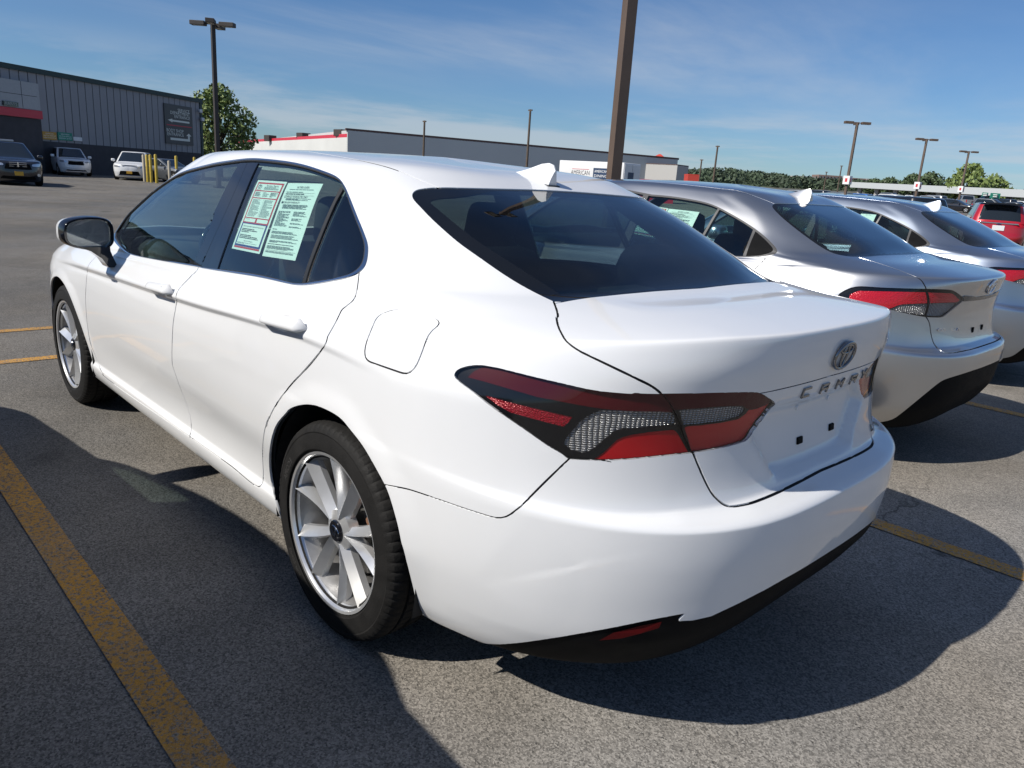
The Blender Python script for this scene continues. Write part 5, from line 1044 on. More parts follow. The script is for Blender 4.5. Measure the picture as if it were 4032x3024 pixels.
        ft = np.array([1.985, .885, .885]); MB().loft([[tuple((np.array(q)+d_)*K) for d_ in ((-.05, .0, 0), (.05, 0, 0), (.05, .0, .02), (-.05, .0, .02))] if False else [tuple((np.array(q)+np.array((sx*wx, sy*wy, 0)))*K) for sx, sy in ((-1, -1), (1, -1), (1, 1), (-1, 1))] for q, wx, wy in (((1.985, .885, .87), .045, .02), ((1.985, .905, .91), .045, .024), ((1.975, .935, .945), .045, .04), ((1.965, .96, .965), .05, .06))]).build('mirror_foot', M['gloss_black'], hs, smooth=40)
    # antenna fin
    rings = []
    for f, hh, wd in ((0, .002, .004), (.12, .010, .012), (.3, .024, .019), (.5, .042, .024), (.7, .060, .027), (.82, .068, .027), (.93, .066, .026), (1.0, .050, .024)):
        x = .245-.185*f; zb_ = 1.396-.037*f
        rings.append([(x-.012*(t**2)*(f > .8), sgn*wd*(1-t)**.8*.9+sgn*.0025, zb_-.012+(hh+.012)*t) for sgn, ts in ((1, (0, .3, .6, .85, 1)), (-1, (1, .85, .6, .3, 0))) for t in ts])
    fin = MB().loft(rings).build('antenna_fin', W_, root, smooth=50)
    MB().loft([[(.252-.20*f, sg*wd, 1.4065-.040*f+dz) for f, wd, sg in [(f, .003+.026*math.sin(min(1, f*1.3)*math.pi/2), 1) for f in np.linspace(0, 1, 8)]+[(f, .003+.026*math.sin(min(1, f*1.3)*math.pi/2), -1) for f in np.linspace(1, 0, 8)]] for dz in (-.016, -.0075)]).build('fin_base_line', M['rubber'], fin)  # thin dark outline added round the foot of the fin
    # badge, lettering, number-plate fixings on the trunk lid
    c, n = px(3318, 1396, .002); toyota_emblem('emblem', tk, c, n, .108, M['badge_chrome'])
    for ch, q in zip('CAMRY', zb([(752, 1088), (950, 1042), (1117, 992), (1264, 942), (1374, 886)])):
        c, n = px(*q, .0); r = np.cross(n, (0, 0, 1.0)); r = -r/np.linalg.norm(r); u = np.cross(n, r); u = u if u[2] > 0 else -u
        w, h = (.036, .022); letter(ch, w, h, .0062, .0045, lambda x, y, z, c=c, r=r, u=u, n=n: c+r*(x-w/2)+u*(y-h/2)+n*z).build('letter', M['badge_chrome'], tk)
    for ch, q in zip('LE', zb([(1462, 1468), (1500, 1428)])):
        c, n = px(*q, .0); r = np.cross(n, (0, 0, 1.0)); r = -r/np.linalg.norm(r); u = np.cross(n, r); u = u if u[2] > 0 else -u
        w, h = (.022, .018); letter(ch, w, h, .005, .004, lambda x, y, z, c=c, r=r, u=u, n=n: c+r*(x-w/2)+u*(y-h/2)+n*z).build('letter', M['badge_chrome'], tk)
    for q in zb([(680, 1612), (1024, 1466)]):
        c, n = px(*q, .001); r = np.cross(n, (0, 0, 1.0)); r /= np.linalg.norm(r); u = np.cross(n, r)
        R3 = np.stack([r, n, u], 1); MB().rbox(c, (.030, .008, .020), .003, rot=R3).build('plate_nut', M['black_plastic'], tk)
    for q in zb([(655, 1255), (990, 1150)]):
        c, n = px(*q, .001); MB().lathe([(.008, -.002), (.007, .003), (.0, .004)], 12).build('plate_screw', W_, tk, smooth=40, loc=c, rot=(0, 0, math.pi/2))
    # rear fog reflectors in the valance
    A = [px(*q, -.001) for q in z7([(1400, 770), (1500, 715), (1700, 665), (1850, 635), (1830, 680), (1700, 720), (1560, 755)])]
    for sgn in (1, -1):
        K = np.array([1, sgn, 1.0]); mb = MB(); mb.add([(p+n*.004)*K for p, n in A], [tuple(range(len(A)))]); mb.build('bumper_reflector', M['red_dim'], bp)
    # wheels
    wh = make_wheel('wheel'); CAMRY_WHEEL[0] = wh; wheel_text(wh, 'ECOPIA', .334, .233, .215, math.radians(20), .026); wheel_text(wh, 'EP422 Plus', .334, .233, .215, math.radians(-50), .022)
    wh.parent = root; wh.location = (0, .800, .332); wh.rotation_euler = (0, math.radians(-8), 0)
    w2 = copy_tree(wh, root); w2.location = (2.824, .795, .332); w2.rotation_euler = (0, math.radians(31), 0)
    for x in (0, 2.824):
        w3 = copy_tree(wh, root); w3.location = (x, -.80, .332); w3.rotation_euler = (0, .4, math.pi)
    # wheel wells and floor
    for x in (0, 2.824):
        for sgn in (1, -1):
            MB().lathe([(.365, .44*sgn), (.385, .60*sgn), (.392, .80*sgn), (.392, .885*sgn)], 28, c=(x-.015, 0, .34), a0=-.26, a1=math.pi+.26).build('wheel_well', M['well'], root, smooth=40)
            MB().lathe([(.0, .45*sgn), (.372, .45*sgn)], 28, c=(x-.015, 0, .34), a0=-.26, a1=math.pi+.26).build('wheel_well', M['well'], root)
    fl = MB(); fl.box((1.40, 0, .215), (2.0, 1.58, .05)); fl.build('floor_pan', M['under'], root)
    MB().box((-.50, 0, .27), (.45, 1.0, .05)).build('boot_floor', M['under'], root); MB().box((3.1, 0, .25), (.5, 1.0, .04)).build('engine_tray', M['under'], root)
    MB().rbox((1.41, 0, .29), (2.55, .5, .14), .05).build('axle_tunnel', M['under'], root)
    # cabin
    MB().rbox((-.28, 0, .97), (.56, 1.20, .03), .01).build('parcel_shelf', M['seat'], root)
    MB().rbox((-.31, 0, 1.035), (.10, .20, .05), .012).build('high_brake_light', M['liner'], root, smooth=40)
    for y in (.37, -.37):
        s_ = MB(); s_.rbox((1.20, y, .48), (.52, .50, .20), .06, seg=3); s_.rbox((.93, y, .80), (.14, .48, .62), .06, rot=((.94, 0, -.34), (0, 1, 0), (.34, 0, .94)), seg=3)
        s_ = s_.build('front_seat', M['seat'], root, smooth=50); MB().rbox((.775, y, 1.17), (.11, .27, .20), .05, seg=3, rot=((.97, 0, -.24), (0, 1, 0), (.24, 0, .97))).build('headrest', M['seat'], s_, smooth=50)
    s_ = MB(); s_.rbox((.30, 0, .46), (.55, 1.28, .20), .07, seg=3); s_.rbox((.0, 0, .76), (.16, 1.30, .56), .07, rot=((.92, 0, -.39), (0, 1, 0), (.39, 0, .92)), seg=3); s_ = s_.build('rear_seat', M['seat'], root, smooth=50)
    for y in (.38, -.38): MB().rbox((-.10, y, 1.09), (.12, .30, .17), .06, seg=3, rot=((.92, 0, -.39), (0, 1, 0), (.39, 0, .92))).build('headrest', M['seat'], s_, smooth=50)
    MB().rbox((2.12, 0, .88), (.45, 1.40, .20), .06, seg=3).build('dashboard', M['seat'], root, smooth=50)
    st = [(1.76+.04*math.sin(a)*.6, .37+.185*math.cos(a), .95+.165*math.sin(a)) for a in np.linspace(0, 2*math.pi, 28, endpoint=False)]
    MB().tube(st, .014, 8, closed=True).build('steering_wheel', M['gloss_black'], root, smooth=60)
    return root, sh, px, C
# ------------------------------------------------------------------ the silver sedans one and two bays to the right
def corolla_rows():
    R = camry_rows(); out = []
    rx = {17: -.455, 18: -.28, 19: -.08, 20: .14, 21: .23, 22: .50, 23: .66}
    for i, r in enumerate(R):
        r = dict(r); f = lambda x: x*.956 if x > 0 else x*.905
        r['xk'] = [f(x) if i < 17 else (f(x)+(.07 if x < .8 else 0)) for x in r['xk']]; r['y'] = [y*.967 for y in r['y']]
        r['xs'] = (f(r['xs'][0]), f(r['xs'][1]) if i < 17 else f(r['xs'][1])+.07); xr, zr = r['rear']; r['rear'] = (rx.get(i, xr*.905), zr-(.02 if 14 <= i < 17 else 0)); xf, zf = r['front']; r['front'] = (xf*.956+.03, zf)
        if i in (14, 15): r['rear'] = (r['rear'][0]-.005, zr-.035)
        out.append(r)
    return out
CQ = zoom(2400, 650, 1632/2212); CE = zoom(3232, 950)
CFT = {
 'tail': CE([(150, 605), (250, 540), (340, 502), (450, 490), (700, 505), (950, 513), (1140, 517), (1300, 522), (1430, 532), (1480, 560), (1545, 612), (1548, 650), (1500, 690), (1400, 770), (1330, 822), (1250, 830), (1140, 825), (950, 790), (700, 730), (450, 660), (300, 622)]),
 'red': CE([(262, 605), (400, 537), (700, 545), (1140, 558), (1440, 572), (1530, 640), (1500, 668), (1210, 676), (1000, 683), (870, 690), (735, 742), (450, 663)]),
 'clear': CE([(745, 748), (870, 692), (1000, 687), (1170, 680), (1505, 672), (1400, 765), (1320, 815), (1170, 812), (950, 783)]),
 'split': CE([(1135, 500), (1160, 560), (1180, 660), (1165, 760), (1135, 840)]),
 'strip_top': CE([(1530, 588), (1700, 598), (1780, 590)]), 'strip_low': CE([(1545, 655), (1700, 640), (1790, 628)]),
 'trunk_side': CQ([(1330, 493), (1500, 545), (1600, 583), (1655, 608), (1680, 640), (1690, 662)]),
 'trunk_low': CE([(1140, 815), (1185, 900), (1198, 1000), (1230, 1110), (1290, 1180), (1350, 1213), (1500, 1205), (1650, 1172), (1740, 1145)]),
 'black': CQ([(1440, 1372), (1530, 1345), (1600, 1290), (1700, 1208), (1760, 1160), (1800, 1140), (1880, 1115), (1950, 1092)]),
 'fuel': CQ([(815, 545), (850, 533), (920, 536), (990, 545), (1010, 562), (1004, 600), (998, 640)]),
 'glass': CQ([(1300, 489), (1230, 480), (1170, 460), (1100, 418), (1000, 345), (930, 288), (885, 245), (868, 222), (873, 208), (900, 203), (960, 204), (1040, 205)]),
 'dlo': CQ([(725, 490), (800, 488), (870, 478), (895, 462), (880, 432), (830, 382), (770, 335), (700, 290), (620, 245), (540, 208), (440, 184), (330, 167), (230, 158)]),
 'bar1': CQ([(585, 232), (550, 290), (510, 360)]), 'bar2': CQ([(775, 345), (748, 410), (722, 480)]),
 'crease': CQ([(1050, 590), (1200, 640), (1400, 700)]),
}
CM = np.eye(4); CM[0, 3] = .30; CM[1, 3] = -2.80
def corolla_assemble(name, paint, where):
    b = Body(corolla_rows(), step=0.019); b.smooth(1); b.finish(); sh = Shell(b); sh.M = CM; UMAX = b.UV[:, 0].max(); P0 = [0]
    C = {k: sh.px(v, closed=k in ('tail', 'red', 'clear'), sharp=k in ('red', 'clear')) for k, v in CFT.items()}
    for xc in (0, 2.70):
        a = sh.near([(xc+.365*math.cos(t), .87, .33+.365*math.sin(t)) for t in np.linspace(-.25, math.pi+.25, 50)]); sh.region(np.concatenate([a, [[a[-1][0], -.2], [a[0][0], -.2]]]), L['hole'])
    bl = C['black']; sh.region(np.concatenate([bl, [[UMAX+.2, bl[-1][1]], [UMAX+.2, -.3], [bl[0][0], -.3]]]), L['black'], within=P0)
    gl = C['glass']; base = sh.near([(-.43, .45, 1.075), (-.452, .2, 1.08), (-.455, 0, 1.08)])
    sh.region(np.concatenate([gl, [[UMAX+.2, gl[-1][1]]], [[UMAX+.2, base[-1][1]]], base[::-1]]), L['frit'], within=P0)
    sh.split(sdf(sh.UV, np.concatenate([gl, [[UMAX+.2, gl[-1][1]]], [[UMAX+.2, base[-1][1]]], base[::-1]]), .3)+.03, sh.lab == L['frit'])
    din = sdf(sh.UV, np.concatenate([gl, [[UMAX+.2, gl[-1][1]]], [[UMAX+.2, base[-1][1]]], base[::-1]]), .3)+.03; neg = (din[sh.F] < 1e-6).all(1); sh.lab[neg & (sh.lab == L['frit'])] = L['rearglass']
    dtop = C['dlo']; dl = np.concatenate([dtop, sh.near([(1.35, .585, 1.355), (1.60, .565, 1.32), (1.80, .62, 1.22), (2.0, .70, 1.08), (2.1, .77, .97), (1.9, .785, .94), (1.0, .80, .985), (.3, .80, 1.02)])])
    sh.region(dl, L['seal'], within=P0); sh.region(dl, L['glass_r'], off=.024, within=[L['seal']])
    sh.band(C['bar1'] if len(C['bar1']) > 1 else dl[:2], L['seal'], half=.012, within=[L['glass_r']], ext=.25); sh.band(C['bar2'], L['seal'], half=.010, within=[L['glass_r']], ext=.03)
    sh.band(sh.near([(1.0, .80, .97), (.97, .61, 1.38)]), L['seal'], half=.05, within=[L['glass_r']], ext=.02)
    b2 = C['bar2']; e_ = b2[-1]-b2[0]; cp = np.array([b2[0]-e_*.6, b2[-1]+e_*.6, b2[-1]+e_*.6+[.5, 0], b2[0]-e_*.6+[.5, 0]]); sh.lab[inside(sh.UV[sh.F].mean(1), cp) & (sh.lab == L['glass_r'])] = L['pillar']
    wl_ = sh.near([(2.2, .72, 1.01), (2.33, .58, .985), (2.50, 0, .985)]); wh_ = sh.near([(1.80, 0, 1.375), (1.72, .3, 1.37), (1.62, .50, 1.345), (1.86, .575, 1.235), (2.08, .65, 1.11), (2.2, .72, 1.01)])
    sh.region(np.concatenate([wl_[:-1], [[-.2, wl_[-1][1]]], [[-.2, wh_[0][1]]], wh_[1:-1]]), L['windscreen'], within=P0)
    sh.region(C['tail'], L['tail_o'], within=P0)
    st, sl_ = C['strip_top'], C['strip_low']; sh.region(np.concatenate([st, [[UMAX+.2, st[-1][1]], [UMAX+.2, sl_[-1][1]]], sl_[::-1]]), L['grille'], within=P0)
    hl = sh.near([(2.95, .83, .70), (3.25, .76, .73), (3.52, .50, .70), (3.60, .35, .66), (3.40, .67, .62), (3.18, .79, .63)], closed=True); sh.region(hl, L['headlamp'], within=P0)
    for k, h in (('trunk_side', .0035), ('fuel', .0024)): sh.band(C[k], L['gap'], half=h, within=P0)
    sh.band(close_mid(sh, C['trunk_low']), L['gap'], half=.0035, within=P0)
    sh.band(sh.near([(.33, .87, .40), (.36, .89, .60), (.22, .885, .80), (.05, .86, .95), (0, .80, 1.04)]), L['gap'], half=.0028, within=P0)
    dt = sh.near([(.15, .50, 1.335), (.4, .525, 1.375), (.9, .54, 1.405), (1.4, .535, 1.38)]); sh.band(dt, L['gap'], half=.004, within=P0)
    root = empty(name); lab = sh.lab
    panel(sh, 'body', lab == 0, paint, root, mirror='both'); panel(sh, 'valance', lab == L['black'], M['black_plastic'], root, mirror='both', push=-.004, rim=.02)
    rw = panel(sh, 'rear_window', lab == L['rearglass'], M['glass_rear'], root, mirror='both', push=-.003, rim=0); panel(sh, 'ceramic_border', lab == L['frit'], M['frit'], rw, mirror='both', push=-.003, rim=0)
    panel(sh, 'windscreen', lab == L['windscreen'], M['glass_clear'], root, mirror='both', rim=0); panel(sh, 'lamp_strip', lab == L['grille'], M['gloss_black'], root, mirror='both', push=.004, rim=.008)
    panel(sh, 'panel_seam', lab == L['gap'], M['gap'], root, mirror='both', push=-.005, rim=-.004)
    cz = sh.V[sh.F][:, :, 2].mean(1); cx = sh.V[sh.F][:, :, 0].mean(1); ln = np.isin(lab, (0, L['seal'], L['pillar'])) & (cz > .3) & (cx > -.5) & (cx < 2.3)
    panel(sh, 'cabin_lining', ln, M['liner'], root, mirror='both', push=-.022, rim=0, flip=True)
    for mir in (None, True):
        panel(sh, 'side_window', lab == L['glass_r'], M['glass_side'], root, mirror=mir, push=-.003, rim=0); panel(sh, 'window_frame', lab == L['seal'], M['trim_grey'], root, mirror=mir, push=.002, rim=.008)
        panel(sh, 'corner_cover', lab == L['pillar'], M['black_plastic'], root, mirror=mir, push=.001, rim=0); panel(sh, 'headlight', lab == L['headlamp'], M['reflector'], root, mirror=mir, rim=0)
        m0 = lab == L['tail_o']; lamp = panel(sh, 'taillight', m0, M['lens'], root, mirror=mir, push=.003, rim=.004)
        s2 = Shell.__new__(Shell); f = np.where(m0)[0]; u, inv = np.unique(sh.F[f], return_inverse=True); s2.V, s2.N, s2.UV, s2.F = sh.V[u].copy(), sh.N[u].copy(), sh.UV[u].copy(), inv.reshape(-1, 3); s2.lab = np.zeros(len(s2.F), int)
        s2.region(C['red'], 1, within=[0]); s2.region(C['clear'], 2, within=[0]); s2.band(C['split'], 3, half=.006, within=[0, 1, 2])
        for i, (n_, mt, dp) in {0: ('lamp_bezel', 'lamp_black', -.006), 1: ('brake_light', 'red_bright2', -.006), 2: ('reversing_reflector', 'reflector', -.010), 3: ('lamp_bezel', 'lamp_black', -.004)}.items(): panel(s2, n_, s2.lab == i, M[mt], lamp, mirror=mir, push=dp, rim=.01)
    K = np.array([1, 1, 1.0]); px = surf(sh)
    c, n = px(3903, 1127, .002); toyota_emblem('emblem', root, c, n, .115, M['chrome'])
    A, n1 = px(*CE([(1262, 966)])[0]); B, n2 = px(*CE([(1500, 960)])[0]); V, F = text_geo('COROLLA', .022, .002); n = (n1+n2)/2; n /= np.linalg.norm(n); r = (B-A)/np.linalg.norm(B-A); u = np.cross(n, r); u = u if u[2] > 0 else -u; wd = V[:, 0].max()-V[:, 0].min(); sc = np.linalg.norm(B-A)/wd
    me = bpy.data.meshes.new('badge'); me.from_pydata([tuple((A+B)/2+r*x*sc+u*y*1.1+n*(z+.004)) for x, y, z in V], [], F); me.materials.append(M['chrome']); link('badge', me, root)
    for q in CE([(1650, 965), (1748, 935)]):
        c, n = px(*q, .001); MB().rbox(c, (.008, .026, .03), .003).build('plate_nut', M['black_plastic'], root)
    rings = []
    for f, hh, wd in ((0, .002, .004), (.2, .016, .015), (.5, .040, .022), (.75, .058, .025), (.9, .064, .025), (1.0, .048, .022)):
        x = .335-.165*f; zb_ = 1.394-.026*f; rings.append([(x, sg*wd*(1-t)**.8*.9+sg*.0025, zb_-.012+(hh+.012)*t) for sg, ts in ((1, (0, .3, .6, .85, 1)), (-1, (1, .85, .6, .3, 0))) for t in ts])
    MB().loft(rings).build('antenna_fin', paint, root, smooth=50)
    wh = CAMRY_WHEEL[0]
    for x, y in ((0, .76), (2.70, .76), (0, -.76), (2.70, -.76)):
        w = copy_tree(wh, root); w.location = (x, y, .322); w.scale = (.965, .965, .965); w.rotation_euler = (0, x*.5, 0 if y > 0 else math.pi)
    for x in (0, 2.70):
        for sg in (1, -1): MB().lathe([(0, .42*sg), (.35, .43*sg), (.375, .6*sg), (.38, .84*sg)], 24, c=(x, 0, .335), a0=-.35, a1=math.pi+.35).build('wheel_well', M['well'], root, smooth=40)
    MB().box((1.35, 0, .23), (1.9, 1.5, .05)).build('floor_pan', M['under'], root); MB().rbox((-.2, 0, .96), (.5, 1.15, .03), .01).build('parcel_shelf', M['seat'], root)
    for y in (.36, -.36):
        s_ = MB(); s_.rbox((.95, y, .80), (.14, .46, .62), .06, rot=((.94, 0, -.34), (0, 1, 0), (.34, 0, .94))); s_.rbox((.80, y, 1.15), (.10, .26, .18), .05); s_.build('front_seat', M['seat'], root, smooth=50)
    s_ = MB(); s_.rbox((.05, 0, .76), (.16, 1.24, .54), .07, rot=((.92, 0, -.39), (0, 1, 0), (.39, 0, .92))); s_.rbox((-.06, .36, 1.05), (.1, .28, .15), .05); s_.rbox((-.06, -.36, 1.05), (.1, .28, .15), .05); s_.build('rear_seat', M['seat'], root, smooth=50)
    MB().rbox((2.05, 0, .88), (.42, 1.34, .2), .06).build('dashboard', M['seat'], root, smooth=50)
    for sg in (1, -1):
        MB().rbox((1.80, .98*sg, 1.01), (.14, .22, .14), .055, seg=3).build('mirror_housing', paint, root, smooth=60)
    root.location = where; return root, sh
camry_root, CSH, CPX, CCV = camry_assemble()
s1, S1SH = corolla_assemble('silver_sedan', M['silver'], (.30, -2.80, 0)); tag(s1, 'silver four-door sedan parked between the white sedan and the blue-silver one', 'car')
s2 = copy_tree(s1, None, {M['silver']: M['silver_blue']}); s2.name = 'blue_silver_sedan'; s2.location = (.43, -5.60, 0); tag(s2, 'blue-silver sedan with a boot spoiler on the far side of the silver one', 'car')
MB().loft([[(-.86+x, y, 1.055+z-.03*(y/.6)**2) for x, z in ((0, 0), (.14, .012), (.12, .028), (-.03, .035))] for y in np.linspace(-.6, .6, 13)]).build('boot_spoiler', M['silver_blue'], s2, smooth=40)
s3 = copy_tree(s1, None, {M['silver']: M['grey_paint0'], M['glass_side']: M['glass_shade']}); s3.name = 'grey_sedan'; s3.location = (-.05, 2.80, 0); tag(s3, 'dark grey sedan in the bay on the driver side of the white sedan', 'car')
# ------------------------------------------------------------------ sheets of paper stuck inside the side windows
M['paper'] = pr('window_paper', (.80, .83, .80), rough=.8, vary=.02, scale=12); M['ink'] = pr('black_ink', (.035, .04, .045), rough=.8); M['ink_grey'] = pr('grey_fine_print', (.22, .25, .25), rough=.8); M['ink_red'] = pr('red_ink', (.58, .045, .06), rough=.8); M['ink_blue'] = pr('blue_ink', (.035, .045, .20), rough=.8)
def window_sheet(name, quad, sh, root_m, spec, label):
    (x0, y0), (x1, y1), (x2, y2), (x3, y3) = quad; px = surf(sh); bm_ = np.array(root_m)
    c3 = []
    for q in quad:
        p, n = px(*q, 0.0)
        if p is None: return None
        c3.append(p)
    c3 = np.array(c3); nn = np.cross(c3[1]-c3[0], c3[3]-c3[0]); nn /= np.linalg.norm(nn); nn = nn if nn[1] > 0 else -nn
    def mp(s, t, off):
        p = (c3[0]*(1-s)*(1-t)+c3[1]*s*(1-t)+c3[2]*s*t+c3[3]*(1-s)*t); loc, nor, fi, d = sh.tree.find_nearest(Vector(p)); return tuple(np.array(loc)-nn*(.0085-off))
    o = empty(name); o.matrix_world = Matrix(bm_.tolist())
    mb = MB(); ns, nt = 6, 10; mb.add([mp(i/ns, j/nt, 0) for j in range(nt+1) for i in range(ns+1)], [(j*(ns+1)+i, j*(ns+1)+i+1, (j+1)*(ns+1)+i+1, (j+1)*(ns+1)+i) for j in range(nt) for i in range(ns)]); mb.build('sheet', M['paper'], o)
    groups = {}
    for e in spec:
        if e[0] == 'r':
            _, s0, t0, s1, t1, mt, lv = e; m = groups.setdefault((mt, lv), MB()); k = max(1, int((t1-t0)*12)); off = .0006+.0005*lv
            m.add([mp(s, t0+(t1-t0)*j/k, off) for j in range(k+1) for s in (s0, s1)], [(2*j, 2*j+1, 2*j+3, 2*j+2) for j in range(k)])
        else:
            _, txt, s, t, h, w, mt, al = e; V, F = text_geo(txt, 1.0, 0.0, al); k = w/(V[:, 0].max()-V[:, 0].min()); m = groups.setdefault((mt, 3), MB()); m.add([mp(s+x*k, t-y*h, .0021) for x, y, _ in V], F)
    for (mt, lv), m in groups.items(): m.build('print', M[mt], o)
    tag(o, label, 'paper'); return o
def fine_lines(out, rng, s0, s1, t0, t1, n, mt='ink_grey', fill=.55):
    dt = (t1-t0)/n
    for i in range(n):
        e = s0+(s1-s0)*rng.uniform(.72, 1.0) if rng.random() > .18 else s0+(s1-s0)*rng.uniform(.3, .6)
        s = s0
        while s < e:
            w = rng.uniform(.03, .12)*(s1-s0)*2; out.append(('r', s, t0+dt*i, min(s+w, e), t0+dt*(i+fill), mt, 2)); s += w+.012
rg = random.Random(4); A1 = [('r', .06, .030, .95, .62, 'ink_red', 0), ('r', .10, .055, .91, .150, 'paper', 1), ('r', .10, .165, .91, .255, 'paper', 1), ('r', .10, .270, .91, .540, 'paper', 1), ('r', .10, .555, .48, .605, 'paper', 1), ('r', .54, .555, .91, .605, 'paper', 1), ('r', .06, .618, .95, .945, 'ink_blue', 0), ('r', .105, .635, .905, .920, 'paper', 1), ('r', .06, .948, .95, .972, 'ink_red', 0)]
A1 += [('t', 'Romano Toyota', .62, .080, .034, .40, 'ink', 'CENTER'), ('t', 'TOYOTA', .19, .142, .020, .15, 'ink_red', 'CENTER'), ('t', 'Check for open safety recalls with the Spin-Car app', .50, .668, .026, .72, 'ink', 'CENTER'), ('t', 'http://www.nhtsa.gov/', .5, .868, .020, .30, 'ink', 'CENTER')]
for k in range(28):
    a0, a1 = 2*math.pi*k/28, 2*math.pi*(k+1)/28; A1.append(('r', .19+.062*math.cos((a0+a1)/2)-.008, .098+.028*math.sin((a0+a1)/2)-.002, .19+.062*math.cos((a0+a1)/2)+.008, .098+.028*math.sin((a0+a1)/2)+.002, 'ink', 2))
A1 += [('r', .182, .075, .198, .122, 'ink', 2), ('r', .14, .084, .24, .089, 'ink', 2)]
fine_lines(A1, rg, .36, .88, .098, .140, 3); fine_lines(A1, rg, .13, .34, .178, .245, 4, 'ink'); fine_lines(A1, rg, .40, .60, .178, .245, 4); fine_lines(A1, rg, .66, .89, .178, .245, 4, 'ink'); fine_lines(A1, rg, .14, .48, .285, .53, 17); fine_lines(A1, rg, .55, .88, .285, .53, 17); A1.append(('r', .515, .285, .519, .53, 'ink_grey', 2)); fine_lines(A1, rg, .14, .30, .565, .575, 1); fine_lines(A1, rg, .14, .87, .70, .76, 3, 'ink'); fine_lines(A1, rg, .14, .86, .785, .845, 3, 'ink'); fine_lines(A1, rg, .13, .88, .893, .912, 2)
B1 = [('t', 'BUYERS GUIDE', .52, .065, .040, .34, 'ink', 'CENTER'), ('t', 'IMPLIED WARRANTIES ONLY', .45, .200, .036, .62, 'ink', 'CENTER'), ('t', 'DEALER WARRANTY', .36, .278, .036, .46, 'ink', 'CENTER'), ('r', .08, .143, .92, .145, 'ink', 2), ('r', .08, .178, .92, .180, 'ink', 2)]
for (s, t) in ((.10, .200), (.08, .278)): B1 += [('r', s-.025, t-.013, s+.025, t-.010, 'ink', 2), ('r', s-.025, t+.010, s+.025, t+.013, 'ink', 2), ('r', s-.025, t-.013, s-.018, t+.013, 'ink', 2), ('r', s+.018, t-.013, s+.025, t+.013, 'ink', 2)]
B1 += [('r', .062, .274, .075, .290, 'ink', 3), ('r', .072, .262, .095, .284, 'ink', 3)]
fine_lines(B1, rg, .14, .90, .092, .105, 1); fine_lines(B1, rg, .08, .9, .128, .140, 1); fine_lines(B1, rg, .08, .7, .155, .172, 1, 'ink'); fine_lines(B1, rg, .14, .88, .220, .250, 3); fine_lines(B1, rg, .12, .92, .305, .365, 5); fine_lines(B1, rg, .06, .44, .395, .60, 17); fine_lines(B1, rg, .52, .92, .395, .46, 6); fine_lines(B1, rg, .52, .90, .485, .52, 3); fine_lines(B1, rg, .52, .90, .545, .565, 2); fine_lines(B1, rg, .52, .88, .59, .61, 2); fine_lines(B1, rg, .06, .50, .635, .648, 1, 'ink'); fine_lines(B1, rg, .06, .92, .665, .70, 3); fine_lines(B1, rg, .08, .9, .715, .765, 3); fine_lines(B1, rg, .08, .92, .785, .815, 3); fine_lines(B1, rg, .06, .94, .83, .84, 1, 'ink'); fine_lines(B1, rg, .06, .92, .855, .90, 4); fine_lines(B1, rg, .06, .92, .925, .95, 2); B1.append(('r', .06, .912, .94, .914, 'ink', 2))
window_sheet('price_sheet', z1([(578, 427), (893, 447), (590, 1233), (288, 1172)]), CSH, np.eye(4), A1, 'pale sheet framed in red and blue inside the white sedan rear door window')
window_sheet('buyers_guide', z1([(905, 458), (1285, 466), (978, 1305), (620, 1252)]), CSH, np.eye(4), B1, 'pale buyers guide sheet inside the white sedan rear door window')
window_sheet('buyers_guide', zh([(918, 330), (1250, 367), (1095, 690), (745, 640)]), S1SH, CM, B1, 'pale buyers guide sheet inside the silver sedan rear door window')
window_sheet('price_sheet', zh([(620, 285), (912, 328), (740, 640), (470, 590)]), S1SH, CM, A1[:9], 'pale red-framed sheet inside the silver sedan rear door window')
C2M = np.eye(4); C2M[0, 3] = .43; C2M[1, 3] = -5.60; S1SH.M = C2M; c3z = zoom(2500, 400, 1532/2212)
window_sheet('buyers_guide', c3z([(1285, 634), (1372, 640), (1330, 735), (1240, 725)]), S1SH, C2M, B1[:1], 'pale sheet inside the blue-silver sedan rear door window')
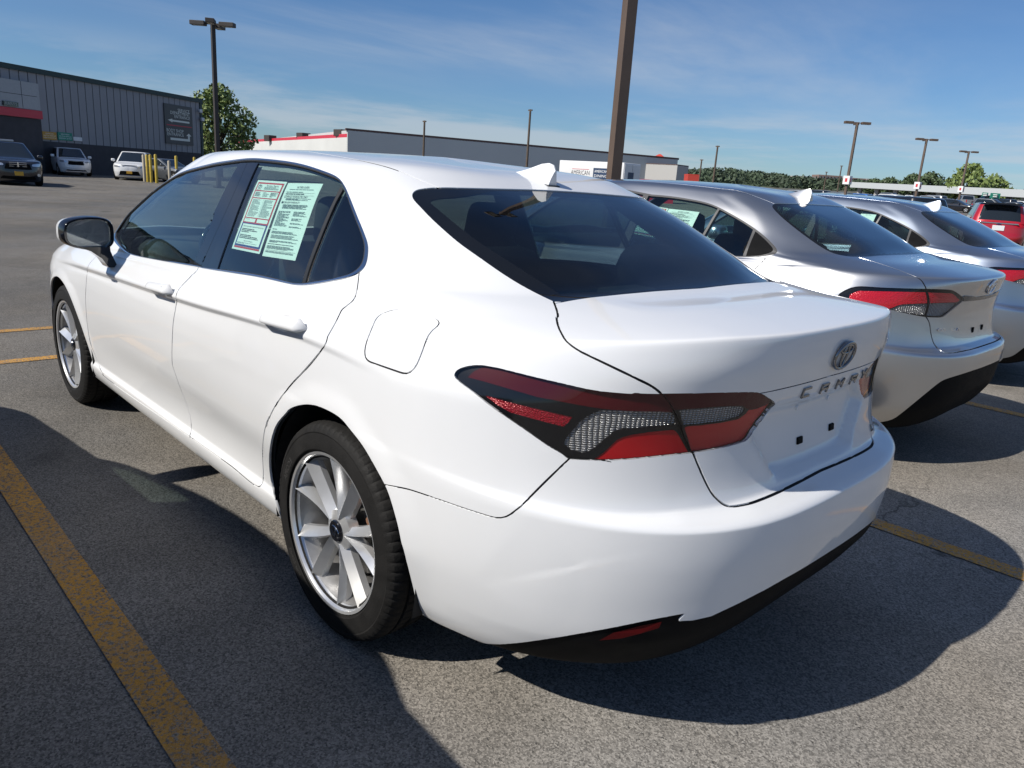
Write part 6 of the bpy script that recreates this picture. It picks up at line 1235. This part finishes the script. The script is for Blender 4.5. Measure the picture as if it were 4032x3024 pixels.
# ------------------------------------------------------------------ vehicles further off: same shell method, coarser
def gen_rows(p):
    """p: wb, fo, ro, hw (half width), H, belt, hood (z), cowl (x), wtop (x), rtop (x), rbase (x), clear (ground clearance)"""
    wb, fo, ro, hw, H = p['wb'], p['fo'], p['ro'], p['hw'], p['H']; X0, X1 = wb+fo, -ro; be, hd, cl = p['belt'], p['hood'], p.get('clear', .2); tb = p.get('deck', be)
    K = [wb+.35, wb, wb*.75, wb*.4, .1, -.3]; S = (wb+.1, -.3); R = []
    def row(z, y, xs, front, rear, **k): R.append(dict(z=[z]*6 if np.isscalar(z) else z, y=[y]*6 if np.isscalar(y) else y, xs=xs, front=front, rear=rear, xk=k.pop('xk', K), **k))
    sq = p.get('sq', 3.0)
    row(cl-.02, hw*.86, S, (X0-.25, cl-.02), (X1+.22, cl)); row(cl+.05, hw*.94, S, (X0-.10, cl+.04), (X1+.08, cl+.06))
    row(cl+.14, hw*.955, S, (X0-.04, cl+.14), (X1+.03, cl+.16)); row(.52, hw*.985, S, (X0, .50), (X1, .55), rnm=(2, sq+.6), fnm=(2, 3.0)); row(.70, hw, S, (X0-.01, .66), (X1+.03, .72), rnm=(2, sq+.6), fnm=(2, 3.0))
    row([hd-.10, hd-.08, be-.15, be-.14, be-.13, be-.13], hw*.985, S, (X0-.05, hd-.14), (X1+.05, tb-.10), rnm=(2, sq+.6), fnm=(2, 3.0)); row([hd-.03, hd-.01, be-.08, be-.07, be-.06, be-.06], hw*.955, S, (X0-.14, hd-.05), (X1+.07, tb-.02), rnm=(2, sq+.4), fnm=(2, 3.0))
    row([hd, hd+.03, be-.04, be-.03, be-.03, be-.03], hw*.92, (wb*.98, -.25), (X0-.40, hd+.01), (X1+.10 if p.get('hatch') else X1+.25, tb+.01), rnm=(2, sq+.4), fnm=(2, 3.0))
    cx, wt, rt, rb = p['cowl'], p['wtop'], p['rtop'], p['rbase']; c_h = be+.02
    def g(z, y, f): xf = cx+(wt-cx)*f; xr = rb+(rt-rb)*f; return [z-.02, z, z, z, z, z-.01], [y*.94, y, y, y, y, y*.97], xf, xr
    for f, yy in ((0, hw*.89), (.35, hw*.84), (.70, hw*.775), (1.0, hw*.715)):
        z = c_h+(H-.055-c_h)*f; zz, ys, xf, xr = g(z, yy, f); kk = [xf-.1, xf-.3, (xf+xr)/2+.3, (xf+xr)/2-.3, xr+.6, xr+.2]
        row(zz, ys, (xf-.30, xr+.22), (xf, z-.005 if f else c_h+.02), (xr, z), xk=kk, rnm=(2, 4.2), fnm=(2, 4.0))
    z = H-.022; row(z, hw*.62, (wt-.42, rt+.35), (wt-.14, z), (rt+.13, z), xk=[wt, wt-.3, wt-.5, rt+.6, rt+.4, rt+.1], rnm=(2, 4), fnm=(2, 4)); row(H-.006, hw*.3, (wt-.7, rt+.6), (wt-.5, H-.006), (rt+.45, H-.006), xk=[wt, wt-.3, wt-.5, rt+.6, rt+.4, rt+.1]); row(H, 0.0, (wt-.8, rt+.75), (wt-.75, H), (rt+.7, H), xk=[wt, wt-.3, wt-.5, rt+.6, rt+.4, rt+.1])
    return R
def simple_wheel(name, R=.34, w=.22):
    t = empty(name); MB().lathe([(R*.66, -w/2), (R*.92, -w/2), (R, -w*.36), (R, w*.36), (R*.93, w/2), (R*.68, w/2*.96)], 28).build('tyre', M['tyre'], t, smooth=40)
    mb = MB().lathe([(R*.68, w*.42), (R*.64, w*.46), (R*.60, w*.36), (R*.2, w*.30), (0, w*.32)], 28); mb.build('rim', M['alloy_dark'], t, smooth=40)
    for k in range(5):
        a = k*2*math.pi/5; MB().rbox((R*.38*math.cos(a), w*.38, R*.38*math.sin(a)), (R*.56, .02, R*.16), .008, rot=((math.cos(a), 0, -math.sin(a)), (0, 1, 0), (math.sin(a), 0, math.cos(a)))).build('spoke', M['alloy'], t, smooth=40)
    return t
WHEEL2 = [None]
def make_vehicle(name, p, paint, step=.05, roof=None, face='suv'):
    b = Body(gen_rows(p), step=step); b.finish(); sh = Shell(b); P0 = [0]; hw, H, wb, fo, ro, be = p['hw'], p['H'], p['wb'], p['fo'], p['ro'], p['belt']; X0, X1 = wb+fo, -ro; cx, wt, rt, rb = p['cowl'], p['wtop'], p['rtop'], p['rbase']; wr = p.get('wr', .34)
    for xc in (0, wb):
        a = sh.near([(xc+(wr+.05)*math.cos(t), hw, wr+(wr+.05)*math.sin(t)) for t in np.linspace(-.3, math.pi+.3, 40)]); sh.region(np.concatenate([a, [[a[-1][0], -.2], [a[0][0], -.2]]]), L['hole'])
    UM = b.UV[:, 0].max(); zt = H-.075; y0, y1 = hw*.885, hw*.735
    # windscreen and rear window run over the centre line
    w_lo = sh.near([(cx-.06, hw*.80, be+.05), (cx-.02, hw*.5, be+.045), (cx, 0, be+.045)]); w_hi = sh.near([(wt+.02, 0, zt+.01), (wt, hw*.4, zt+.01), (wt-.06, hw*.64, zt-.005)])
    sh.region(np.concatenate([w_lo[:-1], [[-.3, w_lo[-1][1]], [-.3, w_hi[0][1]]], w_hi[1:]]), L['windscreen'], within=P0)
    r_lo = sh.near([(rb+.02, hw*.70, be+.06), (rb, hw*.4, be+.06), (rb, 0, be+.06)]); r_hi = sh.near([(rt, 0, zt), (rt, hw*.4, zt), (rt+.02, hw*.60, zt-.02)])
    sh.region(np.concatenate([r_lo, [[UM+.3, r_lo[-1][1]], [UM+.3, r_hi[0][1]]], r_hi]), L['rearglass'], within=P0)
    fr = lambda f, x0, x1: x0+(x1-x0)*f
    xa, xb = cx-.28, p.get('dlo_r', rb+.30); ta, tb_ = wt-.22, p.get('dlo_rt', rt+.30)
    dl = sh.near([(xa, hw*.88, be+.03), ((xa+xb)/2, hw*.89, be+.03), (xb, hw*.87, be+.05), (xb-.02, hw*.84, be+.12), (tb_, y1, zt-.02), ((ta+tb_)/2, y1, zt), (ta, y1, zt-.02)], closed=True, sharp=True, dens=.05); sh.region(dl, L['seal'], within=P0); sh.region(dl, L['glass_r'], off=.03, within=[L['seal']])
    nb = p.get('bars', 2)
    for k in range(nb):
        f = (k+1)/(nb+1); sh.band(sh.near([(fr(f, xa, xb), hw*.89, be), (fr(f, ta, tb_)+.02, y1, zt)]), L['seal'], half=.05, within=[L['glass_r']], ext=.02)
    hz = p['hood']
    hl = sh.near([(X0-.42, hw*.93, hz-.10), (X0-.22, hw*.72, hz-.10), (X0-.10, hw*.50, hz-.14), (X0-.09, hw*.50, hz-.22), (X0-.2, hw*.75, hz-.22), (X0-.40, hw*.95, hz-.20)], closed=True, sharp=True, dens=.04); sh.region(hl, L['headlamp'], within=P0)
    gt, gb = (hz-.14, hz-.36) if face != 'low' else (.56, .30)
    g = sh.near([(X0-.15, hw*.46 if face != 'low' else hw*.62, gb), (X0-.08, hw*.42 if face != 'low' else hw*.5, gt), (X0-.03, 0, gt)]); sh.region(np.concatenate([g, [[-.3, g[-1][1]], [-.3, g[0][1]]]]), L['grille'], within=P0)
    g = sh.near([(X0-.2, hw*.7, .26), (X0-.1, hw*.55, .40), (X0-.03, 0, .40)]); sh.region(np.concatenate([g, [[-.3, g[-1][1]], [-.3, g[0][1]-.03]]]), L['black'], within=P0)
    tz = p.get('tail', (be-.16, be+.02)); tl = sh.near([(X1+.32, hw*.96, tz[1]-.02), (X1+.12, hw*.82, tz[1]), (X1+.05, hw*.50, tz[1]-.01), (X1+.04, hw*.52, tz[0]+.02), (X1+.10, hw*.80, tz[0]), (X1+.25, hw*.95, tz[0]+.03)], closed=True, sharp=True, dens=.04); sh.region(tl, L['tail_o'], within=P0)
    cl = p.get('clear', .2); g = sh.near([(X1+.5, hw*.9, cl+.05), (X1+.2, hw*.75, .42), (X1+.03, 0, .42)]); sh.region(np.concatenate([g, [[UM+.3, g[-1][1]], [UM+.3, -.3], [g[0][0], -.3]]]), L['black'], within=P0)
    root = empty(name); lab = sh.lab; cz = sh.V[sh.F][:, :, 2].mean(1)
    rf = (cz > H-.085) & (lab == 0) if roof else np.zeros(len(lab), bool)
    panel(sh, 'body', (lab == 0) & ~rf, paint, root, mirror='both', rim=0)
    if roof: panel(sh, 'roof', rf, roof, root, mirror='both', rim=0)
    for lb, nm, mt in (('windscreen', 'windscreen', 'glass_far'), ('rearglass', 'rear_window', 'glass_far'), ('grille', 'grille', 'black_plastic'), ('black', 'lower_trim', 'black_plastic')):
        if (lab == L[lb]).any(): panel(sh, nm, lab == L[lb], M[mt], root, mirror='both', rim=0, push=-.004)
    for mir in (None, True):
        for lb, nm, mt in (('glass_r', 'side_window', 'glass_far'), ('seal', 'window_frame', 'gloss_black'), ('headlamp', 'headlight', 'headlamp_far'), ('tail_o', 'taillight', 'red_bright2')):
            if (lab == L[lb]).any(): panel(sh, nm, lab == L[lb], M[mt], root, mirror=mir, rim=0, push=.003 if nm[-5:] == 'light' else -.003)
    if WHEEL2[0] is None: WHEEL2[0] = simple_wheel('wheel'); WHEEL2[0].parent = root; first = WHEEL2[0]
    else: first = copy_tree(WHEEL2[0], root)
    for i, (x, y) in enumerate(((0, 1), (wb, 1), (0, -1), (wb, -1))):
        w = first if i == 0 else copy_tree(first, root); w.location = (x, y*(hw-.13), wr); w.scale = (wr/.34,)*3; w.rotation_euler = (0, .3*i, 0 if y > 0 else math.pi)
    for sg in (1, -1):
        for xc in (0, wb): MB().lathe([(0, (hw-.4)*sg), (wr+.045, (hw-.38)*sg), (wr+.055, (hw-.03)*sg)], 20, c=(xc, 0, wr), a0=-.3, a1=math.pi+.3).build('wheel_well', M['well'], root, smooth=40)
        MB().rbox((cx-.42, (hw+.10)*sg, be+.09), (.12, .22, .17), .05).build('mirror_housing', paint, root, smooth=60)
    MB().box((wb/2, 0, cl+.05), (wb+.9, hw*1.6, .06)).build('floor_pan', M['under'], root)
    MB().rbox((wb*.32, 0, be-.18), (wb*.9, hw*1.5, .30), .06).build('seats', M['seat'], root, smooth=50)
    return root
VEH = dict(
 suv=dict(wb=2.85, fo=.98, ro=1.02, hw=.96, H=1.74, belt=1.10, hood=1.05, cowl=2.42, wtop=1.55, rtop=-.72, rbase=-.93, hatch=1, clear=.22, wr=.37, dlo_r=-.62, dlo_rt=-.45, sq=4.0),
 minivan=dict(wb=3.06, fo=.97, ro=1.12, hw=.99, H=1.75, belt=1.08, hood=1.02, cowl=2.95, wtop=1.90, rtop=-.90, rbase=-1.03, hatch=1, clear=.18, wr=.35, dlo_r=-.75, dlo_rt=-.62, sq=4.0),
 sedan=dict(wb=2.75, fo=.95, ro=1.05, hw=.90, H=1.45, belt=.96, hood=.84, cowl=2.35, wtop=1.45, rtop=.15, rbase=-.50, deck=1.04, clear=.19, dlo_r=.02, dlo_rt=.45),
 hatch=dict(wb=2.69, fo=.93, ro=.98, hw=.92, H=1.69, belt=1.05, hood=1.0, cowl=2.28, wtop=1.45, rtop=-.62, rbase=-.86, hatch=1, clear=.22, wr=.36, dlo_r=-.50, dlo_rt=-.35, sq=3.6))
def make_pickup(name, paint):
    t = empty(name); hw = .98
    def prism(n, pts, y0, y1, mt, inset=0.0):
        mb = MB(); k = len(pts); mb.add([(x, y0, z) for x, z in pts]+[(x, y1, z) for x, z in pts], [tuple(range(k)), tuple(range(2*k-1, k-1, -1))]+[(i, (i+1) % k, k+(i+1) % k, k+i) for i in range(k)]); return mb.build(n, mt, t, smooth=30)
    prism('body', [(-1.2, .50), (-.45, .50), (-.42, .80), (.42, .80), (.45, .50), (3.05, .50), (3.1, .80), (3.95, .82), (4.0, .55), (4.55, .55), (4.62, .80), (4.55, 1.08), (4.35, 1.18), (3.05, 1.24), (1.0, 1.24), (.95, 1.30), (-1.2, 1.30)], -hw, hw, paint)
    MB().loft([[(x, y*hw*.95, 1.23) for x, y in ((1.0, -1), (3.15, -1), (3.15, 1), (1.0, 1))], [(x, y*hw*.78, 1.92) for x, y in ((1.12, -1), (2.35, -1), (2.35, 1), (1.12, 1))]]).build('cab', paint, t)
    for sg in (1, -1): MB().add([(1.15, sg*hw*.945, 1.29), (1.95, sg*hw*.945, 1.29), (1.85, sg*hw*.805, 1.84), (1.2, sg*hw*.805, 1.84)], [(0, 1, 2, 3)]).add([(2.05, sg*hw*.945, 1.29), (2.92, sg*hw*.945, 1.29), (2.32, sg*hw*.805, 1.84), (1.95, sg*hw*.805, 1.84)], [(0, 1, 2, 3)]).build('side_window', M['glass_far'], t, loc=(0, sg*.012, 0))
    MB().add([(.985, -hw*.8, 1.33), (.985, hw*.8, 1.33), (1.08, hw*.68, 1.84), (1.08, -hw*.68, 1.84)], [(0, 1, 2, 3)]).build('rear_window', M['glass_far'], t); MB().add([(3.12, -hw*.85, 1.28), (3.12, hw*.85, 1.28), (2.42, hw*.72, 1.86), (2.42, -hw*.72, 1.86)], [(0, 1, 2, 3)]).build('windscreen', M['glass_far'], t, loc=(.01, 0, .01))
    for sg in (1, -1): MB().rbox((-1.19, sg*hw*.93, 1.08), (.06, .12, .34), .02).build('taillight', M['red_bright2'], t)
    MB().rbox((-1.28, 0, .58), (.16, hw*1.9, .16), .03).build('rear_bumper', M['chrome'], t)
    for x in (0, 3.55):
        for sg in (1, -1): w = copy_tree(WHEEL2[0], t); w.location = (x, sg*(hw-.13), .39); w.scale = (1.15,)*3; w.rotation_euler = (0, 0, 0 if sg > 0 else math.pi)
    return t
# ------------------------------------------------------------------ other vehicles
M['black_paint'] = pr('black_blue_paint', (.008, .009, .014), rough=.25, coat=1.0); M['white_far'] = pr('white_car_paint', (.72, .73, .74), rough=.35, coat=.8); M['red_paint'] = pr('red_car_paint', (.42, .012, .022), rough=.3, metal=.2, coat=1.0)
M['blue_paint'] = pr('blue_car_paint', (.03, .14, .45), rough=.3, coat=1.0); M['grey_paint'] = pr('grey_car_paint', (.12, .13, .14), rough=.35, metal=.5, coat=1.0); M['silver_far'] = pr('far_silver_paint', (.42, .43, .44), rough=.35, metal=.6, coat=.8); M['plate_y'] = pr('gold_plate', (.60, .33, .03), rough=.5); M['plate_w'] = pr('white_plate', (.70, .71, .72), rough=.5)
def front_plate(root, p, mat, z=.42): MB().rbox((p['wb']+p['fo']+.012, 0, z), (.02, .31, .16), .006).build('number_plate', M[mat], root)
# dark minivan, white crossover and white minivan facing the lot in front of the workshop
mv = make_vehicle('minivan', VEH['minivan'], M['black_paint'], step=.05); front_plate(mv, VEH['minivan'], 'plate_y', .50); q = place(62, 30.5); mv.location = tuple(q); mv.rotation_euler = (0, 0, face_cam(q)+math.radians(10)); mv.location -= Vector((math.cos(mv.rotation_euler[2])*3.9, math.sin(mv.rotation_euler[2])*3.9, 0)); mv.location.z = float(ground_h(mv.location.x, mv.location.y))
X0 = VEH['minivan']['wb']+VEH['minivan']['fo']
for k in range(3): MB().rbox((X0-.055+.006*k, 0, .93-.075*k), (.03, .62, .018), .005).build('grille_bar', M['chrome'], mv)
MB().rbox((X0-.035, 0, .855), (.03, .05, .20), .01).build('grille_bar', M['chrome'], mv); MB().rbox((1.2, .0, 1.78), (.9, .7, .10), .03).build('roof_rack', M['silver_far'], mv)
for y_ in (.72, -.72): MB().lathe([(0, 0), (.06, .0)], 12).build('fog_lamp', M['headlamp_far'], mv, loc=(X0-.09, y_, .46), rot=(0, 0, -math.pi/2))
tag(mv, 'dark blue-black minivan with a gold number plate by the workshop portal', 'minivan')
def dress_front(r, p, plate, z=.55, low=False):
    X = p['wb']+p['fo']; front_plate(r, p, plate, z); MB().rbox((X-.06, 0, p['hood']-.115), (.05, .9, .03), .01).build('bonnet_trim', M['dark_chrome'], r); MB().rbox((X-.02, 0, .29), (.06, 1.25, .04), .012).build('bumper_trim', M['chrome'], r)
sv = make_vehicle('crossover', VEH['suv'], M['white_far'], step=.05); dress_front(sv, VEH['suv'], 'plate_w'); q = place(296, 47.5); a_ = face_cam(q)+math.radians(8); sv.rotation_euler = (0, 0, a_); sv.location = (q[0]-3.8*math.cos(a_), q[1]-3.8*math.sin(a_), q[2]); tag(sv, 'white crossover with a wide dark grille below the green sign', 'crossover')
vn = make_vehicle('people_carrier', dict(VEH['minivan'], hood=.98), M['white_far'], step=.05, face='low'); dress_front(vn, VEH['minivan'], 'plate_y', .48); q = place(506, 46); a_ = face_cam(q)+math.radians(-8); vn.rotation_euler = (0, 0, a_); vn.location = (q[0]-3.9*math.cos(a_), q[1]-3.9*math.sin(a_), q[2]); tag(vn, 'white people carrier with a gold number plate beside the yellow bollards', 'minivan')
sd_ = make_vehicle('parked_sedan', VEH['sedan'], M['grey_paint'], step=.06, face='low'); q = place(735, 47); a_ = face_cam(q)+math.radians(40); sd_.rotation_euler = (0, 0, a_); sd_.location = (q[0]-3.0*math.cos(a_), q[1]-3.0*math.sin(a_), q[2]); tag(sd_, 'dark grey car half hidden behind the white sedan roof near the bollards', 'car')
# red crossover and black crossover beyond the two silver sedans
rv = make_vehicle('red_crossover', VEH['hatch'], M['red_paint'], step=.035, roof=M['gloss_black']); q = place(3945, 25.5); a_ = face_cam(q)+math.pi+math.radians(6); rv.rotation_euler = (0, 0, a_); rv.location = (q[0]+math.cos(a_), q[1]+math.sin(a_), q[2])
X1 = -VEH['hatch']['ro']; MB().rbox((X1+.07, 0, 1.01), (.06, 1.15, .045), .015).build('tailgate_trim', M['chrome'], rv); MB().rbox((X1+.03, 0, .85), (.03, .36, .17), .008).build('number_plate', M['plate_w'], rv); MB().rbox((-.78, 0, 1.665), (.28, 1.15, .04), .015).build('roof_spoiler', M['gloss_black'], rv); toyota_emblem('emblem', rv, np.array((X1+.04, 0, .955)), np.array((-1.0, 0, 0)), .14, M['navy_badge'])
tag(rv, 'bright red crossover with a black roof and chrome tailgate trim', 'crossover')
bv = make_vehicle('black_crossover', VEH['hatch'], M['black_paint'], step=.05); q = place(3700, 23.0); a_ = face_cam(q)+math.pi+math.radians(42); bv.rotation_euler = (0, 0, a_); bv.location = (q[0]+math.cos(a_), q[1]+math.sin(a_), q[2]); tag(bv, 'black crossover parked between the blue-silver sedan and the red crossover', 'crossover')
# pickups
pk = make_pickup('pickup', M['silver_far']); q = place(3812, 112); pk.location = tuple(q); pk.rotation_euler = (0, 0, math.radians(-55)); tag(pk, 'silver pickup under the canopy beside the green signs', 'pickup')
pk2 = copy_tree(pk, None, {M['silver_far']: M['black_paint']}); q = place(3905, 106); pk2.location = tuple(q); pk2.rotation_euler = (0, 0, math.radians(-50)); tag(pk2, 'black pickup under the canopy beside the green signs', 'pickup')
# rows in the far lot
protos = {}
for kind, st in (('sedan', .11), ('hatch', .11), ('suv', .11)):
    protos[kind] = make_vehicle('far_car', VEH[kind], M['white_far'], step=st)
cols = ['white_far', 'silver_far', 'grey_paint', 'black_paint', 'blue_paint', 'red_paint']; cname = dict(white_far='white', silver_far='silver', grey_paint='grey', black_paint='black', blue_paint='blue', red_paint='red')
far = [(2948, 66, 'sedan', 0), (3010, 70, 'hatch', 0), (3060, 74, 'sedan', 2), (3105, 60, 'sedan', 0), (3150, 84, 'hatch', 1), (3190, 64, 'sedan', 0), (3235, 92, 'suv', 3), (3262, 66, 'hatch', 1), (3318, 74, 'suv', 2), (3372, 78, 'hatch', 4), (3330, 104, 'sedan', 0), (3420, 100, 'sedan', 0), (3448, 76, 'sedan', 1), (3480, 118, 'hatch', 2), (3515, 82, 'suv', 0), (3560, 122, 'sedan', 0), (3596, 90, 'sedan', 2), (3640, 96, 'hatch', 1), (3690, 104, 'suv', 1), (3718, 88, 'sedan', 3), (3752, 96, 'sedan', 2), (3860, 88, 'hatch', 2), (3965, 98, 'hatch', 3), (3990, 110, 'sedan', 0), (4015, 84, 'sedan', 2), (2890, 84, 'sedan', 3), (2925, 96, 'hatch', 0), (3545, 70, 'sedan', 3), (3400, 66, 'sedan', 0)]
usedp = set()
for i, (x, D, kind, c) in enumerate(far):
    pr0 = protos[kind]; q = place(x, D)
    if c == 0 and kind not in usedp: o = pr0; usedp.add(kind)
    else: o = copy_tree(pr0, None, {M['white_far']: M[cols[c]]})
    o.location = tuple(q); o.rotation_euler = (0, 0, math.radians((-8, 172, -12, 168)[i % 4]+((i*37) % 11-5)))
    tag(o, f'{cname[cols[c]]} {dict(sedan="car", hatch="hatchback", suv="crossover")[kind]} in the distant rows before the hill and canopy', 'car', f'{cname[cols[c]]} {kind} cars in the far lot')
